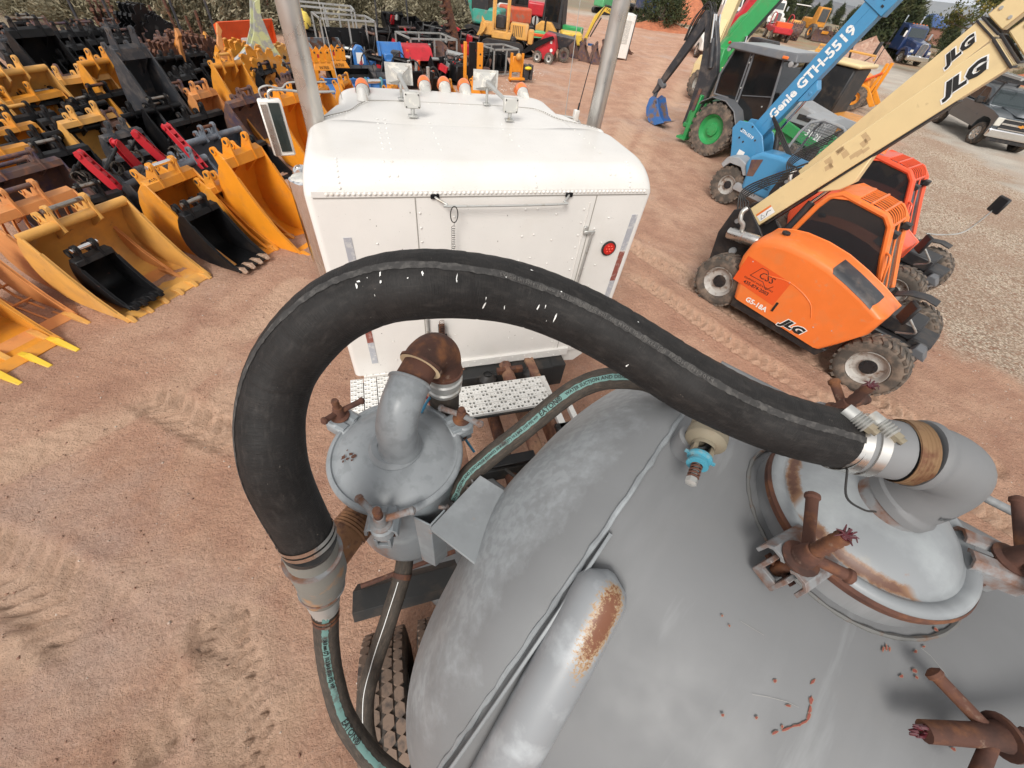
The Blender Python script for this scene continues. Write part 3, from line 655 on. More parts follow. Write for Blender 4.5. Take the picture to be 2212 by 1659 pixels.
for xx in(6.0,7.1):
 for sg in(-1,1):
  b=MB();Mx=T(xx,sg*.95,.5)@RX(PI/2);b.lathe([(.28,-.13),(.42,-.14),(.49,-.11),(.5,0),(.49,.11),(.42,.14),(.28,.13)],30,Mx);b.build('trailer_tyre',M_tyre,trailer)
  b=MB();b.lathe([(.27,-.12),(.2,-.04),(.08,-.06),(.001,-.06)],24,Mx);b.lathe([(.28,.12),(.2,.04),(.08,.06),(.001,.06)],24,Mx);b.build('trailer_rim',M_alu,trailer)
b=MB()
for sg in(-.5,.5):b.box((6.5,sg*1.0,1.1),(2.6,.02,.2))
b.build('rear_side_board',M_galv,trailer)
pl=[TL(1037,1026,2.42),TL(1119,1077,2.42),TL(1056,1242,2.42),TL(928,1142,2.42)]
cc=sum(pl,V(0,0,0))/4
b=MB();b.hexa([p+V(0,0,-.012)for p in pl[::-1]]+[p for p in pl[::-1]]);b.build('bracket_plate',M_galv2,trailer,bevel=.002)
b=MB()
e0,e1=pl[1]+V(.004,-.004,.002),pl[2]+V(.004,0,.002)
b.tube([e0.lerp(e1,i/40)+V(0,0,.002*math.sin(i*2.1))for i in range(41)],[.006+.0025*math.sin(i*1.3)for i in range(41)],6);b.build('bracket_weld',M_galv2,trailer)
b=MB();b.hexa([V(-.28,-.66,1.9),V(-.10,-.74,1.9),V(-.10,-.45,1.9),V(-.28,-.40,1.9),V(-.30,-.52,2.22),V(-.16,-.50,2.22),V(-.16,-.36,2.22),V(-.30,-.38,2.22)]);b.build('bracket_gusset',M_galv,trailer,bevel=.003)
CW=V(-.065,.745,0);CL=TI@CW
CMx=T(CL.x,CL.y,0)
M_can=mat('canister_paint',(.20,.22,.235),.4,0,[((.38,.42,.44),6,.5,.7,6,None,.5),((.28,.1,.04),3.5,.6,.7,8)],bump=(40,.06,.003),var=.07)
b=MB();b.lathe([(.001,1.86),(.07,1.865),(.14,1.89),(.185,1.94),(.198,2.0),(.2,2.1),(.2,2.475)],64,CMx);can=b.build('canister',M_can,trailer,smooth=50)
b=MB();b.lathe([(.19,2.462),(.2175,2.465),(.222,2.474),(.222,2.486),(.216,2.492),(.207,2.494),(.203,2.489),(.196,2.489),(.188,2.497),(.15,2.518),(.1,2.533),(.05,2.541),(.001,2.543)],72,CMx)
M_canlid=mat('canister_lid_paint',(.235,.25,.262),.45,0,[((.34,.365,.38),3,.45,.7,7,None,.5),((.19,.205,.215),22,.48,.60,3,None,.6)],bump=(40,.05,.003),var=.06,rvar=.08)
clid=b.build('canister_lid',M_canlid,can,smooth=50)
lc=TL(757,980,2.53)
b=MB();q=random.Random(5)
for cx,cy,r_ in((0,0,.006),(.014,.004,.009),(.004,-.016,.006),(-.012,-.02,.009),(.0,-.03,.004),(.02,-.01,.004),(-.022,.002,.003)):
 x0,y0=lc.x+cx,lc.y+cy;d0=math.hypot(x0-CL.x,y0-CL.y);zz=2.543-.9*d0**2
 pg=[(x0+r_*q.uniform(.5,1.3)*math.cos(2*PI*i/9),y0+r_*q.uniform(.5,1.3)*math.sin(2*PI*i/9))for i in range(9)]
 b.add([(x,y,2.5436-.9*((x-CL.x)**2+(y-CL.y)**2))for x,y in pg],[tuple(range(9))])
b.build('rust_chip',M_rust,clid,smooth=0)
for(px,py,ang,rt)in((745,912,0,1),(1000,912,0,1),(828,1118,0,0)):
 p=TL(px,py,2.50);cv=V(p.x-CL.x,p.y-CL.y,0).normalized();pc=V(CL.x,CL.y,0)+cv*.252
 b=MB();Mx=T(pc.x,pc.y,2.48)@RZ(math.atan2(cv.y,cv.x));b.box((-.025,0,0),(.075,.075,.03),Mx);b.lathe([(.036,-.02),(.036,.02),(.001,.02)],18,Mx);b.build('lid_ear',M_canlid,can,bevel=.006)
kn=lambda px,py,z:TL(px,py,z)
def knob(px,py,arms,mats,stud=.085):
 p=kn(px,py,2.505);cv=V(p.x-CL.x,p.y-CL.y,0).normalized();pc=V(CL.x,CL.y,0)+cv*.25
 aa=[]
 for ax_,ay_ in arms:
  t_=kn(ax_,ay_,2.545);aa.append((t_.x-pc.x,t_.y-pc.y,.01))
 swing_bolt(can,(pc.x,pc.y),2.503,2.40,aa,2.503+stud,mats,.04,(cv.x,cv.y),S_=.88)
knob(742,902,[(697,908),(783,862)],(M_rust,M_rust,M_rust,M_can))
knob(995,905,[(950,878),(1040,915)],(M_rust,M_rustgrey,M_rust,M_can),.06)
knob(828,1105,[(772,1072),(893,1100)],(M_rustgrey,M_rustgrey,M_rust,M_can),.09)
b=MB();b.lathe([(.088,2.525),(.086,2.538),(.078,2.545),(.074,2.552),(.055,2.553)],40,T(CL.x+.01,CL.y-.005,0));b.build('elbow_collar',M_canlid,can)
Wp=lambda x,y,z:TI@V(x,y,z)
b=MB();P_=catmull([Wp(-.05,.725,2.545),Wp(-.05,.725,2.60),Wp(-.047,.73,2.66),Wp(-.025,.76,2.715),Wp(.0,.80,2.74),Wp(.012,.82,2.75)],6)
rr2=[.062]*len(P_);rr2[0:3]=[.068,.068,.0625];rr2[-3:]=[.0675,.0675,.064];b.tube(P_,rr2,36);b.build('grey_elbow',M_canlid,can,smooth=50)
b=MB();b.tube([Wp(.008,.812,2.742),Wp(.05,.862,2.768)],.0535,32);b.build('rusty_nipple',M_rust,can)
b=MB();P_=catmull([Wp(.048,.86,2.766),Wp(.068,.884,2.776),Wp(.098,.912,2.770),Wp(.122,.928,2.735),Wp(.128,.932,2.68),Wp(.128,.932,2.655)],6);rr2=[.062]*len(P_);rr2[0:3]=[.07,.07,.07];rr2[-3:]=[.067,.067,.067];b.tube(P_,rr2,36)
b.build('rusty_elbow',M_rust,can,smooth=50)
b=MB();b.tube([Wp(.046,.857,2.765),Wp(.0475,.859,2.7658)],[.068,.060],32);b.build('thread_tape',mat('cream_thread_tape',(.68,.52,.33),.7),can)
b=MB();b.lathe([(.055,2.56),(.062,2.565),(.064,2.58),(.058,2.585),(.058,2.60),(.066,2.604),(.066,2.625),(.060,2.63),(.060,2.665)],32,T(*Wp(.128,.932,0)));b.build('coupler',M_alu,can)
b=MB();b.tube([Wp(.128,.932,2.57),Wp(.125,.93,2.3),Wp(.12,.95,1.9),Wp(.1,1.2,1.5)],.055,20);b.build('down_pipe',M_rubber2,can)
b=MB();b.tube([TI@V(-.17,.63,2.36),TI@V(-.235,.555,2.385),TI@V(-.30,.47,2.40)],[.058,.056,.056],28)
for k in range(6):
 p0=(TI@V(-.205,.59,2.375)).lerp(TI@V(-.245,.54,2.39),k/6);b.tube([p0,p0.lerp(TI@V(-.30,.47,2.40),.06)],[.061,.0585],28,False)
b.build('side_outlet',mat('rusty_nipple_ochre',(.27,.13,.06),.8,.1,[((.13,.06,.035),18,.5,.62),((.32,.3,.26),12,.6,.7)],bump=(80,.3,.003),var=.2),can)
wt=TI@V(-.283,.43,2.64);wm=TI@V(-.296,.418,2.47);wb=TI@V(-.325,.40,2.33);wc=TI@V(-.335,.385,2.25)
M_wye=mat('wye_casting',(.19,.185,.165),.65,.1,[((.36,.2,.1),11,.55,.65),((.2,.2,.19),8,.5,.7)],bump=(70,.2,.003),var=.15)
b=MB();b.tube([wt,wt.lerp(wm,.3),wt.lerp(wm,.32),wm,wm.lerp(wb,.5),wm.lerp(wb,.9),wb],[.060,.061,.067,.066,.060,.052,.046],32);b.build('wye_fitting',M_wye,can)
b=MB();b.tube([wt.lerp(wm,.30),wt.lerp(wm,.36)],.0705,32);b.build('wye_band',M_rustgrey,can);b=MB();b.tube([wm.lerp(wb,.55),wm.lerp(wb,.60)],.062,32);b.build('wye_band',M_rustgrey,can)
b=MB();b.tube([wb,wb.lerp(wc,.5),wb.lerp(wc,.51),wc],[.046,.045,.041,.040],24);b.build('reducer',M_alu,can)
b=MB();br=[TL(893,1118,2.40),TL(930,1136,2.40),TL(962,1102,2.42)]
for(p,q_)in((br[0],br[1]),(br[1],br[2])):
 d_=(q_-p);n_=V(-d_.y,d_.x,0).normalized()*.006
 b.hexa([V(p.x,p.y,1.98),V(q_.x,q_.y,1.98),V(q_.x,q_.y,1.98)+n_,V(p.x,p.y,1.98)+n_,p,q_,q_+n_,p+n_])
b.build('channel_bracket',M_can,can,bevel=.0015)
b=MB();b2=[TL(1002,1005,2.40),TL(1022,1045,2.40),TL(1000,1078,2.40)]
for(p,q_)in((b2[0],b2[1]),(b2[1],b2[2])):
 d_=(q_-p);n_=V(-d_.y,d_.x,0).normalized()*.006
 b.hexa([V(p.x,p.y,2.1),V(q_.x,q_.y,2.1),V(q_.x,q_.y,2.1)+n_,V(p.x,p.y,2.1)+n_,p,q_,q_+n_,p+n_])
b.build('channel_bracket',M_rustgrey,can,bevel=.0015)
b=MB();
for px,py in((948,1095),(1008,1055)):
 p=TL(px,py,2.38);b.cyl(p,p+V(.03,.02,0),.007,8);b.cyl(p+V(.02,.0133,0),p+V(.028,.0187,0),.012,6)
b.build('bracket_bolt',M_rustgrey,can)
# ------------------------------------------------------------------ hoses
def hose_mat(name,base,pale,wrap,pitch,rough=.6):
 mt=bpy.data.materials.new(name);mt.use_nodes=True;n=mt.node_tree;N=n.nodes;Lk=n.links.new;b=N['Principled BSDF'];b.inputs['Roughness'].default_value=rough;b.inputs['Specular IOR Level'].default_value=.24
 uv=N.new('ShaderNodeUVMap');uv.uv_map='UVMap'
 def nz_(sc,st,det=6,src=None):
  mp_=N.new('ShaderNodeMapping');mp_.inputs['Scale'].default_value=st;Lk(src or uv.outputs[0],mp_.inputs[0]);z=N.new('ShaderNodeTexNoise');z.inputs['Scale'].default_value=sc;z.inputs['Detail'].default_value=det;z.inputs['Roughness'].default_value=.65;Lk(mp_.outputs[0],z.inputs[0]);return z.outputs[0]
 def rg(v,lo,hi,a=0,c=1):
  h=N.new('ShaderNodeMapRange');h.inputs['From Min'].default_value=lo;h.inputs['From Max'].default_value=hi;h.inputs['To Min'].default_value=a;h.inputs['To Max'].default_value=c;Lk(v,h.inputs[0]);return h.outputs[0]
 def mx_(f,a,c):
  x=N.new('ShaderNodeMix');x.data_type='RGBA';Lk(f,x.inputs[0])
  for s_,k in((a,6),(c,7)):
   if isinstance(s_,tuple):x.inputs[k].default_value=lin(s_)
   else:Lk(s_,x.inputs[k])
  return x.outputs[2]
 c=mx_(rg(nz_(1,(14,1.2,1)),.35,.7),base,tuple(q*1.9 for q in base));c=mx_(rg(nz_(1,(26,7,1),8),.5,.78,0,.75),c,pale);c=mx_(rg(nz_(1,(500,6,1),3),.5,.8,0,.35),c,pale);c=mx_(rg(nz_(1,(60,9,1),3),.70,.76,0,.8),c,(.16,.14,.12))
 Lk(c,b.inputs['Base Color'])
 bp1=N.new('ShaderNodeBump');bp1.inputs['Strength'].default_value=.6;bp1.inputs['Distance'].default_value=.0016;Lk(nz_(1,(wrap,1.6,1),3),bp1.inputs['Height'])
 bp2=N.new('ShaderNodeBump');bp2.inputs['Strength'].default_value=.35;bp2.inputs['Distance'].default_value=.002;Lk(nz_(1,(90,14,1),6),bp2.inputs['Height']);Lk(bp1.outputs[0],bp2.inputs['Normal']);Lk(bp2.outputs[0],b.inputs['Normal'])
 return mt
M_bighose=hose_mat('wrapped_black_rubber',(.0105,.0097,.0095),(.045,.040,.037),420,.005)
M_smallhose=hose_mat('dusty_wrapped_rubber',(.040,.034,.029),(.15,.11,.08),300,.005,.8)
def add_uv(o,path,r,seg,n_):
 me=o.data;uvl=me.uv_layers.new(name='UVMap');nl=len(me.loops);vi=np.zeros(nl,dtype=np.int32);me.loops.foreach_get('vertex_index',vi)
 d=(vi//seg)*path.L/n_;k=(vi%seg).astype(float);ls=np.zeros(len(me.polygons),dtype=np.int32);lt=ls.copy();me.polygons.foreach_get('loop_start',ls);me.polygons.foreach_get('loop_total',lt)
 for s0,t0 in zip(ls,lt):
  if t0==4:
   kk=k[s0:s0+4]
   if kk.max()-kk.min()>seg/2:kk[kk<seg/2]+=seg;k[s0:s0+4]=kk
 uv=np.stack([d,k/seg*4],1).astype(np.float32);uvl.data.foreach_set('uv',uv.ravel())
class Path:
 def __init__(s,pts,n=14,ref=None):
  s.P=catmull(pts,n);s.F=frames(s.P);s.S=[0]
  for a,c in zip(s.P[:-1],s.P[1:]):s.S.append(s.S[-1]+(c-a).length)
  s.L=s.S[-1];s.ref=ref or EYE
 def at(s,d):
  d=min(max(d,0),s.L-1e-6);i=int(np.searchsorted(s.S,d,'right'))-1;i=min(i,len(s.P)-2)
  f=(d-s.S[i])/max(1e-9,s.S[i+1]-s.S[i]);p=s.P[i].lerp(s.P[i+1],f);t=s.F[i][1].lerp(s.F[i+1][1],f).normalized();return p,t
 def pos(s,d,ang,r):
  p,t=s.at(d);e=s.ref-p;e=(e-t*e.dot(t)).normalized();w_=t.cross(e)
  return p+(e*math.cos(ang)+w_*math.sin(ang))*r
def hose_tube(path,r,step,seg,fr=None):
 n_=int(path.L/step);bb=MB();vs=[];fs=[]
 for i in range(n_+1):
  d=path.L*i/n_
  for k in range(seg):
   a=2*PI*k/seg;rr=r*(1+(fr(d,a)if fr else 0));vs.append(path.pos(d,a,rr))
 for i in range(n_):
  for k in range(seg):fs.append((i*seg+k,i*seg+(k+1)%seg,(i+1)*seg+(k+1)%seg,(i+1)*seg+k))
 fs+=[tuple(range(seg))[::-1],tuple(range(n_*seg,n_*seg+seg))]
 bb.add(vs,fs);return bb
def strip(path,s0,s1,off,wid,r,n=80,jag=0):
 bb=MB();vs=[];q=random.Random(4)
 for i in range(n+1):
  d=s0+(s1-s0)*i/n;o_=off(d)if callable(off)else off
  for k in range(5):vs.append(path.pos(d,o_+(wid/r)*(k/4-.5)+(q.uniform(-jag,jag)if k in(0,4)else 0),r))
 bb.add(vs,[(i*5+k,i*5+k+1,i*5+k+6,i*5+k+5)for i in range(n)for k in range(4)]);return bb
HP=[(1850,962,126),(1815,950,128),(1700,920,131),(1600,882,130),(1500,832,133),(1400,770,130),(1300,710,130),(1200,663,131),(1100,631,135),(1000,617,143),(900,616,149),(815,630,147),(730,668,146),(660,730,143),(612,800,139),(588,880,136),(586,950,134),(598,1020,129),(625,1085,121),(655,1142,114),(668,1166,111)]
hpts=[KD(x,y,387*.122/(w_*.463))for x,y,w_ in HP]
bp_=Path(hpts,14,ref=EYE);RH=.0605
ph=[nrg.uniform(0,6.28)for _ in range(8)]
def wr(d,a):
 fz=math.sin(d*210+.6*math.sin(a+d*5))*.0022*(1.3+math.cos(a-PI*.5-.4))
 big=.010*math.sin(d*38+ph[0]+1.2*math.sin(a))*math.sin(d*7.3+ph[1])*.5
 seam=sum(-.016*math.exp(-((d-c-.02*math.sin(a+c))/.0028)**2)for c in(.18,.31,.43,.55,.66,.77,.88,.98,1.08,1.19,1.31))
 return fz+big+seam
b=hose_tube(bp_,RH,.0045,56,wr);hose=b.build('suction_hose',M_bighose,None,smooth=80);add_uv(hose,bp_,RH,56,int(bp_.L/.0045));tag(hose,'thick black rubber suction hose arching from manway elbow to canister','suction hose')
soff=lambda d:float(np.interp(d,[0,.2,.42,.62,.8,.95,1.1,1.25,1.5],[.12,.28,.40,.40,.42,.52,.72,.98,1.4]))
b=strip(bp_,.01,bp_.L-.03,soff,.013,RH+.0009,260,.02);b.build('embossed_stripe',M_emb,hose)
def onhose(path,s0,off,r,dirn=1,up=1):
 def f(c):
  d=s0+dirn*c.x;o_=off(d)if callable(off)else off
  return path.pos(d,o_+up*c.y/r,r+c.z)
 return f
lt=.009
lettering('EATON EH13064 101.6mm (4") 10.5 BAR (150 PSI) WP MADE IN TURKEY 1Q17  EATON EH13064',lt,M_mark if False else mat('faint_emboss',(.095,.09,.085),.85),hose,None,.0006,bold=.0002,spacing=1.25,warp=onhose(bp_,.62,soff,RH+.0018,-1,-1))
b=MB();q=random.Random(21)
def scuff(px,py,lx,ly,rot):
 best=None
 for i in range(0,240):
  d=bp_.L*i/240
  for a in[(-1.3+2.6*k/26)for k in range(27)]:
   p=bp_.pos(d,a,RH);v=p-EYE;zc_=v.dot(CF);x=v.dot(CR)/zc_*FPX+512;y=v.dot(CD)/zc_*FPX+384
   e=(x-px*.46293)**2+(y-py*.46293)**2
   if best is None or e<best[0]:best=(e,d,a)
 _,d,a=best;n_=11;vs=[]
 for i in range(n_):
  t=2*PI*i/n_;k=q.uniform(.45,1.3);x=lx*k*math.cos(t);y=ly*k*math.sin(t);xx=x*math.cos(rot)-y*math.sin(rot);yy=x*math.sin(rot)+y*math.cos(rot)
  vs.append(bp_.pos(d+xx*.75,a+yy*.72/RH,RH+.0017))
 b.add(vs,[tuple(range(n_))])
for s_ in[(768,617,.003,.007,.3),(775,612,.007,.002,.2),(818,590,.002,.006,0),(822,612,.002,.004,0),(912,592,.0016,.005,0),(984,600,.0015,.008,.2),(985,610,.001,.003,0),(1048,655,.002,.010,.1),(1047,645,.001,.004,0),(1087,662,.0016,.008,-.3),(1160,660,.0018,.009,.2),(1180,664,.0012,.006,-.1),(1198,683,.0022,.013,-.1),(1180,690,.0009,.003,0),(1095,601,.003,.002,0),(1214,632,.003,.002,0),(1148,583,.004,.002,0),(1355,790,.0018,.006,.2),(810,640,.0009,.003,0),(795,600,.001,.002,0),(1500,700,.001,.001,0),(1380,700,.002,.0012,0),(880,600,.001,.002,0)]:scuff(*s_)
b.build('scuff_mark',M_mark,hose,smooth=0)
b=MB()
for s0,s1,rr in((.012,.033,RH+.0025),(.040,.058,RH+.003)):
 n_=2;vs=[]
 for sgm in range(2):
  for k in range(49):
   pass
 ring_o=[bp_.pos(s0,2*PI*k/48,rr)for k in range(48)];ring_i=[bp_.pos(s1,2*PI*k/48,rr)for k in range(48)]
 b.add(ring_o+ring_i,[(k,(k+1)%48,48+(k+1)%48,48+k)for k in range(48)])
b.build('clamp_band',M_steel,hose)
stubc=[V(.30,.018,3.064),V(.33,.027,3.076)]
b=MB();w0,w1=TM@V(.268,.010,3.053),TM@V(.294,.020,3.057);b.tube([w0,w1],RH+.003,40);w2,w3=TM@V(.302,.0235,3.058),TM@V(.318,.030,3.060);b.tube([w2,w3],RH+.0035,40);b.build('clamp_band',M_steel,hose)
b=MB();b.tube([bp_.pos(0.0,0,0),w1],RH+.0005,40);b.build('hose_cuff',M_rubber,hose)
for k,(pa,pb,zz)in enumerate((((1825,885),(1893,935),3.125),((1878,898),(1950,955),3.12))):
 A_,B_=K(pa[0],pa[1],zz),K(pb[0],pb[1],zz);d_=(B_-A_)
 b=MB();b.tube([A_,A_+d_*.34],.0145,12);b.build('clamp_barrel',M_alu,hose)
 b=MB();b.tube([A_+d_*.3+d_*(.045*i)for i in range(11)],[.0165 if i%2 else .012 for i in range(11)],14);b.build('clamp_spring_washers',M_alu,hose)
 b=MB();b.tube([A_+d_*.75,A_+d_*.92],.0115,6);b.tube([A_+d_*.92,A_+d_*1.04],.007,10);b.build('clamp_bolt',M_brass,hose)
b=MB()
for s0,s1 in((bp_.L-.016,bp_.L-.004),(bp_.L-.034,bp_.L-.022)):
 ro=[bp_.pos(s0,2*PI*k/40,RH+.0025)for k in range(40)];ri=[bp_.pos(s1,2*PI*k/40,RH+.0025)for k in range(40)]
 b.add(ro+ri,[(k,(k+1)%40,40+(k+1)%40,40+k)for k in range(40)])
b.build('clamp_band',M_steel,hose)
b=MB();b.tube([bp_.P[-1],TM@wt],[RH,RH-.001],40);b.build('hose_cuff',M_rubber,hose)
def small_hose(pts,r,label,stripe=None,txt=None,ends=True):
 p_=Path(pts,14,ref=EYE);bb=hose_tube(p_,r,.008,26,lambda d,a:.006*math.sin(d*120)+.01*math.sin(d*9+a));h=bb.build('small_hose',M_smallhose,None,smooth=80);add_uv(h,p_,r,26,int(p_.L/.008));tag(h,label,'hose')
 if stripe:
  off,wd=stripe[:2];q=stripe[2:]or(.005,p_.L)
  strip(p_,q[0],q[1],off,wd,r+.0012,120,.04).build('teal_stripe',M_teal,h)
  for(t_,s0,sz,dn,up)in txt or[]:
   lettering(t_,sz,M_ink,h,None,.0004,bold=sz*.018,warp=onhose(p_,s0,off,r+.0022,dn,up))
 return h,p_
h1,p_1=small_hose([V(-.333,.388,2.27),V(-.345,.372,2.2),V(-.375,.32,2.05),V(-.39,.24,1.9),V(-.375,.13,1.77),V(-.30,.0,1.68),V(-.2,-.1,1.62),V(-.08,-.2,1.55)],.038,'dusty rubber hose with teal stripe hanging from the wye fitting',(.10,.02),[('50.8 mm (2")  10.3 BAR (150 PSI) WP',.26,.017,1,-1),('EATON\u00ae',.60,.028,1,-1)])
b=MB()
for s0 in(.035,.058):
 ro=[p_1.pos(s0,2*PI*k/32,.0405)for k in range(32)];ri=[p_1.pos(s0+.014,2*PI*k/32,.0405)for k in range(32)]
 b.add(ro+ri,[(k,(k+1)%32,32+(k+1)%32,32+k)for k in range(32)])
b.build('rusty_clamp',M_rust,h1)
b=MB()
for s0 in(.042,.065):b.add([p_1.pos(s0-.006,-.22,.0435),p_1.pos(s0+.006,-.22,.0435),p_1.pos(s0+.006,.12,.0435),p_1.pos(s0-.006,.12,.0435)],[(0,1,2,3)])
b.build('clamp_buckle',M_steel,h1)
h2,p_2=small_hose([V(-.10,.62,1.92),V(-.13,.53,1.88),V(-.20,.41,1.8),V(-.29,.30,1.62),V(-.35,.19,1.5),V(-.36,.05,1.4),V(-.3,-.15,1.3)],.036,'plain black rubber hose running down from the canister bottom')
b=MB()
ro=[p_2.pos(.09,2*PI*k/32,.0385)for k in range(32)];ri=[p_2.pos(.11,2*PI*k/32,.0385)for k in range(32)]
b.add(ro+ri,[(k,(k+1)%32,32+(k+1)%32,32+k)for k in range(32)])
b.build('rusty_clamp',M_rust,h2)
strip(p_2,.12,p_2.L-.1,.25,.003,.0372,60).build('pale_line',M_mark,h2)
h3pts=[KD(985,1075,1.42),KD(1010,1030,1.40),KD(1060,985,1.38),KD(1130,930,1.36),KD(1200,872,1.33),KD(1250,838,1.30),KD(1310,818,1.26),KD(1390,820,1.22),KD(1450,845,1.18),TM@V(-.05,.35,2.62)]
h3_,p_3=small_hose(h3pts,.036,'rubber hose with teal stripe crossing behind the canister',(-.10,.02),[('EATON\u00ae',.50,.024,1,-1),('WATER SUCTION AND DISCHARGE EH36032 50.8',.74,.0155,1,-1),('WATER SUCTION AND DISCHARGE EH36032 50.8 mm (2") 10.3 BAR (150 PSI) WP',.22,.0125,1,-1)])
h3_['label']='rubber hose with teal stripe crossing behind the canister towards the tank'
b=MB();b.tube(catmull([TM@V(.30,-.045,3.04),TM@V(.33,-.07,3.0),TM@V(.37,-.06,2.985),TM@V(.40,-.03,2.97)],6),.0022,6);b.build('tie_wire',M_blackdull,hose)
b=MB();b.tube(catmull([V(.02,.86,2.5),V(.09,.93,2.53),V(.15,.88,2.42),V(.22,.80,2.3)],8),.0055,8);o=b.build('air_line',mat('blue_air_line',(.06,.26,.42),.5),None);tag(o,'blue air line looping down beside the canister','air line')
b=MB();b.tube(catmull([V(.0,.95,2.42),V(.03,1.0,2.48),V(.08,1.0,2.4),V(.1,.95,2.2)],8),.006,8);o=b.build('air_line',mat('red_air_line',(.5,.03,.05),.5),None);tag(o,'short red air line curled behind the canister','air line')
# ------------------------------------------------------------------ white sleeper tractor
truck=empty('sleeper_truck','white sleeper truck with riveted cab roof and twin steel exhaust stacks','truck',loc=(.76,0,0))
tx=.76
X0,X1=-.43-tx,1.95-tx;YB=2.545;YF=3.42;ZB=1.0;ZR=2.72;RC=.165
def roundbox(x0,x1,y0,y1,z0,z1,r_back,r_side,nx=40,mt=M_white,name='body',seg=9,rf=.12,crown=.02):
 """box with large rounded top edges: profile loops stacked from the skirt to the roof"""
 bb=MB();loops=[]
 def loop(z,inset_b,inset_s,inset_f,rc):
  xs0,xs1=x0+inset_s,x1-inset_s;ys0,ys1=y0+inset_b,y1-inset_f;L_=[]
  for cx,cy,a0 in((xs0+rc,ys0+rc,PI),(xs1-rc,ys0+rc,1.5*PI),(xs1-rc,ys1-rc,0),(xs0+rc,ys1-rc,.5*PI)):
   for k in range(seg+1):
    a=a0+k/seg*PI/2;L_.append((cx+rc*math.cos(a),cy+rc*math.sin(a),z))
  return L_
 zs=[(z0,0,0,0,.05),(z1-r_back,0,0,0,.05)]
 for k in range(1,13):
  t=k/12*PI/2;zs.append((z1-r_back+r_back*math.sin(t),r_back*(1-math.cos(t)),r_side*(1-math.cos(t)),rf*(1-math.cos(t)),.05+(.14)*math.sin(t)))
 zs.append((z1+crown*.6,r_back+.08,r_side+.25,rf+.08,.12));zs.append((z1+crown,r_back+.14,r_side+.5,rf+.12,.04))
 vs=[];n_=4*(seg+1)
 for q in zs:vs+=loop(*q)
 fs=[]
 for i in range(len(zs)-1):
  for k in range(n_):fs.append((i*n_+k,i*n_+(k+1)%n_,(i+1)*n_+(k+1)%n_,(i+1)*n_+k))
 fs+=[tuple(range(n_))[::-1],tuple(range((len(zs)-1)*n_,len(zs)*n_))]
 bb.add(vs,fs);return bb.build(name,mt,truck,smooth=60)
sleeper=roundbox(X0,X1,YB,YF,ZB,ZR,RC,.07,name='sleeper_box',rf=.001,crown=.007)
cabx0,cabx1=-.23-tx,1.68-tx
cabb=roundbox(cabx0,cabx1,YF-.3,4.42,1.2,ZR-.001,.13,.09,name='cab_roof',rf=.07,crown=.006)
for sg,xs,xc in((-1,X0,cabx0),(1,X1,cabx1)):
 b=MB();b.prism([(xs-sg*.05,YF-.05),(xs-sg*.02,YF+.03),(xs+(xc-xs)*.55,YF+.16),(xc+sg*.01,YF+.42),(xc-sg*.12,YF+.5),(xc-sg*.3,YF-.05)][::sg],2.1,ZR-.006,'z');b.build('roof_fairing',M_white,truck,bevel=.06,segs=5)
b=MB();b.prism([(-1.12,ZB),(-.62,ZB),(-.62,.86),(-.68,.8),(-1.02,.8),(-1.12,.9)],YB-.002,YB+.5,'y');b.build('left_skirt',M_white,truck,bevel=.01)
b=MB();b.prism([(.78,ZB),(1.1,ZB),(1.1,.85),(1.0,.76),(.78,.78)],YB+.06,YB+.5,'y');b.build('right_skirt',M_white_clean,truck,bevel=.02)
b=MB();b.box((.12,YB-.012,ZB+.01),(1.45,.03,.09));b.build('bottom_flange',M_white,truck,bevel=.003)
def seam(P_,w_=.004,name='panel_seam'):
 bb=MB();bb.tube(P_,w_,4,flat=1);return bb
b=MB()
b.box((0,YB-.0015,2.553),(2.28,.005,.006))
for xx in(-.55,1.37-tx+.12):b.box((xx,YB-.0015,1.78),(.005,.005,1.54))
b.build('panel_seam',mat('seam_gap_grey',(.3,.28,.25),.7),truck,smooth=0)  # one even grey for the panel joint lines
b=MB();b.box((0,YB-.0035,2.575),(2.29,.007,.038));b.build('seam_strip',M_white,truck,bevel=.002)
def rivets(P_,nrm,r=.0075):
 for p,n_ in zip(P_,nrm):
  q=Vector(n_).to_track_quat('Z','Y').to_matrix().to_4x4();RV.add([v for v in DV],DF,T(*p)@q@S(r*1.25,r*1.25,r*1.3))
DV=[];DF=[]
for j,(rr,zz)in enumerate(((1,0),(.8,.4),(.4,.62))):
 for k in range(7):a=2*PI*k/7;DV.append((rr*math.cos(a),rr*math.sin(a),zz))
DV.append((0,0,.7))
for j in range(2):
 for k in range(7):DF.append((j*7+k,j*7+(k+1)%7,j*7+7+(k+1)%7,j*7+7+k))
for k in range(7):DF.append((14+k,14+(k+1)%7,21))
RV=MB()
back=(0,-1,0)
L_=[(-1.06+i*.0305,YB-.007,2.577)for i in range(72)];rivets(L_,[back]*len(L_),.0092)
def arcp(f,x):
 t=f*PI/2;return(x,YB+RC*(1-math.sin(PI/2-t))if False else YB+RC*(1-math.cos(t)),ZR-RC+RC*math.sin(t)),(0,-math.cos(t),math.sin(t))
for x,fs_ in((-.98,[.08,.2,.32,.44,.56,.68,.8,.92]),(.98,[.08,.2,.32,.44,.56,.68,.8,.92])):
 for f in fs_:p,n_=arcp(f,x);rivets([p],[n_])
for x,f in((-.69,.45),(-.64,.45),(.26,.2),(.255,.47),(.25,.68),(.82,.5),(.86,.5),(-.71,.82),(-.66,.82)):p,n_=arcp(f,x);rivets([p],[n_])
roofp=[]
for i in range(7):roofp+=[(-.70,YB+.3+i*.1),(-.65,YB+.3+i*.1)]
for i in range(6):roofp+=[(.22+(i%2)*.02,YB+.28+i*.12),(.84,YB+.3+i*.1),(-.33,YB+.3+i*.11)]
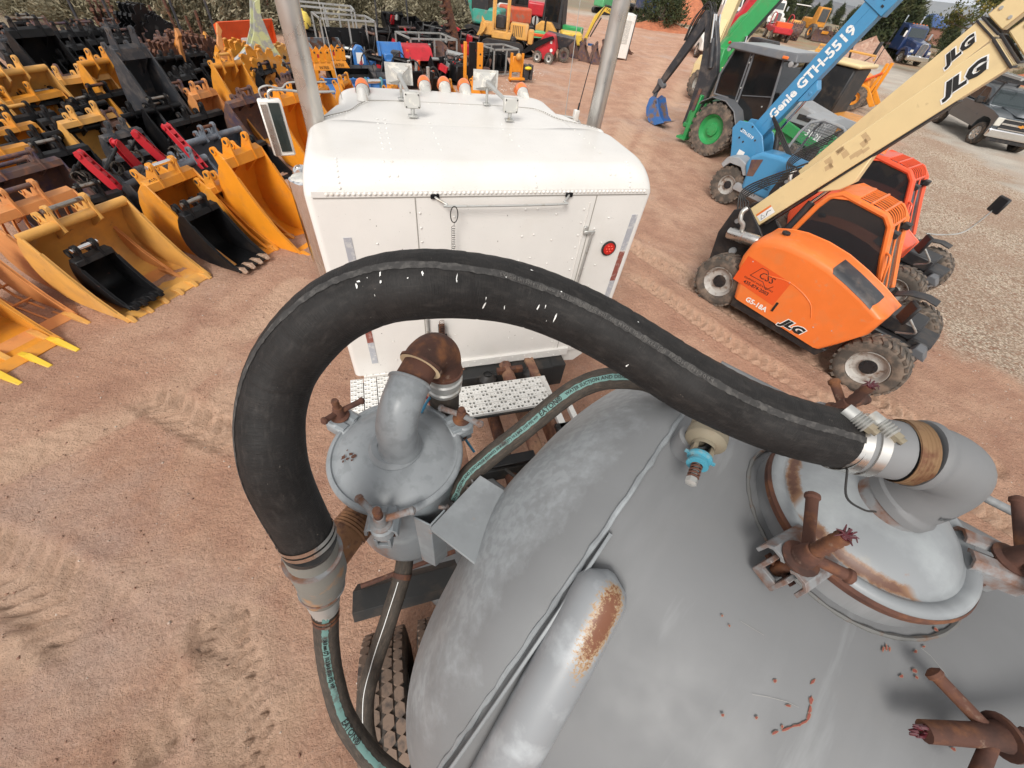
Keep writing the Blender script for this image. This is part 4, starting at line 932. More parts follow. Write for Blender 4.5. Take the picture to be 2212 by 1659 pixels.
rivets([(x,y,ZR+.006)for x,y in roofp],[(0,0,1)]*len(roofp),.006)
SP_=catmull([V(X0+.06,YF+.0,ZR-.02),V(X0+.14,YF+.06,ZR+.002),V(cabx0+.10,YF+.22,ZR+.004),V(cabx0+.20,YF+.44,ZR+.004),V(cabx0+.34,YF+.52,ZR+.004),V(0,YF+.53,ZR+.004),V(cabx1-.34,YF+.52,ZR+.004),V(cabx1-.20,YF+.44,ZR+.004),V(cabx1-.10,YF+.22,ZR+.004),V(X1-.14,YF+.06,ZR+.002),V(X1-.06,YF,ZR-.02)],8)
bs_=MB();bs_.tube(SP_,.0035,5);bs_.build('roof_seam',mat('seam_gap_grey',(.3,.28,.25),.7),truck)
for q_ in SP_[3:-3:1]:rivets([(q_.x,q_.y-.03,q_.z+.001)],[(0,0,1)],.0045)
wallp=[]
for i in range(14):wallp+=[(-.525,2.45-i*.1),(.655+tx-.76+.0,2.45-i*.1)]
for i in range(7):wallp+=[(-.30,2.42-i*.21),(.44,2.42-i*.2),(.20,2.46-i*.2),(.88,2.38-i*.2),(.78,2.3-i*.17)]
for i in range(6):wallp+=[(-.82,2.25-i*.22),(.29,2.46-i*.19)]
rivets([(x,YB-.002,z)for x,z in wallp],[back]*len(wallp),.0066)
L_=[(-.55+i*.062,YB-.028,ZB+(.03 if i%2 else -.01))for i in range(22)];rivets(L_,[back]*len(L_),.007)
L_=[(-1.1+i*.055,YB-.006,ZB+.01)for i in range(9)];rivets(L_,[back]*len(L_),.006)
o=RV.build('rivet',M_white_clean,truck,smooth=80);o['kind']='stuff'
b=MB();q=random.Random(17)
for i in range(90):
 if i<55:x,z=q.uniform(-1.0,.95),q.uniform(1.1,2.5);p=(x,YB-.0015,z);ex,ey=(1,0,0),(0,0,1)
 else:x,y=q.uniform(-.9,.9),q.uniform(YB+.4,YF+.6);p=(x,y,ZR+.009);ex,ey=(1,0,0),(0,1,0)
 r_=q.uniform(.0012,.0042);
 if i<55:b.add([(p[0]+r_*q.uniform(.5,1.4)*math.cos(k),p[1],p[2]+r_*q.uniform(.5,2.0)*math.sin(k))for k in(5.2,4.2,3.1,2.1,1.0,0)],[(0,1,2,3,4,5)])
b.build('paint_chip',mat('chip_dark',(.2,.17,.15),.8),truck,smooth=0)
hb0=K(942,432,2.56);hb1=K(1234,426,2.56)
hx0,hx1=hb0.x-tx,hb1.x-tx;hy=YB-.008
b=MB();b.tube(catmull([V(hx0,hy,2.558),V(hx0+.012,hy-.02,2.552),V(hx0+.07,hy-.055,2.53),V(hx0+.11,hy-.06,2.52),V(hx1-.09,hy-.06,2.52),V(hx1-.05,hy-.05,2.535),V(hx1-.012,hy-.02,2.555),V(hx1,hy,2.56)],6),.0075,10);bar=b.build('grab_bar',M_alu,truck)
b=MB();
for x in(hx0,hx1):b.box((x,YB-.012,2.56),(.055,.012,.032))
b.build('grab_bar_mount',M_black,truck,bevel=.004)
rx_=K(982,460,2.49).x-tx
b=MB();b.tube([V(rx_+.024*math.cos(t),hy-.072-.004*math.sin(t),2.472+.055*math.sin(t))for t in[2*PI*i/28 for i in range(29)]],.0035,6);b.build('hanging_ring',M_blackdull,truck)
b=MB();zt_=2.415;n_=260
pts=[V(rx_-.005+.012*math.cos(t*.75),hy-.06+.012*math.sin(t*.75),zt_-.028-t*.0019)for t in range(220)]
b.tube([V(rx_,hy-.07,zt_+.008),V(rx_,hy-.065,zt_-.025)]+pts,.0016,4);b.build('hanging_spring',M_blackdull,truck)
b=MB();px_=K(950,700,1.45);bx=px_.x-tx
b.tube([V(bx+.022*math.cos(t*.8),YB-.06+.022*math.sin(t*.8),1.58-t*.0022)for t in range(70)],.0022,4);b.build('coiled_cable',M_rust,truck)
b=MB();b.box((bx,YB-.03,1.47),(.05,.04,.09));b.box((bx,YB-.05,1.41),(.09,.04,.025));b.box((bx+.035,YB-.05,1.39),(.012,.03,.06));b.box((bx-.035,YB-.05,1.39),(.012,.03,.04));b.build('cable_hanger',M_black,truck,bevel=.003)
b=MB();hxx=.70
b.box((hxx,YB-.012,2.30),(.03,.02,.05));b.box((hxx+.03,YB-.03,2.285),(.09,.018,.024));b.cyl((hxx+.055,YB-.03,2.285),(hxx+.04,YB-.03,1.72),.012,12);b.box((hxx+.04,YB-.02,1.70),(.03,.04,.04));b.build('vertical_grab_handle',M_alu,truck,bevel=.003)
b=MB();b.box((hxx-.01,YB-.003,1.76),(.006,.006,1.48));b.build('door_edge',M_white,truck)
b=MB();b.cyl((-.53,YB-.016,1.94),(-.53,YB-.016,1.08),.012,10);b.build('hinge_rod',M_alu,truck)
lp=K(1315,568,2.06);lx=.955
b=MB();Mx=T(lx,YB-.004,2.13)@RX(PI/2);b.lathe([(.001,0),(.062,0),(.062,.012),(.050,.014)],28,Mx);b.build('tail_light_grommet',M_rubber,truck)
b=MB();b.lathe([(.050,.01),(.048,.019),(.001,.021)],28,Mx);tl=b.build('tail_light',M_red,truck)
b=MB()
for k in range(7):
 a=k*PI/3;r_=.026 if k<6 else 0;b.ball((r_*math.cos(a),r_*math.sin(a),.021),.009,M=Mx,seg=8,ring=4,sc=(1,1,.4))
b.build('light_diode',mat('bright_red_led',(.75,.05,.02),.2,coat=.4),tl)
for xx,zz,hh,mt in((-1.0,2.17,.26,M_tape),(-1.0,1.52,.28,M_tapered),(-1.0,1.26,.24,M_tape),(1.1,2.25,.3,M_tape),(1.1,1.95,.28,M_tapered),(1.1,1.68,.26,M_tape)):
 b=MB();b.box((xx,YB-.002,zz),(.05,.003,hh));b.build('reflective_tape',mt,truck)
def lamp(x,y,z,parent=truck):
 k0=len(bpy.data.objects);bb=MB();n_=12
 def half(prof,w0,w1):
  def f(u,v):
   a=(v-.5)*PI;k=u*(len(prof)-1);i=min(len(prof)-2,int(k));t=k-i;yy=prof[i][0]+(prof[i+1][0]-prof[i][0])*t;hh=prof[i][1]+(prof[i+1][1]-prof[i][1])*t
   w_=w0+(w1-w0)*u;return V(w_*math.sin(a),yy,hh*max(0.0,math.cos(a))**.6)
  return f
 bb.grid(half([(-.07,.003),(-.055,.022),(-.03,.042),(.0,.056),(.004,.058)],.027,.038),8,12);h_=bb.build('marker_lamp_housing',M_ltgrey,parent,smooth=60,M=T(x,y,z)@S(1.45,1.4,1.2))
 bb=MB();bb.grid(half([(.004,.060),(.03,.075),(.055,.078),(.085,.065),(.10,.04),(.106,.002)],.041,.036),10,12);bb.build('amber_lens',M_amber,h_,smooth=60)
zr=ZR-.003
for px,py in((783,192),(918,184),(961,186),(1005,190),(1130,198)):
 p=K(px,py,ZR+.03);lamp(p.x-tx,p.y,zr)
p=K(783,208,ZR+.02)
b=MB();b.lathe([(.045,0),(.043,.006),(.036,.03),(.022,.065),(.010,.078),(.001,.08)],18,T(p.x-tx,p.y-.02,zr+.006)@S(1,1.3,1));b.build('antenna_puck',M_white_clean,truck)
def horn(pf,pr,pm):
 """trumpet horn: rectangular bell facing forward, tube and grey driver box behind"""
 A_=K(pf[0],pf[1],ZR+.17)-V(tx,0,0);B_=K(pr[0],pr[1],ZR+.12)-V(tx,0,0)
 A_.y=max(A_.y,B_.y+.32)
 bb=MB();hw,hh=.098,.062;hx=.022
 q1=[A_+V(sx*hw,.06,sz*hh)for sx,sz in((-1,-1),(1,-1),(1,1),(-1,1))];q0=[A_+V(sx*hx,-.05,sz*hx)for sx,sz in((-1,-1),(1,-1),(1,1),(-1,1))]
 bb.add(q0+q1,[(0,1,5,4),(1,2,6,5),(2,3,7,6),(3,0,4,7),(0,3,2,1)])
 rim=[A_+V(sx*(hw+.008),.062,sz*(hh+.008))for sx,sz in((-1,-1),(1,-1),(1,1),(-1,1))];rim2=[A_+V(sx*(hw+.008),.045,sz*(hh+.008))for sx,sz in((-1,-1),(1,-1),(1,1),(-1,1))]
 bb.add(rim2+rim,[(0,1,5,4),(1,2,6,5),(2,3,7,6),(3,0,4,7),(0,3,2,1),(4,5,6,7)])
 hb=bb.build('horn_bell',M_ltgrey,truck,smooth=30)
 bb=MB();bb.tube([A_+V(0,-.05,0),A_+V(0,-.1,0),B_],[.026,.016,.014],12);bb.build('horn_tube',M_alu,hb)
 bb=MB();bb.box((0,0,0),(.115,.05,.10),T(*B_));bx=bb.build('horn_driver',M_ltgrey,truck,bevel=.008)
 bb=MB()
 for sx in(-1,1):
  for sz in(-1,1):bb.cyl(B_+V(sx*.045,-.03,sz*.038),B_+V(sx*.045,-.024,sz*.038),.005,8)
 bb.build('driver_screw',M_blackdull,bx)
 bb=MB();bb.cyl((A_.x,A_.y-.02,zr+.02),(A_.x,A_.y-.02,A_.z-.02),.012,8);bb.box((A_.x,A_.y-.02,zr+.024),(.06,.05,.012));bb.cyl((B_.x,B_.y,zr+.02),(B_.x,B_.y,B_.z-.05),.016,8);bb.box((B_.x,B_.y,zr+.024),(.07,.05,.014));bb.build('horn_bracket',M_alu,hb,bevel=.003)
horn((863,163),(890,216),None);horn((1052,177),(1103,227),None)
M_dkmirror=mat('dark_mirror_glass',(.03,.04,.038),.08,.2)
def stack(px,py,top=5.2):
 p=K(px,py,2.72);x,y=p.x-tx,p.y
 bb=MB();bb.tube([V(x,y,.9),V(x,y,top-.5),V(x,y-.02,top-.3),V(x,y-.12,top)],.068,28);s_=bb.build('exhaust_stack',M_stack,truck,smooth=60)
 bb=MB();bb.lathe([(.069,2.44),(.073,2.44),(.073,2.5),(.069,2.5)],24,T(x,y,0));bb.box((x+(.12 if x>0 else .12)*(-1 if x>0 else 1),y-.02,2.47),(.2,.03,.02));bb.build('stack_clamp',M_steel,s_)
 return x,y
SL=stack(679,255);SR=stack(1286,255)
b=MB();ax_,ay_=K(648,330,2.2).x-tx,K(648,330,2.2).y
_p=KD(640,345,2.95);ax_,ay_=_p.x-tx,_p.y
b.lathe([(.10,1.2),(.10,2.26),(.095,2.28),(.082,2.285)],28,T(ax_,ay_,0));b.build('air_cleaner',M_chrome,truck)
b=MB();b.lathe([(.082,2.284),(.07,2.30),(.001,2.305)],24,T(ax_,ay_,0));b.build('air_cleaner_cap',M_ltgrey,truck)
for sg in(-1,1):
 x_=X0-.20 if sg<0 else cabx1+.42
 yy=3.95 if sg<0 else 4.25
 if sg<0:
  mc=K(603,278,2.2);x_,yy=mc.x-tx,mc.y
  _p=KD(600,280,3.4);x_,yy,zz=_p.x-tx,_p.y,_p.z
  mz=T(x_,yy,zz)@RZ(R_(12));b=MB();b.box((0,.04,0),(.18,.07,.43),mz);mr=b.build('mirror_housing',M_white_clean,truck,bevel=.012)
  b=MB();b.box((.025,.0,.01),(.085,.008,.37),mz);b.build('mirror_glass',M_dkmirror,mr)
  b=MB();b.box((-.055,.001,-.01),(.045,.008,.39),mz);b.build('mirror_frame',M_steel,mr)
  b=MB();b.tube(catmull([mz@V(0,.03,.21),mz@V(.02,.03,.27),mz@V(.1,.03,.28),mz@V(.3,.05,.26),mz@V(.55,.1,.25)],6),.010,8);b.tube(catmull([mz@V(-.05,.03,.21),mz@V(-.05,.03,.28),mz@V(.02,.02,.31),mz@V(.12,.03,.29),mz@V(.2,.03,.33),mz@V(.5,.1,.32)],6),.006,6)
  b.build('mirror_arm',M_alu,mr)
  b=MB();b.lathe([(.085,-.02),(.08,.0),(.06,.02),(.001,.03)],20,T(x_+.1,yy-.02,2.02)@RX(PI/2)@RZ(0));b.build('round_mirror',M_chrome,mr)
 else:
  b=MB();x0_=cabx1;b.tube(catmull([V(x0_-.02,4.15,2.62),V(x0_+.15,4.15,2.62),V(x0_+.3,4.12,2.60),V(x0_+.36,4.1,2.5)],6),.011,8);b.tube(catmull([V(x0_,4.05,2.60),V(x0_+.14,4.06,2.58),V(x0_+.3,4.1,2.55)],6),.011,8);mr=b.build('mirror_arm',M_alu,truck)
  b=MB();b.box((x0_+.27,4.12,2.64),(.05,.05,.09));b.build('arm_bracket',M_white_clean,mr,bevel=.005)
  b=MB();b.box((x0_+.36,4.16,2.25),(.17,.06,.42));b.build('mirror_housing',M_white_clean,truck,bevel=.012)
  b=MB();b.tube([V(x0_+.28,4.12,2.68),V(x0_+.34,4.16,3.1)],[.005,.0035],6);b.cyl((x0_+.28,4.12,2.66),(x0_+.285,4.122,2.74),.009,8);b.build('short_antenna',M_blackdull,truck)
  b=MB();b.tube([V(x0_+.17,4.15,2.62),V(x0_+.10,4.2,4.2)],[.0035,.002],5);b.build('whip_antenna',M_alu,truck)
b=MB();b.tube([V(-.93,4.0,2.5),V(-1.03,4.06,4.0)],[.0035,.002],5);b.build('whip_antenna',M_alu,truck)
b=MB();b.prism([(4.43,1.1),(6.1,.9),(6.1,1.35),(4.43,1.75)],-.7,.7,'x');b.build('hood',M_white,truck,bevel=.08,segs=3)
b=MB();b.box((0,6.2,.6),(2.1,.2,.4));b.build('bumper',M_chrome,truck,bevel=.02)
b=MB()
for x in(-.43,.43):b.box((x,.6,.86),(.09,8.0,.26))
b.build('frame_rail',M_dirtybrown,truck,bevel=.004)
b=MB()
for y in(2.1,1.45,.5,-.4):b.box((0,y,.86),(.8,.1,.16))
b.build('cross_member',M_blackdull,truck,bevel=.006)
b=MB();b.tube([V(-.05,2.6,.82),V(-.05,-.6,.78)],.055,14);b.build('drive_shaft',M_rust,truck)
b=MB();b.tube([V(.18,2.5,.95),V(.18,1.2,.95)],.06,14);b.build('cross_pipe',M_dirtybrown,truck)
b=MB();b.box((.1,2.44,.90),(1.1,.12,.12));b.box((.3,2.5,.8),(1.0,.2,.3));b.build('rear_cab_beam',M_blackdull,truck,bevel=.01)
for x in(-.02,.42):
 b=MB();b.lathe([(.06,.84),(.085,.87),(.085,.93),(.06,.96),(.04,.98)],18,T(x,2.38,0));b.build('air_bag',M_rubber,truck)
b=MB();b.box((.2,2.40,.98),(.25,.05,.05));b.build('rusty_bracket',M_rust,truck)
q=random.Random(31)
b=MB()
for i in range(7):
 x0_,y0_=q.uniform(-.3,.5),q.uniform(.9,1.7);b.tube(catmull([V(x0_,y0_,1.0),V(x0_+q.uniform(-.2,.3),y0_-.2,1.05+q.uniform(-.05,.08)),V(x0_+q.uniform(0,.5),y0_-.5,1.0)],5),.012,6)
b.build('frame_hose',M_blackdull,truck)
b=MB();b.box((.25,1.45,.98),(.95,.09,.03));b.box((.35,1.18,.93),(.5,.13,.1));b.box((.5,1.6,.95),(.22,.16,.16));b.lathe([(.09,.88),(.11,.9),(.11,1.0),(.05,1.03),(.001,1.03)],16,T(.42,1.35,0));b.lathe([(.07,.88),(.08,.9),(.08,1.02),(.03,1.04),(.001,1.04)],16,T(.12,1.12,0));b.build('frame_valve_gear',M_black,truck,bevel=.006)
b=MB();b.lathe([(.06,.9),(.07,.92),(.07,1.0),(.085,1.01),(.085,1.04),(.05,1.05),(.001,1.05)],16,T(.0,.98,0));b.build('pale_filter',M_alu,truck)
M_plank=mat('diamond_grip_plank',(.76,.75,.72),.5,.2,[((.4,.36,.3),20,.6,.72)],var=.06)
def plank(x0,y0,w_,l_,z,rz=0,name='deck_plank',nx=None,ny=4):
 """grip plank with real holes: each cell is a square plate round an octagonal hole"""
 cell=l_/ny;nx=nx or max(1,int(w_/cell));cx=w_/nx;bb=MB()
 for i in range(nx):
  for j in range(ny):
   big=(i//2+j)%2==0
   X_,Y_=i*cx,j*cell;r_=(.36 if big else .13)*min(cx,cell);mx_,my_=X_+cx/2,Y_+cell/2
   sq=[(X_,Y_),(mx_,Y_),(X_+cx,Y_),(X_+cx,my_),(X_+cx,Y_+cell),(mx_,Y_+cell),(X_,Y_+cell),(X_,my_)]
   oc=[(mx_+r_*math.cos(-3*PI/4+k*PI/4),my_+r_*math.sin(-3*PI/4+k*PI/4))for k in range(8)]
   vs=[(x,y,0)for x,y in sq]+[(x,y,.004 if big else .002)for x,y in oc]+[(x,y,-.012)for x,y in oc]
   bb.add(vs,[(k,(k+1)%8,8+(k+1)%8,8+k)for k in range(8)]+[(8+k,8+(k+1)%8,16+(k+1)%8,16+k)for k in range(8)])
 bb.sheet([(0,0),(0,-.03)],.003,0,w_,'x');bb.sheet([(l_,0),(l_,-.03)],-.003,0,w_,'x')
 return bb.build(name,M_plank,truck,smooth=30,M=T(x0-tx,y0,z)@RZ(rz))
zd=1.12
a0=K(965,836,zd);a1=K(1158,812,zd);a3=K(1000,914,zd)
wv=(a1-a0);rz_=0.0
y_top=.5*(a0.y+a1.y)
for k in range(3):plank(.335,y_top-.012-(k+1)*.107,.82+k*.012,.103,zd,0,nx=26,ny=3)
for k in range(3):plank(-.475+k*.112,2.03,.105,.5,.98,0,nx=4,ny=20)
plank(.30,.86,.5,.20,1.12,0,nx=20,ny=8)
b=MB();b.box((.75-tx,1.97,zd-.035),(.78,.30,.02));b.box((-.31-tx,2.28,.945),(.30,.46,.01));b.build('added_dark_backing',M_blackdull,truck)  # dark sheets added below the planks so their holes look shaded
b=MB();b.box((1.22-tx,1.78,1.0),(.06,.9,.06));b.box((1.36-tx,1.5,1.0),(.05,.7,.05));b.build('side_step_rail',M_plank,truck,bevel=.004)
def drive_tyre(x,y,outer=True):
 Rt,hw=.50,.128;zc_=.50
 Mx=T(x,y,zc_)@RY(PI/2)
 bb=MB();bb.lathe([(.28,-.11),(.33,-.13),(.42,-.135),(.47,-.125),(.487,-.112),(.488,0),(.487,.112),(.47,.125),(.42,.135),(.33,.13),(.28,.11)],64,Mx);ty=bb.build('drive_tyre',M_tyre,truck,smooth=40)
 bb=MB();pitch=2*PI/46
 for i in range(46):
  for j,(cxx,wd,off)in enumerate(((-.094,.05,0),(-.034,.056,.5),(.034,.056,0),(.094,.05,.5))):
   th=(i+off)*pitch;hexp=[]
   for k in range(6):
    a=k*PI/3+PI/6;hexp.append((cxx+wd*.62*math.cos(a)*.98,th+pitch*.60*math.sin(a)))
   lo=[(.486*math.cos(t_),.486*math.sin(t_),xx)for xx,t_ in hexp];hi=[(.5015*math.cos(th+(t_-th)*.92),.5015*math.sin(th+(t_-th)*.92),cxx+(xx-cxx)*.92)for xx,t_ in hexp]
   bb.add(lo+hi,[(6,7,8,9,10,11)]+[(k,(k+1)%6,6+(k+1)%6,6+k)for k in range(6)],Mx)
 bb.build('tread_blocks',M_tyredust,ty,smooth=30)
 bb=MB();bb.lathe([(.281,.10),(.26,.06),(.2,.05),(.12,.09),(.001,.09)],24,Mx);bb.lathe([(.281,-.10),(.26,-.06),(.2,-.05),(.12,-.09),(.001,-.09)],24,Mx);bb.build('wheel_rim',M_alu,ty)
for y in(.12,-1.2):
 for x in(-.36,-.03):drive_tyre(x-tx,y)
 for x in(1.55,1.88):drive_tyre(x-tx,y)
for x in(-.3,1.82):
 b=MB();Mx=T(x-tx,5.3,.5)@RY(PI/2);b.lathe([(.28,-.11),(.42,-.14),(.49,-.11),(.5,0),(.49,.11),(.42,.14),(.28,.11)],32,Mx);ty=b.build('steer_tyre',M_tyre,truck)
b=MB();b.sheet([(.82,.98),(.74,1.13),(.62,1.16),(.585,1.10)],.006,-1.22,-.62,'x');b.build('quarter_fender',M_blackdull,truck,bevel=.003)
b=MB();b.tube([V(-1.17,.75,1.155),V(-.62,.80,1.19)],.014,8);b.build('fender_rod',M_rust,truck)
b=MB();b.tube(catmull([V(-.72,.52,1.5),V(-.70,.42,1.35),V(-.66,.38,1.2)],5),.01,8);b.box((-.63,.34,1.16),(.09,.07,.06));b.cyl((-.66,.34,1.22),(-.58,.34,1.22),.022,10);b.build('brake_fitting',M_rustgrey,truck,bevel=.004)
# ------------------------------------------------------------------ excavator buckets in rows
M_yel=mat('bucket_yellow',(.66,.27,.03),.45,0,[((.42,.19,.05),4,.48,.72,9,None,.75),((.16,.06,.03),9,.66,.72,9,None,.9),((.50,.38,.24),3,.60,.75,9,(1,1,.4),.5)],bump=(40,.06,.003),var=.1,rvar=.1)
M_yel2=mat('faded_bucket_yellow',(.66,.34,.08),.5,0,[((.48,.25,.085),4,.46,.7,9,None,.75),((.2,.09,.045),8,.66,.72,9,None,.8),((.5,.40,.28),3,.60,.75,9,(1,1,.4),.5)],bump=(40,.06,.003),var=.1)
M_org=mat('bucket_orange_yellow',(.74,.27,.018),.4,0,[((.5,.2,.05),5,.55,.75,7,None,.6)],bump=(40,.05,.003),var=.07,rvar=.1)
M_ora=mat('faded_orange',(.60,.25,.08),.5,0,[((.4,.16,.06),5,.5,.75,7,None,.7)],var=.1)
M_dkg=mat('charcoal_paint',(.032,.034,.040),.5,0,[((.3,.15,.06),9,.66,.75,6,None,.7),((.12,.1,.09),4,.5,.7)],var=.12)
M_brn=mat('brown_worn_paint',(.13,.075,.06),.6,.1,[((.22,.1,.06),9,.5,.65),((.07,.05,.08),4,.5,.65)],bump=(50,.2,.003),var=.2)
M_slate=mat('slate_grey_paint',(.13,.15,.18),.45,0,[((.22,.24,.27),5,.5,.7)],var=.1)
M_redp=mat('red_paint',(.48,.02,.03),.4,0,[((.25,.02,.02),6,.55,.75)],var=.1)
M_redo=mat('orange_paint',(.75,.10,.02),.4,0,[((.4,.1,.05),6,.6,.8)],var=.08)
M_blue=mat('blue_paint',(.04,.17,.46),.4,0,[((.1,.2,.36),6,.55,.75)],var=.1)
M_pin=mat('pin_steel',(.32,.3,.27),.4,.8,[((.15,.08,.05),12,.5,.65)],var=.15)
M_tooth=mat('worn_tooth_steel',(.42,.28,.2),.5,.3,[((.55,.4,.3),20,.5,.6)],var=.2)
BRZ=math.atan2(.815,.58)
def bucket(px,py,W,H,D,m_,label,teeth=4,tube='box',pins=(1,),rz=0.0,es=.32,earh=.13,m_t=None,m_pin=None,zoff=0.0,holes=True,skel=False,group='excavator buckets standing in rows',lab_t=None,tl=.16,atground=False,mark=None):
 mt_=m_t or m_
 p=K(px,py,H+zoff)if not atground else K(px,py,0)
 z0=gz(p.x,p.y)if zoff==0 else gz(p.x,p.y)+zoff
 r=BRZ+rz
 root=empty('excavator_bucket',label,'bucket',group=group,M=T(p.x,p.y,z0)@RZ(r))
 if atground:root.matrix_world=T(p.x,p.y,z0)@RZ(r)@T(0,D*.78,0)
 back=[(-D*.78,.012),(-D*.4,.0),(-D*.1,.012),(D*.08,.06*H),(D*.18,.16*H),(D*.235,.30*H),(D*.24,.46*H),(D*.20,.64*H),(D*.12,.82*H),(.0,.97*H)]
 front=[(-.07,.97*H),(-.16*D,.80*H),(-.33*D,.52*H),(-.52*D,.27*H),(-.70*D,.11*H),(-.80*D,.03)]
 poly=back+front
 if not skel:
  b=MB();b.sheet(back,-.016,-W/2+.001,W/2-.001,'x');b.build('shell',m_,root,smooth=50)
 else:
  n_=max(5,int(W/.11))
  for i in range(n_):
   x=-W/2+W*(i+.5)/n_;b=MB();b.sheet(back,-.03,x-.012,x+.012,'x');b.build('grid_bar',m_,root,smooth=50)
  for k in(2,4,6,8):
   b=MB();b.cyl((-W/2,back[k][0],back[k][1]+.03),(W/2,back[k][0],back[k][1]+.03),.016,6);b.build('cross_rod',m_,root)
 b=None
 for sg in(-1,1):
  b=MB();x=sg*W/2;b.prism(poly,x-.011,x+.011,'x');b.build('side_plate',m_,root,smooth=0,bevel=.004)
  b=MB();b.sheet([(y,z)for y,z in[(-.16*D,.80*H),(-.33*D,.52*H),(-.52*D,.27*H),(-.70*D,.11*H),(-.82*D,.02)]],.022,x-.02,x+.02,'x');b.build('side_cutter',m_,root,smooth=30)
 b=MB()
 if tube=='pipe':b.cyl((-W/2-.01,-.02,H-.045),(W/2+.01,-.02,H-.045),.055,18)
 else:b.hexa([(-W/2,-.10,H*.87),(W/2,-.10,H*.87),(W/2,.08,H*.86),(-W/2,.08,H*.86),(-W/2,-.075,H*.97),(W/2,-.075,H*.97),(W/2,.02,H),(-W/2,.02,H)])
 b.build('top_rail',m_,root,bevel=.006 if tube!='pipe' else 0)
 b=MB();b.hexa([(-W/2,-.83*D,-.002),(W/2,-.83*D,-.002),(W/2,-.66*D,-.002),(-W/2,-.66*D,-.002),(-W/2,-.83*D,.008),(W/2,-.83*D,.008),(W/2,-.66*D,.035),(-W/2,-.66*D,.035)]);b.build('cutting_edge',m_,root)
 if teeth:
  me0=None
  for i in range(teeth):
   x=-W/2+.04+(W-.08)*i/max(1,teeth-1)if teeth>1 else 0
   if me0 is None:
    b=MB();w_=.032;y0=-.74*D
    b.hexa([(-w_,y0-.06,-.004),(w_,y0-.06,-.004),(w_,y0+.09,-.002),(-w_,y0+.09,-.002),(-w_*.9,y0-.06,.062),(w_*.9,y0-.06,.062),(w_*.9,y0+.09,.03),(-w_*.9,y0+.09,.03)])
    b.hexa([(-w_*.8,y0-tl,-.004),(w_*.8,y0-tl,-.004),(w_*1.05,y0-.062,-.004),(-w_*1.05,y0-.062,-.004),(-w_*.75,y0-tl,.012),(w_*.75,y0-tl,.012),(w_,y0-.062,.068),(-w_,y0-.062,.068)])
    o=b.build('tooth',mt_,root,bevel=.004);me0=o
   else:
    o=me0.copy();COL.objects.link(o);o.parent=root
   o.location=(x,0,0)
 yb,zb=D*.26,H*.93+earh*.3;yf,zf=-.015,H+earh
 for sg in(-1,1):
  x=sg*es/2;b=MB();rb=.058
  ear=[(-.11,H*.88),(-.085,H*.99),(yf-rb,zf-.01),(yf-rb*.7,zf+rb*.7),(yf,zf+rb),(yf+rb*.7,zf+rb*.7),(yf+rb,zf),((yf+yb)/2,min(zf,zb)-.03),(yb-rb*.6,zb+rb*.6),(yb,zb+rb),(yb+rb*.8,zb+rb*.5),(yb+rb,zb-.01),(D*.24,H*.72),(D*.15,H*.70)]
  b.prism(ear,x-.014,x+.014,'x');e_=b.build('mounting_ear',m_,root,smooth=30,bevel=.003)
  for(yy,zz)in((yf,zf),(yb,zb)):
   b=MB();b.ring((0,0,0),rb*.92,.028,.05,T(x,yy,zz)@RY(PI/2),18);b.build('pin_boss',m_,e_)
   if holes and not((yy==yf and 1 in pins)or(yy==yb and 2 in pins)):
    b=MB();b.lathe([(.028,-.0255),(.001,-.0255)],14,T(x,yy,zz)@RY(PI/2));b.lathe([(.028,.0255),(.001,.0255)],14,T(x,yy,zz)@RY(PI/2));b.build('pin_hole',M_blackdull,e_)
 for k in pins:
  yy,zz=((yf,zf),(yb,zb))[k-1];b=MB();b.cyl((-es/2-.05,yy,zz),(es/2+.05,yy,zz),.027,14);b.build('pin',m_pin or M_pin,root)
 if mark:lettering(mark,.075,M_ink,root,T(-W*.28,-.035,H*.985)@RX(R_(18)),.001,name='painted_mark')
 return root
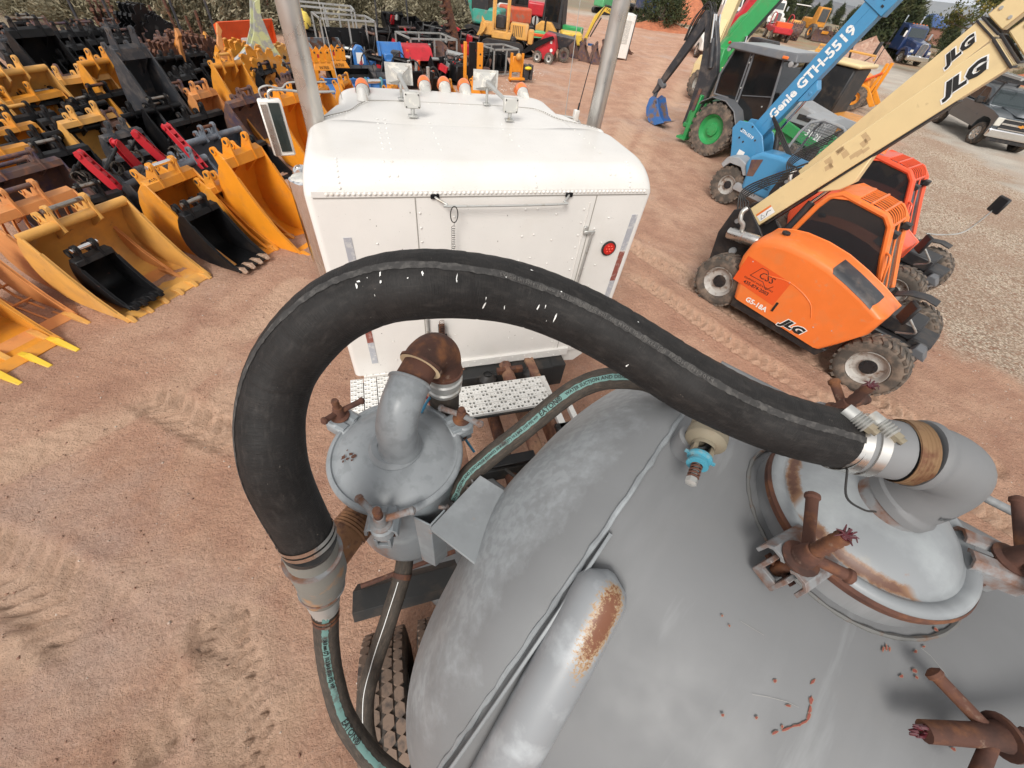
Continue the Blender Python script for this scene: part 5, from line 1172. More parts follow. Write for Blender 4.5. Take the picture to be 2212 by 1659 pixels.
BK=[(157,462,1.2,.93,1.12,M_yel2,'widest yellow bucket of the front row with small black bucket inside it',dict(teeth=6,tube='pipe',es=.42,pins=(1,),tl=.14)),(358,375,.74,1.02,1.4,M_yel,'yellow bucket with bright chrome pin, black bucket standing in its mouth',dict(teeth=4,es=.34,m_pin=M_chrome,mark='410K')),(472,388,.52,.86,.9,M_yel,'narrow yellow bucket between the chrome pinned one and the tall one',dict(teeth=4,pins=())),(514,318,.68,1.3,1.15,M_org,'tallest orange yellow bucket of the front row beside the truck',dict(teeth=2,pins=(),es=.34,tl=.26,tube='box')),(54,428,.95,.98,1.3,M_ora,'orange skeleton bucket with grid bars left of the widest yellow bucket',dict(teeth=3,skel=True,pins=(1,),tl=.3,m_pin=M_brn)),(187,250,.98,.82,.8,M_yel2,'pale yellow bucket standing behind the red thumbs',dict(teeth=4,pins=(),es=.4,mark='7A')),(452,290,1.35,.66,.7,M_slate,'slate grey ditching bucket with long round top tube and rusty pins',dict(teeth=0,tube='pipe',es=.26,pins=(1,2),m_pin=M_rust)),(420,245,1.2,.72,.75,M_black,'black wide bucket with tall rounded ears behind the slate one',dict(teeth=5,pins=(),es=.4)),(530,205,1.15,.9,.85,M_brn,'rusty brown bucket with two brown pins beside the left exhaust stack',dict(teeth=4,pins=(1,2),m_pin=M_brn)),(432,192,.62,.95,.85,M_ora,'rust and orange bucket with brown pin left of the brown bucket',dict(teeth=3,pins=(1,),m_pin=M_brn)),(486,130,.72,1.35,1.1,M_yel,'big yellow bucket with fat bosses in front of the star wheels',dict(teeth=3,tube='pipe',pins=(1,),m_pin=M_yel2)),(612,200,.75,1.25,1.0,M_org,'orange yellow bucket seen behind the truck mirror',dict(teeth=2,pins=(),es=.36)),(345,225,.75,.82,.8,M_black,'black bucket with two thick round pins, mid row',dict(teeth=4,pins=(1,2),tube='pipe')),(350,186,.6,.85,.8,M_black,'black bucket with bright rimmed pin just behind the thick pinned one',dict(teeth=3,pins=(1,))),(215,198,1.4,.72,.8,M_black,'long low black bucket under the lettered yellow bucket',dict(teeth=5,pins=(1,),m_pin=M_rust)),(150,160,1.35,.95,1.0,M_yel2,'wide yellow bucket with painted lettering on its top rail',dict(teeth=5,pins=(),es=.4,mark='E852-31')),(212,124,.9,1.2,.95,M_yel,'yellow bucket whose bosses rise behind the lettered one',dict(teeth=3,pins=(),tube='pipe')),(42,205,1.35,.85,.95,M_yel,'yellow bucket with 318 painted on the rail at the left side',dict(teeth=5,pins=(),es=.42,mark='318')),(22,148,1.1,1.2,1.0,M_yel2,'pale yellow bucket with a fat round top tube, far left',dict(teeth=4,pins=(),tube='pipe')),(60,172,.7,.95,.7,M_black,'small black bucket lying between two yellow ones at left',dict(teeth=0,pins=(1,))),(270,90,.62,1.7,1.25,M_dkg,'tall charcoal trenching bucket with chipped paint and two bosses',dict(teeth=3,pins=(),es=.42,earh=.2)),(293,160,.6,.72,.6,M_black,'black bucket with rusty pin at the foot of the charcoal one',dict(teeth=2,pins=(1,),m_pin=M_rust)),(44,246,.95,.75,.75,M_black,'black bucket with pale worn pin below the 318 bucket',dict(teeth=4,pins=(1,),m_pin=M_yel2)),(128,250,.7,.72,.75,M_black,'black bucket with open ears right of the pale pinned one',dict(teeth=3,pins=())),(152,276,.9,.68,.7,M_black,'black bucket with round rear corner left of the pale yellow one',dict(teeth=3,pins=(),tube='pipe')),(60,302,1.3,.62,.7,M_black,'flat topped black bucket with grey rail near the left edge',dict(teeth=4,pins=())),(112,328,.95,.70,.75,M_black,'black bucket with one long dull pin beside the red thumbs',dict(teeth=4,pins=(1,))),(40,362,1.0,.78,.8,M_brn,'purple brown bucket with four stacked rusty pins',dict(teeth=3,pins=(1,2),m_pin=M_brn,es=.5)),(258,285,.7,.7,.6,M_dkg,'charcoal bucket with open holes behind the red thumbs',dict(teeth=3,pins=(),es=.26)),(240,258,.4,.7,.6,M_brn,'small rusty coupler bucket behind the pale yellow one',dict(teeth=0,pins=(1,),m_pin=M_rust,es=.2)),(57,58,.85,1.35,1.0,M_black,'big black bucket with fat pin at the back left corner',dict(teeth=3,pins=(1,),es=.5)),(136,66,.7,1.05,.9,M_black,'black bucket with brown pin, second in the back row',dict(teeth=3,pins=(1,),m_pin=M_brn)),(190,62,.8,1.05,.9,M_black,'black bucket with dusty pin, third in the back row',dict(teeth=3,pins=(1,),m_pin=M_brn)),(215,82,.75,.9,.8,M_black,'black bucket with pointed ears, fourth in the back row',dict(teeth=3,pins=())),(248,78,.6,.9,.8,M_black,'black bucket leaning by the charcoal trenching bucket',dict(teeth=3,pins=())),(145,98,.7,.85,.8,M_black,'black bucket with high rear boss in the second to last row',dict(teeth=3,pins=())),(92,112,.75,.85,.8,M_black,'black bucket with flat sheet rail, left of the lettered yellow one',dict(teeth=3,pins=())),(40,112,.6,.9,.8,M_black,'black bucket tucked below the big back left one',dict(teeth=3,pins=())),(150,126,.6,.75,.8,M_black,'black bucket with round tube behind the lettered yellow bucket',dict(teeth=0,pins=(),tube='pipe')),(395,160,.5,.8,.8,M_black,'black bucket in shade below the rusty compaction wheels',dict(teeth=2,pins=())),(300,235,.9,.7,.8,M_black,'black bucket with smooth round tube, centre of the rows',dict(teeth=4,pins=(),tube='pipe')),(395,345,.8,.6,.6,M_slate,'slate grey bucket hidden low behind the chrome pinned one',dict(teeth=3,pins=(),tube='pipe')),(100,212,.7,.7,.7,M_black,'black bucket half hidden in front of the lettered yellow one',dict(teeth=3,pins=(1,))),(-30,330,1.0,.75,.8,M_yel,'yellow bucket cut by the left edge above the purple brown one',dict(teeth=3,pins=())),(5,275,.9,.7,.8,M_yel,'yellow bucket corner at the left edge below the 318 bucket',dict(teeth=3,pins=())),]
BO={}
for(px,py,W,H,D,m_,lab,kw)in BK:
 rr=rnd.uniform(-.08,.08)
 BO[lab]=bucket(px,py,W,H,D,m_,lab,rz=rr,**kw)
bucket(190,545,.42,.56,.62,M_black,'small black bucket standing inside the widest yellow bucket',teeth=4,pins=(1,),es=.2,earh=.08,m_pin=M_chrome,zoff=.10,tl=.1)
bucket(424,448,.52,.72,.82,M_black,'black bucket with orange tipped teeth inside the chrome pinned yellow one',teeth=4,pins=(1,),es=.28,earh=.09,zoff=.06,tl=.12,m_t=M_tooth)
bucket(78,722,.85,.75,1.0,M_ora,'orange skeleton bucket at the lower left with long pointed teeth',teeth=3,skel=True,tl=.34,pins=(),atground=True,m_t=M_yel2)
bucket(30,790,.95,.55,.9,M_yel,'bright yellow bucket below the lower orange one, long yellow teeth on the dirt',teeth=4,tl=.36,pins=(),atground=True,m_t=mat('bright_tooth_yellow',(.75,.50,.04),.45,0,[((.4,.25,.08),12,.6,.75)],var=.08))
OCC=[(o.matrix_world.translation.copy(),o['label'])for o in bpy.data.objects if o.name.startswith('excavator_bucket')]
UU,FF=V(.58,.815,0),V(.815,-.58,0);usedl=set();base_=V(-3.4,6.2,0)
for ri in range(1,13):
 for ci in range(-6,10):
  p_=base_-FF*(ri*1.15)+UU*(ci*.98+(ri%2)*.45)+V(rnd.uniform(-.1,.1),rnd.uniform(-.1,.1),0)
  q_=p_+V(0,0,.6)-EYE;dz=q_.dot(CF)
  if dz<.5:continue
  sx_=q_.dot(CR)/dz*FPX+512;sy_=q_.dot(CD)/dz*FPX+384
  if not(-25<sx_<300 and 22<sy_<330):continue
  if p_.x>-1.2 and p_.y>10.5:continue
  dd_=sorted(((c-p_).length,l_)for c,l_ in OCC)
  if dd_[0][0]<.62:continue
  nb=' '.join(dd_[0][1].split()[:7]).rstrip(',');m_=[M_black,M_black,M_black,M_dkg,M_brn][rnd.randrange(5)];cn={'black_paint':'black','charcoal_paint':'charcoal','brown_worn_paint':'brown'}[m_.name]
  lb=None
  nbp=[c for c,l_ in OCC if l_==dd_[0][1]][0];rel='behind' if(p_-nbp).dot(FF)<-.3 else('right of' if(p_-nbp).dot(UU)>0 else 'left of')
  lb='low %s bucket packed %s the %s'%(cn,rel,nb)
  k_=1
  while lb in usedl:k_+=1;lb='low %s bucket packed further %s the %s'%(cn,rel,nb)if k_==2 else 'low %s bucket, %s one packed %s the %s'%(cn,ORD[k_],rel,nb)
  usedl.add(lb);H_=rnd.uniform(.5,.75);
  w2=p_+V(0,0,H_);q2=w2-EYE;dz2=q2.dot(CF)
  bucket((q2.dot(CR)/dz2*FPX+512)*2212/1024,(q2.dot(CD)/dz2*FPX+384)*2212/1024,rnd.uniform(.55,.9),H_,rnd.uniform(.6,.8),m_,lb,teeth=rnd.choice([0,3,4]),pins=rnd.choice([(1,),(1,2),()]),es=rnd.uniform(.2,.4),tube=rnd.choice(['box','pipe']),m_pin=rnd.choice([M_pin,M_brn,M_rust]),rz=rnd.uniform(-.2,.2),earh=rnd.uniform(.08,.16))
  OCC.append((p_,lb.split(' bucket')[0]+' bucket near '+' '.join(nb.split()[:4])))
def thumb(p0,p1,z0,z1,label):
 A_=K(*p0,z0);B_=K(*p1,z1);L=(B_-A_).length;x=(B_-A_).normalized();s_=V(0,0,1).cross(x).normalized();u=x.cross(s_)
 Mx=Matrix(((x.x,s_.x,u.x,A_.x),(x.y,s_.y,u.y,A_.y),(x.z,s_.z,u.z,A_.z),(0,0,0,1)))
 root=empty('bucket_thumb',label,'bucket thumb',group='red hydraulic thumbs leaning among the buckets',M=Mx)
 for sg in(-1,1):
  b=MB();b.prism([(-.05,-.03),(0,-.055),(L*.3,-.07),(L*.75,-.07),(L,-.03),(L+.02,.03),(L*.7,.055),(L*.3,.05),(0,.05),(-.05,.03)],sg*.045-.008,sg*.045+.008,'y');b.build('side_plate',M_redp,root,smooth=0,bevel=.002)
 for f in(.15,.33,.5,.68,.85):
  b=MB();b.box((L*f,0,.02),(.07,.085,.04));b.build('web_plate',M_redp,root,bevel=.003)
 b=MB();b.cyl((0,-.07,0),(0,.07,0),.04,12);b.build('pivot_boss',M_redp,root)
 b=MB();b.cyl((.04,0,-.02),(L*.25,0,-.34),.022,10);b.cyl((L*.16,0,-.2),(L*.30,0,-.42),.04,12);b.build('hydraulic_cylinder',M_black,root)
 b=MB();q=random.Random(int(p0[0]))
 b.tube([V(L*.38+.10*math.cos(t),.05*math.sin(t*1.3)+q.uniform(-.02,.02),-.3+.09*math.sin(t))for t in[i*.5 for i in range(50)]],.012,5);b.build('hose_coil',M_rubber2,root)
for i,(p0,p1,lb)in enumerate((((173,333),(268,418),'leftmost of the four red thumbs, nearest the camera'),((250,308),(318,380),'second red thumb from the left'),((293,289),(375,365),'third red thumb from the left'),((360,274),(442,362),'rightmost red thumb beside the slate grey bucket'))):
 thumb(p0,p1,1.0,.45,lb)
def compactor(px,py,Rw,label,m_,n=2,rz=0,wid=.5,z=None,rotz=0.0):
 p=K(px,py,Rw*1.05);root=empty('compaction_wheel',label,'compaction wheel',group='compaction wheels with star pads',M=T(p.x,p.y,gz(p.x,p.y)+Rw*1.02)@RZ(rotz)@RX(PI/2))
 for j in range(n):
  zz=(j-(n-1)/2)*wid/max(1,n-1)if n>1 else 0
  b=MB();poly=[];NP=10
  for k in range(NP*12):
   a=2*PI*k/(NP*12);f=(k%12)/12;rr=Rw*(.93 if f<.28 or f>.72 else .93-.2*math.sin((f-.28)/.44*PI));poly.append((rr*math.cos(a),rr*math.sin(a)))
  b.prism(poly,zz-.014,zz+.014,'z');pl_=b.build('star_plate',m_,root,smooth=30)
  b=MB()
  for k in range(5):
   a=2*PI*(k+.5)/5;c=V(Rw*.42*math.cos(a),Rw*.42*math.sin(a),0);s_=Rw*.13
   for zs in(-.0155,.0155):b.add([(c.x+s_*math.cos(a+t),c.y+s_*math.sin(a+t),zz+zs)for t in(0,PI/2,PI,1.5*PI)],[(0,1,2,3)])
  b.build('cut_out',M_blackdull,pl_,smooth=0)['kind']='stuff'
  b=MB()
  for k in range(NP):
   a=2*PI*k/NP;b.box((Rw*.97,0,zz),(.035,.09,.10),RZ(a))
  o=b.build('foot_pad',m_,pl_,bevel=.006);o['kind']='stuff'
 b=MB();b.cyl((0,0,-wid/2-.1),(0,0,wid/2+.1),Rw*.16,16);b.lathe([(Rw*.24,wid/2+.03),(Rw*.24,wid/2+.06),(.001,wid/2+.06)],18);b.build('hub',m_,root)
 return root
compactor(571,150,.56,'yellow star wheel compactor with square cut outs, nearest of the yellow ones',M_yel,2,rotz=BRZ-.25)
compactor(520,128,.5,'yellow star wheel compactor behind the fat bossed bucket',M_yel,3,rotz=BRZ-.2)
compactor(612,135,.5,'yellow star wheel compactor partly behind the left exhaust stack',M_yel2,3,rotz=BRZ-.3)
compactor(658,150,.36,'small yellow star wheel compactor right of the left exhaust stack',M_yel,3,rotz=.5)
compactor(440,118,.5,'rusty compaction wheel with round pads, right of its group',M_rust,4,rotz=BRZ+.3)
compactor(400,108,.5,'rusty compaction wheel with round pads, middle of its group',M_rust,4,rotz=BRZ+.6)
compactor(362,128,.45,'rusty compaction wheel with round pads, left of its group',M_rust,4,rotz=BRZ)
compactor(306,60,.62,'black compaction wheel with open pads at the back',M_black,4,rotz=BRZ+.2)
compactor(345,75,.5,'black and yellow compaction wheel at the back',M_black,3,rotz=BRZ-.4)
compactor(232,42,.55,'rusty compaction wheel standing high behind the back row',M_rust,4,rotz=BRZ+.9)
def ripper(px,py,h,label,m_,lean=0.0,rz=0.0):
 p=K(px,py,h);root=empty('ripper_shank',label,'ripper',M=T(p.x,p.y,gz(p.x,p.y))@RZ(BRZ+rz)@RY(lean))
 b=MB();b.prism([(-.1,0),(.22,0),(.26,h*.4),(.2,h*.75),(.02,h*1.02),(.0,h*.9),(.08,h*.62),(.05,h*.4),(-.12,h*.2)],-.05,.05,'x');b.build('shank',m_,root,bevel=.01)
 for sg in(-1,1):
  b=MB();b.prism([(-.15,0),(.25,0),(.25,.3*h),(.12,.42*h),(-.05,.3*h)],sg*.14-.012,sg*.14+.012,'x');b.build('mounting_ear',m_,root)
 b=MB();b.prism([(-.06,h*.96),(.06,h*.84),(.10,h*.92),(.0,h*1.1)],-.06,.06,'x');b.build('ripper_tip',m_,root,bevel=.005)
ripper(376,70,1.1,'yellow ripper shank left of the orange blade',M_ora,.1)
ripper(388,82,.9,'bright yellow ripper behind the rusty wheels',M_org,-.3,.5)
ripper(437,75,.9,'small yellow ripper between the rusty posts',M_yel,.2,.4)
ripper(478,62,1.25,'faded orange ripper shank curving right',M_ora,.15,1.2)
ripper(470,105,.9,'orange ripper point standing beside the star wheels',M_org,0,.3)
# ------------------------------------------------------------------ machines on the right
M_jlg=mat('machine_orange',(.82,.19,.035),.45,0,[((.62,.22,.08),3,.5,.75,9,None,.55),((.5,.3,.19),8,.60,.75,9,None,.55)],var=.05,coat=.08,rvar=.08)
M_jlgr=mat('machine_red_orange',(.80,.105,.04),.38,0,[((.5,.1,.06),4,.55,.75,7,None,.5)],var=.04,coat=.15)
M_cream=mat('boom_cream',(.72,.56,.30),.42,0,[((.55,.42,.24),3,.55,.75,7,None,.45),((.35,.22,.12),10,.70,.78,5,None,.5)],var=.04)
M_gblue=mat('boom_blue',(.06,.26,.48),.38,0,[((.1,.2,.35),4,.55,.75,7,None,.4)],var=.04,coat=.15)
M_green=mat('machine_green',(.035,.30,.09),.4,0,[((.12,.2,.08),5,.52,.75,7,None,.5)],var=.06)
M_mgrey=mat('machine_grey',(.12,.125,.135),.45,0,[((.25,.2,.16),4,.52,.75,7,None,.5)],var=.08)
M_lgrey=mat('machine_light_grey',(.32,.33,.34),.45,0,[((.3,.22,.16),4,.55,.75,7,None,.5)],var=.06)
M_dark=mat('machine_black',(.018,.018,.02),.5,0,[((.12,.085,.06),5,.5,.75,7,None,.5)],var=.15)
M_rim=mat('dirty_white_rim',(.48,.46,.43),.5,.2,[((.2,.13,.09),8,.5,.65)],var=.08)
M_mtyre=mat('muddy_tyre',(.085,.073,.062),.9,0,[((.27,.20,.15),7,.44,.66,7,None,.7)],bump=(40,.3,.006),var=.2)
def glass(name,tint=(.03,.032,.035),al=.78):
 if name in MATS:return MATS[name]
 mt=bpy.data.materials.new(name);mt.use_nodes=True;MATS[name]=mt;n=mt.node_tree;N=n.nodes;b=N['Principled BSDF'];out=N['Material Output']
 b.inputs['Base Color'].default_value=lin(tint);b.inputs['Roughness'].default_value=.06;b.inputs['Specular IOR Level'].default_value=.7
 tr=N.new('ShaderNodeBsdfTransparent');tr.inputs[0].default_value=(.6,.6,.6,1);mx_=N.new('ShaderNodeMixShader');mx_.inputs[0].default_value=al
 n.links.new(tr.outputs[0],mx_.inputs[1]);n.links.new(b.outputs[0],mx_.inputs[2]);n.links.new(mx_.outputs[0],out.inputs[0]);return mt
M_glass=glass('tinted_cab_glass');M_glassd=glass('dark_cab_glass',(.012,.013,.014),.9);M_glassl=glass('clear_windscreen',(.06,.075,.08),.75)
def frameM(x,y,hx,hy,z=None):
 h=V(hx,hy,0).normalized();l_=V(-h.y,h.x,0);z=gz(x,y)if z is None else z
 return Matrix(((h.x,l_.x,0,x),(h.y,l_.y,0,y),(0,0,1,z),(0,0,0,1)))
def wheel(par,x,y,R,W,rim_m,rim_r=.5,lugs=22,side=-1,chev=True,steer=0.0,lug_h=.025,name='wheel',hub_m=None,tyre_m=None,tilt=0):
 """side=-1: outer face looks to -y"""
 Mx=T(x,y,R)@RZ(steer)@RX(PI/2 if side<0 else -PI/2)
 rr=R*rim_r;b=MB();h=W/2
 b.lathe([(rr,-h*.72),(rr+.02,-h*.9),(R*.78,-h*1.0),(R*.9,-h*.92),(R-lug_h,-h*.72),(R-lug_h,h*.72),(R*.9,h*.92),(R*.78,h*1.0),(rr+.02,h*.9),(rr,h*.72)],36,Mx)
 ty=b.build('tyre',tyre_m or M_mtyre,par,smooth=40)
 b=MB()
 for i in range(lugs):
  for sg in(-1,1):
   a=2*PI*(i+(0 if sg<0 else .5))/lugs;da=PI/lugs*.62;sk=PI/lugs*(1.1 if chev else 0)
   P_=[]
   for rad,k in((R-lug_h-.01,1.0),(R,.85)):
    for z_,s_ in((sg*h*.05,1),(sg*h*.98,0)):
     zr_=z_;r2=rad if s_ else rad-(.035*R if rad<R else .025*R)
     for e in(-1,1):
      an=a+e*da*k+(sk if s_ else 0);P_.append((r2*math.cos(an),r2*math.sin(an),zr_))
   i0,i1,i2,i3,j0,j1,j2,j3=P_
   b.hexa([Mx@Vector(q)for q in(i0,i1,i3,i2,j0,j1,j3,j2)])
 lg=b.build('tread_lugs',tyre_m or M_mtyre,ty,smooth=0)
 b=MB();b.lathe([(rr+.012,h*.74),(rr,h*.84),(rr-.02,h*.70),(rr*.86,h*.42),(rr*.80,h*.30),(rr*.45,h*.28),(rr*.42,h*.5),(rr*.25,h*.55),(.001,h*.55)],32,Mx)
 b.lathe([(rr+.012,-h*.74),(rr,-h*.84),(rr*.8,-h*.3),(.001,-h*.3)],24,Mx);rm=b.build('rim',rim_m,ty,smooth=40)
 b=MB();b.lathe([(rr*.44,h*.5),(rr*.43,h*.58),(rr*.2,h*.62),(.001,h*.62)],20,Mx)
 for k in range(8):a=k*PI/4;b.cyl((rr*.34*math.cos(a),rr*.34*math.sin(a),h*.56),(rr*.34*math.cos(a),rr*.34*math.sin(a),h*.70),.014,6,M=Mx)
 b.build('hub',hub_m or M_dark,ty)
 return ty
def slab(poly,y0,y1):b=MB();b.prism([(p[0],p[1])for p in poly],y0,y1,'y');return b
def ring_frame(poly,y,r=.035,closed=True):
 b=MB();P_=[V(x,y,z)for x,z in poly]
 if closed:P_=P_+[P_[0],P_[1]]
 b.tube(P_,r,8);return b
TXT=RX(PI/2)
def decal_css(par,x,y,z,s,m_ink=M_ink,phone=True):
 """dealer decal: a peaked line, CSS, and the telephone number"""
 b=MB();P_=[(-.12,-.01),(-.055,.085),(.0,.085)]
 b.tube([V(x+a*s*10*.1,y,z+c*s*10*.1)for a,c in((-.13,-.03),(-.06,.1),(.01,.1),(.045,.055))],.004,4);b.tube([V(x+a*s,y,z+c*s)for a,c in((-.13,-.03),(.03,-.03),(.1,-.09),(.15,-.02))],.004,4)
 b.build('decal_line',m_ink,par)
 lettering('CSS',.105*s,m_ink,par,T(x+.035*s,y,z+.025*s)@TXT,.001,shear=.2)
 if phone:
  lettering('EQUIPMENT SALES & RENTALS',.026*s,m_ink,par,T(x,y,z-.075*s)@TXT,.001)
  lettering('435-874-2003',.055*s,m_ink,par,T(x,y,z-.125*s)@TXT,.001,bold=.001)
def boom_text(par,Mb,txt,L,up,size,white=True,y=-.001):
 if white:
  b=MB();n_=len(txt)*size*.36
  lettering(txt,size,M_inkw,par,Mb@T(L,y-.0015,up)@TXT,.001,shear=.35,bold=size*.13,sx=1.25,name='logo_outline',spacing=1.02)
  lettering(txt,size,M_ink,par,Mb@T(L,y-.004,up)@TXT,.0012,shear=.35,bold=size*.06,sx=1.25,name='logo',spacing=1.02)
def telehandler(M,body,boomm,label,elev=60,text=True,detail=True,beacon=False,glassm=None,bl=2.72,grey=None,ww=.30):
 root=empty('telehandler',label,'telehandler',M=M)
 gm=grey or M_dark
 for x,y,sd_,st in((-.22,0,-1,0),(2.12,0,-1,0.0),(-.22,1.5,1,0),(2.12,1.5,1,0)):wheel(root,x,y,.42,.31,M_rim,.56,24,sd_,steer=st,lug_h=.016)
 b=MB();b.box((.95,.75,.52),(3.0,.62,.34));b.build('chassis',M_dark,root,bevel=.02)
 for x in(-.22,2.12):
  b=MB();b.cyl((x,.1,.42),(x,1.4,.42),.07,10);b.box((x,.75,.45),(.2,.5,.22));b.build('axle',M_dark,root,bevel=.01)
 b=slab([(.16,.24),(1.55,.24),(1.62,.40),(.12,.44)],-.22,.35);b.build('side_skirt',M_dark,root,bevel=.015)
 hood=[(.14,.40),(1.55,.36),(1.68,.56),(1.84,.84),(1.86,1.13),(1.6,1.24),(1.3,1.34),(1.0,1.42),(.7,1.455),(.4,1.45),(.2,1.41),(.02,1.34),(-.05,1.22),(-.08,1.02),(-.06,.86),(.06,.66)]
 b=MB()
 n_=len(hood);cx_,cz_=.85,.85;L_=[]
 for(yy,k)in((.33,1.0),(-.10,1.0),(-.18,.985),(-.235,.955),(-.262,.90),(-.27,.8)):
  L_.append([(cx_+(x-cx_)*(1-(1-k)*.55),yy,cz_+(z-cz_)*(k if z>.6 else 1-(1-k)*.15))for x,z in hood])
 vs=[p for q in L_ for p in q];fs=[]
 for i in range(len(L_)-1):
  for k in range(n_):fs.append((i*n_+k,i*n_+(k+1)%n_,(i+1)*n_+(k+1)%n_,(i+1)*n_+k))
 fs+=[tuple(range(n_)),tuple(range((len(L_)-1)*n_,len(L_)*n_))[::-1]]
 b.add(vs,fs);hd=b.build('engine_cover',body,root,smooth=50,bevel=.01,segs=2)
 b=MB();b.hexa([(1.02,-.268,.0),(1.02,-.268,.0),(1.02,-.268,.0),(1.02,-.268,.0)]*2)if False else None
 def cover_pt(x,yy,k,off):
  z=float(np.interp(x,[.02,.2,.4,.7,1.0,1.3,1.6,1.86],[1.34,1.41,1.45,1.455,1.42,1.34,1.24,1.13]))
  return V(cx_+(x-cx_)*(1-(1-k)*.55),yy-off*.8,cz_+(z-cz_)*k+off)
 b=MB();rows=[(-.264,.88),(-.235,.955),(-.18,.985),(-.10,1.0),(.12,1.0)];NX=8;vs=[]
 for j,(yy,k)in enumerate(rows):
  for i in range(NX+1):vs.append(cover_pt(1.02+(.64)*i/NX+(.05 if j==0 else 0),yy,k,.007))
 b.add(vs,[(j*(NX+1)+i,j*(NX+1)+i+1,(j+1)*(NX+1)+i+1,(j+1)*(NX+1)+i)for j in range(len(rows)-1)for i in range(NX)]);b.build('engine_vent',M_dkg,hd,smooth=60)
 b=MB();b.box((.735,-.276,.60),(.03,.012,.15));b.build('door_latch',M_ink,hd)
 b=MB();b.tube(catmull([V(.35,-.272,.93),V(.7,-.274,1.0),V(1.05,-.274,.9),V(1.2,-.274,.72)],5),.006,4);b.build('press_line',body,hd)
 b=MB();b.lathe([(.02,0),(.02,.03),(.055,.035),(.058,.06),(.045,.07),(.001,.072)],8,T(.22,.02,1.39));b.build('fuel_cap',M_dark,hd)
 if text:
  lettering('G5-18A',.105,M_inkw,hd,T(.50,-.2735,.49)@TXT,.0012,bold=.003)
  Mh=T(1.08,-.268,.47)@RY(R_(0));boom_text(hd,Mh,'JLG',0,0,.15)
  b=MB();b.add([(.0,-.273,.66),(.70,-.273,.60),(.72,-.273,1.0),(.02,-.2725,1.06)],[(0,1,2,3)]);b.build('dealer_decal',mat('decal_orange_red',(.75,.10,.02),.4),hd)
  decal_css(hd,.36,-.2745,.87,1.3)
  b=MB()
  for(sx_,sz_,sr)in((.42,1.1,.055),(.12,1.02,.014),(.70,1.0,.016),(1.3,.62,.014),(1.5,.7,.012)):
   vs=[(sx_+(sr if k%2==0 else sr*.42)*math.sin(k*PI/5),-.276+(.012 if sz_>1.05 else 0),sz_+(sr if k%2==0 else sr*.42)*math.cos(k*PI/5))for k in range(10)];b.add(vs,[tuple(range(10))])
  b.build('star_decal',mat('star_silver',(.55,.5,.5),.4),hd)
 else:
  boom_text(hd,T(1.08,-.268,.47),'JLG',0,0,.15)
 for yy in(.40,.98):
  b=slab([(-.72,.45),(.1,.45),(.15,.9),(-.25,1.22),(-.55,1.42),(-.74,1.30),(-.80,.9)],yy-.02,yy+.02);b.build('tower_plate',M_dark,root,bevel=.005)
 b=MB();b.cyl((-.6,.39,1.18),(-.6,.345,1.18),.035,10);b.cyl((-.42,.39,.75),(-.42,.33,.75),.055,12);b.build('pivot_cap',M_lgrey,root)
 b=MB();A_,B_=V(-.60,.24,1.02),V(-.08,.22,1.10);b.tube([A_,A_.lerp(B_,.03),A_.lerp(B_,.06),A_.lerp(B_,.45),A_.lerp(B_,.46),A_.lerp(B_,.5),A_.lerp(B_,.51),A_.lerp(B_,.94),A_.lerp(B_,.97),B_],[.05,.085,.092,.092,.098,.098,.092,.092,.085,.05],20);b.build('muffler',M_steel,root)
 b=MB();b.tube(catmull([V(-.42,.24,1.12),V(-.44,.22,1.22),V(-.50,.18,1.28),V(-.54,.2,1.38),V(-.52,.25,1.44)],5),.034,12);b.build('exhaust_elbow',M_alu,root)
 cabs=[(.05,.92),(.13,1.3),(.22,1.70),(.29,1.86),(.42,1.95),(1.0,1.89),(1.12,1.80),(1.30,1.45),(1.60,.95),(1.5,.80),(.6,.80)]
 for yy in(.66,1.34):
  b=ring_frame([(x,z)for x,z in cabs[:9]],yy,.042,False);b.build('cab_frame',body,root)
  b=slab([(x,z)for x,z in cabs],yy-.006,yy+.006);b.build('side_glass',glassm or M_glassd,root,smooth=0)
 b=MB()
 b.add([(1.12,.66,1.80),(1.12,1.34,1.80),(1.60,1.34,.96),(1.60,.66,.96)],[(0,1,2,3)]);b.build('windscreen',glassm or M_glassd,root)
 b=MB();b.add([(.27,.66,1.82),(.27,1.34,1.82),(.05,1.34,.92),(.05,.66,.92)],[(0,1,2,3)]);b.build('rear_glass',glassm or M_glassd,root)
 b=MB();b.hexa([(.27,.62,1.84),(.62,.62,1.93),(.62,1.38,1.93),(.27,1.38,1.84),(.36,.66,1.96),(.62,.66,1.99),(.62,1.34,1.99),(.36,1.34,1.96)]);rf=b.build('cab_roof',body,root,bevel=.02,segs=2)
 for i in range(8):
  y=.70+i*.086;b=MB();b.tube(catmull([V(.60,y,1.975),V(.85,y,1.955),V(1.04,y,1.90),V(1.14,y,1.79)],4),.008,6);b.build('roof_slat',body,rf)
 for xx,zz in((.78,1.965),(.96,1.93),(1.14,1.80)):
  b=MB();b.box((xx,1.0,zz-.004),(.03,.70,.03));b.build('roof_cross_bar',body,rf,bevel=.004)
 b=MB();b.add([(.62,.68,1.93),(1.10,.68,1.78),(1.10,1.33,1.78),(.62,1.33,1.93)],[(0,1,2,3)]);b.build('roof_glass',M_glassd,rf)
 for yy in(.66,1.0,1.34):
  b=MB();b.tube([V(1.14,yy,1.80),V(1.32,yy,1.45),V(1.62,yy,.93)],.032 if yy!=1.0 else .012,8);b.build('front_post',body,root)
 b=MB();b.tube(catmull([V(1.50,.60,1.20),V(1.46,.54,1.32),V(1.38,.56,1.5),V(1.30,.64,1.52)],5),.014,8);b.build('grab_handle',body,root)
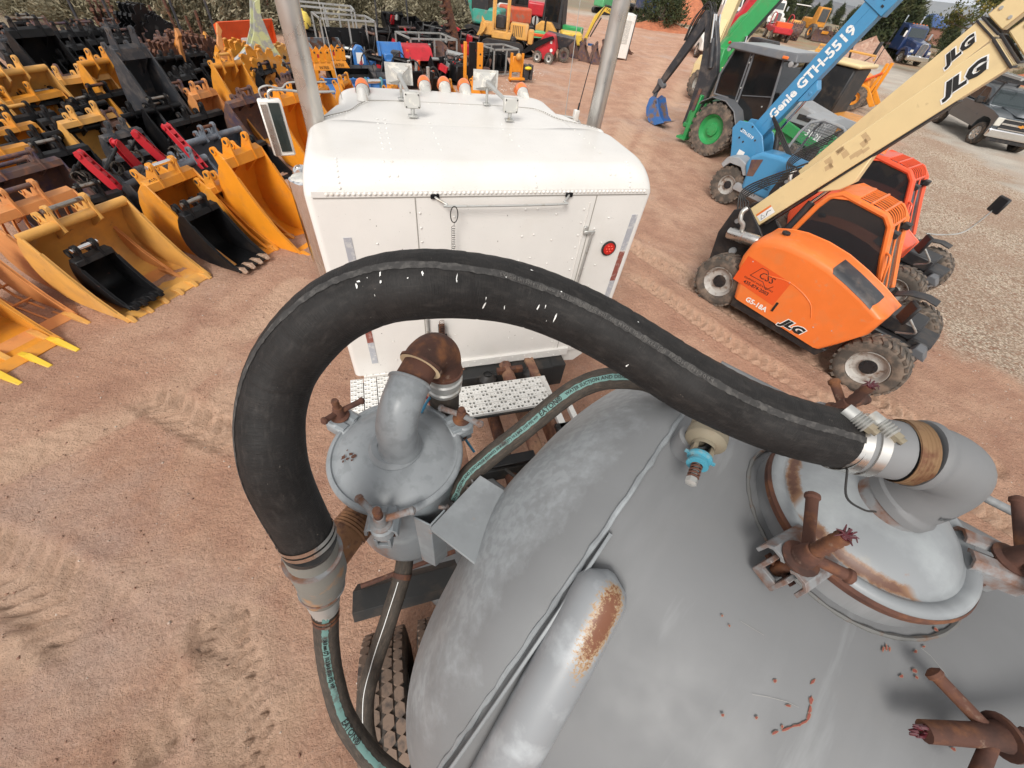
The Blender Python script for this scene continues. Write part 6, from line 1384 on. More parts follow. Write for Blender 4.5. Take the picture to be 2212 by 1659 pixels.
 b=MB();b.box((1.35,1.07,.85),(.62,.86,.12));b.box((.72,1.1,1.1),(.12,.5,.6));b.box((.92,1.1,.95),(.45,.5,.14));b.build('seat',M_dark,root,bevel=.03)
 b=MB();b.cyl((1.36,1.08,1.0),(1.24,1.08,1.34),.03,8);b.tube([V(1.22+.15*math.cos(t)*.4,1.08+.17*math.sin(t),1.36+.15*math.cos(t)*.5)for t in[2*PI*i/20 for i in range(21)]],.014,6);b.build('steering_wheel',M_dark,root)
 for yy in(.72,1.27):
  b=MB();b.box((1.22,yy,1.72),(.10,.11,.08));b.build('work_light',M_dark,root,bevel=.01)
 b=MB();b.cyl((1.12,.58,1.0),(1.18,.50,1.22),.02,6);b.build('latch',M_amber,root)
 for yy in(1.5,):
  b=MB();b.sheet([(1.72,.80),(1.86,.90),(2.05,.94),(2.2,.92)],.02,yy-.12,yy+.12,'y');b.build('front_fender',M_dark,root,bevel=.005)
 b=MB();b.box((2.0,.78,.80),(.5,.5,.2));b.box((2.35,.75,.6),(.25,.5,.35));b.build('front_frame',M_dark,root,bevel=.02)
 b=MB();b.tube(catmull([V(2.05,.35,.80),V(2.2,.22,.95),V(2.1,.05,1.1),V(1.98,.0,1.2)],5),.013,8);b.build('mirror_arm',M_alu,root)
 b=MB();b.box((0,0,0),(.05,.2,.27),T(1.97,.0,1.22)@RZ(.7));b.build('mirror',M_dark,root,bevel=.02)
 if beacon:b=MB();b.tube(catmull([V(1.75,1.5,.98),V(1.95,1.75,1.0),V(2.15,1.95,1.12),V(2.22,2.02,1.55)],6),.013,8);b.build('mirror_arm',M_alu,root)
 if beacon:b=MB();b.box((0,0,0),(.05,.24,.26),T(2.22,2.03,1.62)@RZ(.9));b.build('mirror',M_dark,root,bevel=.02)
 b=MB();b.hexa([(2.30,.3,.66),(2.52,.3,.64),(2.52,.5,.64),(2.30,.5,.66),(2.34,.3,.76),(2.44,.3,.76),(2.44,.5,.76),(2.34,.5,.76)]);b.build('lamp_guard',M_mgrey,root,bevel=.01)
 b=MB();b.box((2.2,.42,.58),(.5,.12,.16));b.cyl((2.12,.2,.42),(2.5,.5,.62),.03,8);b.build('steering_link',M_lgrey,root,bevel=.01)
 e=R_(elev);Mb=T(-.52,.77,1.20)@RY(-e);w_=.15
 b=MB();b.prism([(-.12,.02),(.0,-.17),(bl,-.20),(bl,.125),(.05,.135),(-.12,.11)],-w_,w_,'y',Mb);bo=b.build('boom',boomm,root,bevel=.012,segs=2)
 b=MB();b.box((bl*.45,0,-.205),(bl*.8,.26,.02),Mb);b.build('boom_underside_rail',M_dark,bo)
 for k in(0.0,.05):
  b=MB();xx=bl-.02+k;b.tube([Mb@V(xx,sy*(w_+.012),sz*.168-.038)for sy,sz in((-1,-1),(1,-1),(1,1),(-1,1),(-1,-1),(1,-1))],.012,6);b.build('boom_end_band',M_dark,bo)
 b=MB();b.prism([(bl+.07,-.185),(bl+1.5,-.185),(bl+1.5,.115),(bl+.07,.115)],-w_+.02,w_-.02,'y',Mb);b.build('inner_boom',boomm,bo,bevel=.01)
 b=MB()
 for i in range(6):
  for zz in(-.12,.06):b.ring((bl+.18+i*.2,-w_+.018,zz),.024,.012,.012,Mb@T(0,0,0)@T(0,0,0),10)if False else b.cyl((bl+.18+i*.2,-w_+.02,zz),(bl+.18+i*.2,-w_+.008,zz),.022,10,M=Mb)
 b.build('boom_pad_bolt',M_alu,bo)
 b=MB();b.tube([Mb@V(.10,-w_-.02,-.22),V(.35,.66,.98)]if False else[V(.0,.60,.95),Mb@V(.75,-.05,-.30)],.055,14);b.build('lift_cylinder',M_dark,root)
 b=MB();b.tube([Mb@V(.75,-.05,-.30),Mb@V(1.35,-.05,-.25)],.028,12);b.build('cylinder_rod',M_chrome,root)
 b=MB();b.prism([(1.1,-.36),(1.25,-.38),(1.55,-.2),(.85,-.2)],-.1,.1,'y',Mb);b.build('cylinder_bracket',boomm,bo,bevel=.01)
 for k in range(5):
  b=MB();o_=k*.03;b.tube(catmull([Mb@V(.55+o_*3,.05,.22),Mb@V(.35,-.02,.30+o_),Mb@V(.05,-.05,.34+o_),V(-.66-o_,.62,1.38-o_),V(-.60,.55,1.1)],6),.012,6);b.build('hydraulic_hose',M_rubber,root)
 boom_text(bo,Mb@T(0,-w_,0),'JLG',bl-.30,-.035,.165)
 if text:
  b=MB();b.add([Mb@V(.10,-w_-.0016,-.13),Mb@V(.34,-w_-.0016,-.13),Mb@V(.34,-w_-.0016,.0),Mb@V(.10,-w_-.0016,.0)],[(0,1,2,3)]);st_=b.build('warning_sticker',M_inkw,bo)
  b=MB();b.add([Mb@V(.10,-w_-.003,-.03),Mb@V(.34,-w_-.003,-.03),Mb@V(.34,-w_-.003,.0),Mb@V(.10,-w_-.003,.0)],[(0,1,2,3)]);b.build('sticker_header',M_jlg,st_)
  b=MB();b.tube([Mb@V(.13+a,-w_-.004,-.11+c)for a,c in((0,0),(.07,0),(.035,.06),(0,0))],.003,4);b.tube([Mb@V(.22,-w_-.004,-.10),Mb@V(.26,-w_-.004,-.06),Mb@V(.31,-w_-.004,-.07)],.005,4);b.build('sticker_print',M_ink,st_)
  q=random.Random(6);b=MB()
  for i in range(13):
   cx,cz=1.25+q.uniform(-.15,.45),q.uniform(-.1,.1);s1,s2=q.uniform(.015,.05),q.uniform(.02,.05)
   b.add([Mb@V(cx+q.uniform(.7,1.2)*s1*a,-w_-.0012,cz+q.uniform(.7,1.2)*s2*c)for a,c in((-1,-1),(1,-.8),(1.1,1),(-.9,.9))],[(0,1,2,3)])
  b.build('old_decal_ghost',mat('ghost_tan',(.52,.37,.2),.6),bo,smooth=0)
 if beacon:
  b=MB();b.lathe([(.045,0),(.04,.02),(.035,.03),(.032,.10),(.01,.115),(.001,.115)],12,T(.46,.74,2.0));b.build('beacon',M_amber,root)
 return root
telehandler(frameM(5.34,4.10,.38,-.925),M_jlg,M_cream,'bright orange telehandler with raised cream boom, dealer decal on engine cover',glassm=M_glass)
telehandler(frameM(7.68,5.58,.33,-.944),M_jlgr,M_cream,'red orange telehandler mostly hidden behind the bright orange one',elev=66,bl=2.7,text=False,beacon=True,glassm=M_glass)
GM=frameM(8.25,7.75,.38,-.925)
root=empty('telehandler','bright blue telehandler with raised blue boom and mesh caged cab','telehandler',M=GM)
for x,y,sd_ in((-.22,0,-1),(2.2,0,-1),(-.22,1.5,1),(2.2,1.5,1)):wheel(root,x,y,.42,.30,M_rim,.48,20,sd_)
b=MB();b.box((.95,.75,.52),(3.0,.62,.34));b.build('chassis',M_dark,root,bevel=.02)
b=slab([(-.55,.80),(-.46,.98),(-.22,1.04),(.04,.96),(.16,.78),(.06,.74),(-.08,.88),(-.36,.88),(-.46,.74)],-.2,.2);b.build('rear_fender',M_lgrey,root,bevel=.01)
hood=[(.16,.50),(1.7,.46),(1.9,.7),(1.95,1.0),(1.6,1.2),(1.1,1.30),(.6,1.33),(.22,1.29),(.02,1.14),(.0,.95),(.12,.78)]
b=slab(hood,-.25,.34);hd=b.build('engine_cover',M_gblue,root,bevel=.07,segs=4,smooth=50)
b=MB();b.add([(.09,-.2525,1.1),(.33,-.2525,1.18),(.30,-.2525,.82),(.16,-.2525,.78)],[(0,1,2,3)]);b.build('side_vent',M_brn,hd)
lettering('Genie',.20,mat('embossed_blue',(.05,.22,.5),.3),hd,T(.95,-.254,1.02)@TXT,.006,bold=.006)
decal_css(hd,.62,-.256,.80,.85)
b=slab([(-.05,.42),(1.2,.36),(1.4,.5),(.0,.58)],-.22,.3);b.build('side_skirt',M_lgrey,root,bevel=.02)
lettering('5219',.09,M_ink,root,T(.45,-.222,.47)@TXT,.001)
for yy in(.44,1.0):
 b=slab([(-.62,.7),(.1,.7),(.12,1.0),(-.2,1.42),(-.55,1.58),(-.86,1.55),(-.95,1.38),(-.8,1.1)],yy-.02,yy+.02);tp=b.build('tower_plate',M_gblue,root,bevel=.01)
 if yy<.5:
  lettering('GTH-5519',.085,M_inkw,tp,T(-.55,yy-.022,1.36)@TXT@RZ(R_(-12)),.001,bold=.002)
  b=MB();b.add([(-.56,yy-.023,.92),(-.40,yy-.023,.90),(-.39,yy-.023,1.02),(-.55,yy-.023,1.04)],[(0,1,2,3)]);b.build('sticker',M_inkw,tp)
  b=MB()
  for x,z in((-.72,1.42),(-.5,1.52),(-.55,1.2),(-.68,1.25),(-.3,1.3),(-.3,.95)):b.cyl((x,yy-.022,z),(x,yy-.026,z),.022,10)
  b.build('plate_bolt',M_dark,tp)
e=R_(68);Mb=T(-.45,.72,1.35)@RY(-e)
b=MB();b.prism([(-.05,-.17),(2.55,-.18),(2.55,.19),(-.05,.18)],-.13,.13,'y',Mb);bo=b.build('boom',M_gblue,root,bevel=.012,segs=2)
b=MB();b.prism([(2.45,-.24),(2.75,-.24),(2.78,.24),(2.62,.30),(2.45,.24)],-.15,.15,'y',Mb);bh=b.build('boom_head',M_gblue,bo,bevel=.015)
b=MB();b.cyl((2.66,-.158,.22),(2.66,-.15,.22),.03,12,M=Mb);b.build('lifting_eye',M_inkw,bh)
b=MB()
for x,z in((2.55,.1),(2.62,-.05),(2.7,.05),(2.55,-.12),(2.7,-.14)):b.box((x,-.152,z),(.03,.01,.05),Mb)
b.build('head_slot',M_dark,bh)
b=MB();b.box((3.2,0,0),(1.1,.2,.28),Mb);b.build('inner_boom',M_dark,bo,bevel=.01)
b=MB();b.tube([Mb@V(0,-.133,.02),Mb@V(2.45,-.133,.03)],.004,4);b.build('boom_crease',M_gblue,bo)
lettering('Genie',.24,M_inkw,bo,Mb@T(.72,-.1315,.0)@TXT,.002,bold=.008,sx=1.0)
lettering('GTH-5519',.25,M_inkw,bo,Mb@T(1.62,-.1315,.0)@TXT,.002,bold=.008,sx=1.0)
b=MB();b.prism([(.9,-.18),(1.35,-.18),(1.25,-.33),(1.05,-.36)],-.11,.11,'y',Mb);b.cyl((1.14,-.12,-.27),(1.14,.12,-.27),.035,10,M=Mb);b.build('cylinder_bracket',M_gblue,bo,bevel=.01)
b=MB();b.tube([V(.25,.62,1.0),Mb@V(.35,-.05,-.34)],.06,12);b.build('lift_cylinder',M_dark,root)
b=MB();b.tube([Mb@V(.35,-.05,-.34),Mb@V(1.14,0,-.27)],.028,10);b.build('cylinder_rod',M_chrome,root)
for k in range(4):
 b=MB();b.tube(catmull([Mb@V(.45,.1,.22),V(.1,.3,1.6+k*.03),V(.5,.15,1.38+k*.03),V(.85,.2,1.2)],6),.014,6);b.build('hydraulic_hose',M_rubber,root)
cab=[(.30,.95),(.42,1.65),(.52,1.86),(.75,1.96),(1.15,1.93),(1.45,1.75),(1.62,1.3),(1.62,.95)]
for yy in(.68,1.5):
 b=ring_frame(cab,yy,.03);b.build('cab_frame',M_lgrey,root)
 b=MB();c0=cab
 for i in range(26):
  x=.34+i*.05;zt_=np.interp(x,[p[0]for p in cab[:7]],[p[1]for p in cab[:7]]);b.cyl((x,yy,.95),(x,yy,zt_),.004,4)
 for i in range(19):
  z=1.0+i*.05;x0_=np.interp(z,[.95,1.65,1.86],[.30,.42,.52]);x1_=np.interp(z,[.95,1.3,1.75,1.93],[1.62,1.62,1.45,1.15]);b.cyl((x0_,yy,z),(x1_,yy,z),.004,4)
 o=b.build('wire_mesh',M_mgrey,root,smooth=0);o['kind']='stuff'
b=MB();b.box((.62,1.09,1.94),(.5,.86,.06));rf=b.build('cab_roof',M_lgrey,root,bevel=.03,segs=2)
for i in range(9):
 b=MB();y=.70+i*.098;b.tube([V(.85,y,1.96),V(1.2,y,1.93),V(1.47,y,1.74)],.012,6);b.build('roof_slat',M_lgrey,rf)
b=MB();b.box((.75,1.1,1.1),(.12,.5,.6));b.box((.95,1.1,.95),(.45,.5,.14));b.build('seat',M_dark,root,bevel=.03)
lettering('31 2L',.16,M_inkw,root,T(.72,.655,1.66)@TXT@RZ(R_(-8)),.001,name='painted_number')
b=MB()
for yy in(0,1.5):b.sheet([(1.78,.80),(1.94,.93),(2.2,.97),(2.44,.90),(2.54,.78)],.02,yy-.15,yy+.17,'y')
b.build('front_fender',M_lgrey,root)
b=MB();b.box((2.3,.75,.8),(.2,1.0,.7));b.build('carriage',M_dark,root,bevel=.02)
BM=frameM(10.1,10.95,.35,-.93)
root=empty('backhoe_loader','green backhoe loader with charcoal cab and blue rusty digging bucket','backhoe',M=BM)
wheel(root,-.38,.05,.70,.46,M_green,.54,22,-1,lug_h=.045,hub_m=M_green)
wheel(root,-.38,1.95,.70,.46,M_green,.46,22,1,lug_h=.045,hub_m=M_green)
wheel(root,1.95,.12,.50,.34,M_green,.5,20,-1,hub_m=M_green);wheel(root,1.95,1.88,.50,.34,M_green,.5,20,1,hub_m=M_green)
b=MB();b.box((.8,1.0,.72),(3.3,.8,.5));b.build('chassis',M_green,root,bevel=.03)
b=MB();b.box((.55,1.0,1.02),(1.5,1.5,.16));b.box((.62,.32,.86),(.8,.3,.3));b.build('cab_floor',M_green,root,bevel=.03)
b=MB();b.box((.55,.22,.96),(.75,.3,.05));b.build('step_plate',M_lgrey,root,bevel=.01)
for yy,sg in((.05,-1),(1.95,1)):
 b=MB();b.sheet([(.42,.62),(.36,1.0),(.12,1.30),(-.25,1.46),(-.7,1.46),(-1.0,1.28),(-1.05,1.2)],.03,yy-.26,yy+.30,'y');b.build('rear_fender',M_mgrey,root,bevel=.01)
cab=[(.40,1.0),(-.02,1.02),(-.5,1.45),(-.95,1.45),(-1.02,1.9),(-.85,2.5),(.55,2.55),(.78,1.6),(.80,1.0)]
for yy in(.28,1.72):
 b=ring_frame(cab,yy,.035);b.build('cab_frame',M_mgrey,root)
 b=slab(cab,yy-.005,yy+.005);b.build('side_glass',M_glassd,root,smooth=0)
 b=MB();b.tube([V(-.10,yy-.01,1.05),V(-.28,yy-.01,2.5)],.03,6);b.tube([V(-.18,yy-.01,1.05),V(-.36,yy-.01,2.5)],.022,6);b.tube([V(-.1,yy-.01,1.6),V(.72,yy-.01,1.75)],.012,6);b.build('door_post',M_mgrey,root)
 b=MB()
 for x,z in((-.29,2.3),(-.22,1.75),(-.16,1.45),(-.30,2.42),(.6,1.5)):b.ball((x,yy-.03,z),.022,seg=8,ring=5)
 b.build('hinge',M_alu,root)
for x0_,z0_,x1_,z1_ in((.55,2.52,.80,1.0),(-.85,2.5,-1.0,1.5)):
 b=MB();b.add([(x0_,.28,z0_),(x0_,1.72,z0_),(x1_,1.72,z1_),(x1_,.28,z1_)],[(0,1,2,3)]);b.build('cab_glass',M_glassd,root)
b=MB();b.hexa([(-1.05,.12,2.50),(.98,.12,2.52),(.98,1.88,2.52),(-1.05,1.88,2.50),(-.98,.18,2.63),(.90,.18,2.70),(.90,1.82,2.70),(-.98,1.82,2.63)]);rf=b.build('cab_roof',M_mgrey,root,bevel=.03,segs=2)
b=MB();b.hexa([(-.85,.26,2.642),(.80,.26,2.694),(.80,1.74,2.694),(-.85,1.74,2.642),(-.83,.28,2.652),(.78,.28,2.704),(.78,1.72,2.704),(-.83,1.72,2.652)]);b.build('roof_top',M_lgrey,rf)
b=MB();b.box((.66,.10,2.58),(.16,.03,.06));b.build('amber_marker',M_amber,rf,bevel=.01)
b=MB();b.box((-1.06,.2,2.60),(.04,.1,.06));b.build('red_marker',M_red,rf,bevel=.01)
for x,y in((.86,.18),(.92,.3),(-.98,.22),(.98,1.7)):
 b=MB();b.lathe([(.001,-.03),(.055,-.03),(.06,.03),(.05,.035),(.001,.035)],12,T(x,y-.04,2.48)@RX(PI/2));b.build('work_light',M_lgrey,rf)
b=MB();b.box((.1,1.0,1.35),(.45,.5,.16));b.box((-.1,1.0,1.65),(.14,.5,.6));b.build('seat',M_dark,root,bevel=.03)
b=MB();b.box((.12,1.30,1.62),(.2,.03,.22));b.box((.52,1.30,1.62),(.2,.03,.22));b.build('yellow_panel',M_yel,root)
b=MB();b.prism([(.9,.95),(2.3,.95),(2.34,1.45),(2.2,1.62),(.95,1.85)],.55,1.45,'y');hd=b.build('hood',M_lgrey,root,bevel=.06,segs=3)
b=MB();b.box((1.7,.545,1.5),(.36,.01,.12));b.box((1.6,.54,1.2),(.5,.02,.3));b.build('hood_vent',M_dark,hd)
b=MB();b.prism([(.82,.85),(2.3,.75),(2.35,1.1),(.85,1.35)],.46,.54,'y');b.build('green_side_panel',M_green,root,bevel=.02)
b=MB();b.tube([V(.95,.42,.55),V(2.6,.42,.75)],.06,10);b.build('loader_cylinder',M_dark,root)
for yy in(.40,1.6):
 b=MB();b.prism([(.75,1.2),(1.0,1.45),(2.4,1.15),(3.1,.45),(2.95,.35),(2.3,.95),(.95,1.2)],yy-.05,yy+.05,'y');b.build('loader_arm',M_green,root,bevel=.01)
b=MB();b.sheet([(3.2,.05),(2.95,.05),(2.85,.25),(2.9,.55),(3.1,.8)],.03,-.1,2.1,'y');b.build('loader_bucket',M_dark,root)
b=MB();b.prism([(-1.15,.45),(-.9,.45),(-.9,1.25),(-1.05,1.3),(-1.2,.9)],.25,1.75,'y');b.build('rear_frame',M_green,root,bevel=.02)
for yy in(.28,1.72):
 b=MB();b.box((-1.35,yy,.75),(.14,.16,1.15));sb=b.build('stabilizer_leg',M_green,root,bevel=.01)
 b=MB();b.box((-1.38,yy-.1,1.2),(.1,.05,.55));b.build('guard_pad',M_brn,sb)
 b=MB();b.box((-1.42,yy,.16),(.34,.3,.06));b.build('stabilizer_pad',M_green,sb)
b=MB();b.box((-1.6,.95,.55),(.5,.4,.5));b.box((-1.75,.95,.4),(.2,.6,.15));b.build('swing_frame',M_green,root,bevel=.04)
b=MB();b.prism([(-2.0,.35),(-1.62,.42),(-1.5,1.2),(-1.46,1.8),(-1.75,2.35),(-2.2,3.0),(-2.45,3.1),(-2.48,2.85),(-2.2,2.2),(-2.05,1.6),(-2.0,1.0)],.86,1.06,'y');bm=b.build('backhoe_boom',M_dkg,root,bevel=.02)
b=MB();b.prism([(-2.62,3.1),(-2.36,3.05),(-2.42,2.75),(-3.0,1.65),(-3.48,.82),(-3.62,.86),(-3.3,1.6),(-2.9,2.4)],.89,1.03,'y');dp=b.build('dipper_arm',M_dkg,root,bevel=.015)
b=MB();b.tube([V(-1.72,.84,1.9),V(-2.0,.84,2.55)],.07,12);b.build('boom_cylinder',M_dkg,root)
for yy in(.80,.90,1.1):
 b=MB();b.tube([V(-2.0,yy,2.45),V(-2.22,yy,3.05)],.032,10);b.build('cylinder_rod',M_chrome,root)
b=MB();b.tube([V(-2.75,.96,2.72),V(-3.08,.96,2.0)],.05,10);b.build('bucket_cylinder',M_dark,root)
b=MB();b.tube([V(-3.08,.96,2.0),V(-3.42,.96,1.25)],.024,10);b.build('cylinder_rod',M_chrome,root)
b=MB();b.prism([(-3.5,1.28),(-3.38,1.28),(-3.2,1.15),(-3.22,1.05),(-3.4,1.12),(-3.52,1.2)],.87,1.05,'y');b.prism([(-3.52,1.25),(-3.42,1.25),(-3.44,.75),(-3.54,.75)],.9,1.02,'y');b.build('bucket_link',M_mgrey,root,bevel=.01)
q=random.Random(2)
for k in range(9):
 b=MB();yy=.8+k*.035;b.tube(catmull([V(-2.1,yy,2.3),V(-2.3+q.uniform(-.05,.05),yy,2.9),V(-2.6,yy+q.uniform(-.1,.1),3.22+q.uniform(-.05,.1)),V(-2.85,yy,2.9-q.uniform(0,.2)),V(-2.95,yy,2.35)],6),.014,5);b.build('hydraulic_hose',M_rubber,root)
Mk=T(-3.3,.96,.80)@RZ(PI/2)@RX(R_(0))
M_bkblue=mat('worn_blue_bucket',(.04,.14,.38),.5,0,[((.2,.13,.09),5,.48,.6,6,None,1),((.02,.02,.03),4,.6,.66)],var=.1)
b=MB();pr=[(-3.50,.72),(-3.52,.45),(-3.42,.22),(-3.2,.08),(-2.95,.06),(-2.62,.22)]
b.sheet(pr,.02,.72,1.2,'y');bk_=b.build('digging_bucket',M_bkblue,root,smooth=50)
for yy in(.72,1.2):
 b=MB();b.prism(pr+[(-2.85,.35),(-3.05,.60),(-3.2,.80),(-3.4,.82)],yy-.012,yy+.012,'y');b.build('bucket_side',M_bkblue,bk_,smooth=0)
for i in range(4):
 b=MB();yy=.76+i*.135;b.prism([(-2.66,.19),(-2.45,.30),(-2.64,.25)],yy-.03,yy+.03,'y');b.build('tooth',M_rustgrey,bk_)
PM=frameM(26.15,13.35,-.57,-.82)
M_pick=mat('charcoal_blue_car_paint',(.075,.088,.10),.3,.3,[((.10,.095,.09),2.5,.5,.8,7,None,.5)],var=.05,coat=.6)
root=empty('pickup_truck','charcoal crew pickup with chrome bumper and ladder rack','pickup',M=PM)
def ctyre(par,x,y,R,W,sd_,st=0):
 Mx=T(x,y,R)@RZ(st)@RX(PI/2 if sd_<0 else -PI/2);b=MB();h=W/2
 b.lathe([(R*.6,-h*.8),(R*.65,-h),(R*.9,-h),(R,-h*.8),(R,h*.8),(R*.9,h),(R*.65,h),(R*.6,h*.8)],30,Mx);t_=b.build('tyre',M_tyre,par,smooth=40)
 b=MB();b.lathe([(R*.61,h*.8),(R*.6,h*.9),(R*.54,h*.6),(R*.2,h*.5),(R*.15,h*.75),(.001,h*.75)],24,Mx);b.build('rim',M_alu,t_)
 b=MB()
 for k in range(8):b.box((R*.36,0,h*.72),(R*.38,.05,.04),Mx@RZ(k*PI/4))
 b.build('spoke',M_chrome,t_)
for x,y,sd_ in((0,0,-1),(0,1.72,1),(-3.95,0,-1),(-3.95,1.72,1)):ctyre(root,x,y,.42,.27,sd_,.12 if x==0 else 0)
YL,YR=1.86,-.14
def body(profile,y0,y1,name,mt,bev=.05,sm=50):b=MB();b.prism(profile,y0,y1,'y');return b.build(name,mt,root,bevel=bev,segs=3,smooth=sm)
body([(.62,.55),(.70,.9),(.66,1.18),(.0,1.28),(-.95,1.32),(-3.2,1.30),(-3.2,.55),(-.62,.55),(-.55,.8),(-.35,.98),(0,1.02),(.35,.98),(.52,.8),(.58,.55)],YR,YL,'body',M_pick,.05)
body([(-3.22,.60),(-3.22,1.28),(-5.4,1.30),(-5.4,.62),(-4.5,.6),(-4.4,.85),(-4.2,.98),(-3.95,1.02),(-3.7,.98),(-3.5,.85),(-3.4,.6)],YR,YL,'bed',M_pick,.04)
body([(-.85,1.30),(-1.45,1.86),(-1.75,1.92),(-2.85,1.92),(-3.2,1.30)],YR+.12,YL-.12,'cab',M_pick,.08)
b=MB();b.add([(-.90,YR+.2,1.335),(-.90,YL-.2,1.335),(-1.44,YL-.26,1.84),(-1.44,YR+.26,1.84)],[(0,1,2,3)]);
b=MB();b.add([(x+.03,y,z+.03)for x,y,z in[(-.92,YR+.22,1.33),(-.92,YL-.22,1.33),(-1.44,YL-.28,1.82),(-1.44,YR+.28,1.82)]],[(0,1,2,3)]);b.build('windscreen',M_glassl,root)
for yy,s_ in((YL-.115,1),(YR+.115,-1)):
 b=MB();b.add([(-1.25,yy,1.36),(-2.0,yy,1.36),(-2.0,yy,1.84),(-1.62,yy,1.84)],[(0,1,2,3)]);b.add([(-2.08,yy,1.36),(-3.05,yy,1.36),(-2.85,yy,1.80),(-2.08,yy,1.84)],[(0,1,2,3)]);b.build('side_window',M_glassd,root)
 b=MB();b.box((-1.35,yy+s_*.22,1.42),(.14,.3,.24));b.build('side_mirror',M_dark,root,bevel=.03)
 b=MB();b.box((-2.0,yy+s_*.12,.96),(2.2,.02,.04));b.build('side_trim',M_pick,root)
b=MB();b.box((.74,(YL+YR)/2,.62),(.16,2.02,.30));b.build('front_bumper',M_chrome,root,bevel=.05,segs=3)
b=MB();b.box((.69,(YL+YR)/2,.96),(.08,1.5,.34));gr=b.build('grille',M_dark,root,bevel=.02)
b=MB();b.box((.74,(YL+YR)/2,.97),(.03,1.46,.06));b.box((.74,(YL+YR)/2,1.13),(.03,1.5,.03));b.box((.74,(YL+YR)/2,.80),(.03,1.5,.03));b.build('grille_bar',M_chrome,gr)
b=MB();c_=(YL+YR)/2;b.hexa([(.757,c_-.14,.95),(.765,c_-.14,.95),(.765,c_+.14,.95),(.757,c_+.14,.95),(.757,c_-.12,1.0),(.765,c_-.12,1.0),(.765,c_+.16,1.0),(.757,c_+.16,1.0)]);b.box((.762,c_,.975),(.008,.08,.11));b.build('gold_emblem',M_yel,gr)
b=MB();b.box((.78,c_,.60),(.06,.8,.10));b.build('licence_recess',M_dark,root)
for yy in(YL-.16,YR+.16):
 b=MB();b.box((.655,yy,1.0),(.12,.30,.30));b.build('headlight',mat('headlight_glass',(.6,.58,.52),.15,coat=.5),root,bevel=.03)
b=MB();b.box((.70,c_,.40),(.12,1.7,.14));b.build('lower_valance',M_dark,root,bevel=.02)
b=MB();b.prism([(-.9,1.32),(.55,1.22),(.6,1.25),(-.85,1.36)],c_-.35,c_+.35,'y');b.build('hood_dome',M_pick,root,bevel=.02)
rk=[]
for yy in(YL-.1,YR+.1):
 b=MB();b.box((-3.0,yy,2.12),(4.4,.05,.05));b.build('rack_rail',M_dark,root)
for i in range(9):
 b=MB();b.box((-.95-i*.52,c_,2.15),(.05,1.8,.05));b.build('rack_bar',M_dark,root)
for x in(-1.0,-3.3,-5.2):
 for yy in(YL-.1,YR+.1):b=MB();b.box((x,yy,1.72),(.05,.05,.8));b.build('rack_post',M_dark,root)
b=MB()
for yy in(c_-.35,c_+.25):b.box((-3.2,yy,2.28),(4.2,.08,.08))
for i in range(12):b.box((-1.3-i*.34,c_-.05,2.28),(.05,.6,.04))
o=b.build('extension_ladder',M_alu,None,M=PM);tag(o,'aluminium extension ladder lying on the pickup rack','ladder')
b=MB();b.box((-4.3,c_,1.65),(1.9,1.7,.7));b.box((-4.3,YL-.02,1.72),(1.7,.03,.5));b.build('service_box',M_mgrey,root,bevel=.02)
# ------------------------------------------------------------------ attachments and small machines beyond the cab
def place(px,py,z=0.0,rz=0.0):
 p=K(px,py,z);return T(p.x,p.y,gz(p.x,p.y))@RZ(rz)
M_gal=mat('galvanised_tube',(.42,.43,.42),.5,.5,[((.3,.25,.2),8,.55,.7)],var=.06)
def crate(px,py,w_,d_,h_,rz,label,top=False,inner=True,orange=False):
 root=empty('steel_crate',label,'crate',group='open steel tube shipping crates',M=place(px,py,h_,rz))
 x,y=w_/2,d_/2;r=.03
 for a,c in(((-x,-y),(x,-y)),((x,-y),(x,y)),((x,y),(-x,y)),((-x,y),(-x,-y))):
  for z in(.04,h_):
   b=MB();e=V(c[0]-a[0],c[1]-a[1],0);b.box(((a[0]+c[0])/2,(a[1]+c[1])/2,z),(abs(e.x)+.05,abs(e.y)+.05,.05));b.build('rail_tube',M_gal,root)
 for a in((-x,-y),(x,-y),(x,y),(-x,y),(0,-y),(0,y)):
  b=MB();b.box((a[0],a[1],h_/2),(.05,.05,h_-.06));b.build('post_tube',M_gal,root)
 if inner:
  r2=empty('skid_attachment','black skid steer attachment standing inside the '+label.split(' crate')[0].split('steel')[0].strip()+' crate','attachment',M=root.matrix_world.copy())
  b=MB();b.sheet([(-y*.6,.1),(y*.3,.08),(y*.6,.35),(y*.65,h_*.75)],.03,-x*.85,x*.85,'x');b.build('moldboard',M_black,r2)
  for sx in(-1,1):
   b=MB();b.prism([(-y*.6,.1),(y*.3,.08),(y*.65,h_*.75),(y*.3,h_*.6)],sx*x*.85-.012,sx*x*.85+.012,'x');b.build('end_plate',M_black,r2)
  if orange:b=MB();b.box((0,-y*.72,.16),(x*1.75,.16,.18));b.build('orange_guard',M_redo,r2)
  for k in range(4):b=MB();b.box((-x*.6+k*x*.4,y*.2,h_*.45),(.06,.2,h_*.5));b.build('rib',M_black,r2)
 return root
crate(742,40,1.9,1.25,1.35,.25,'tall galvanised steel crate holding an orange trimmed attachment',orange=True)
crate(700,14,2.0,1.2,1.5,.1,'tilted galvanised steel crate frame in front of the sagebrush',inner=False)
crate(921,80,2.0,1.3,1.0,.35,'low wide galvanised steel crate behind the red tiller',inner=False)
crate(1078,105,1.35,1.0,.85,.45,'nearest galvanised steel crate beside the spilled gravel')
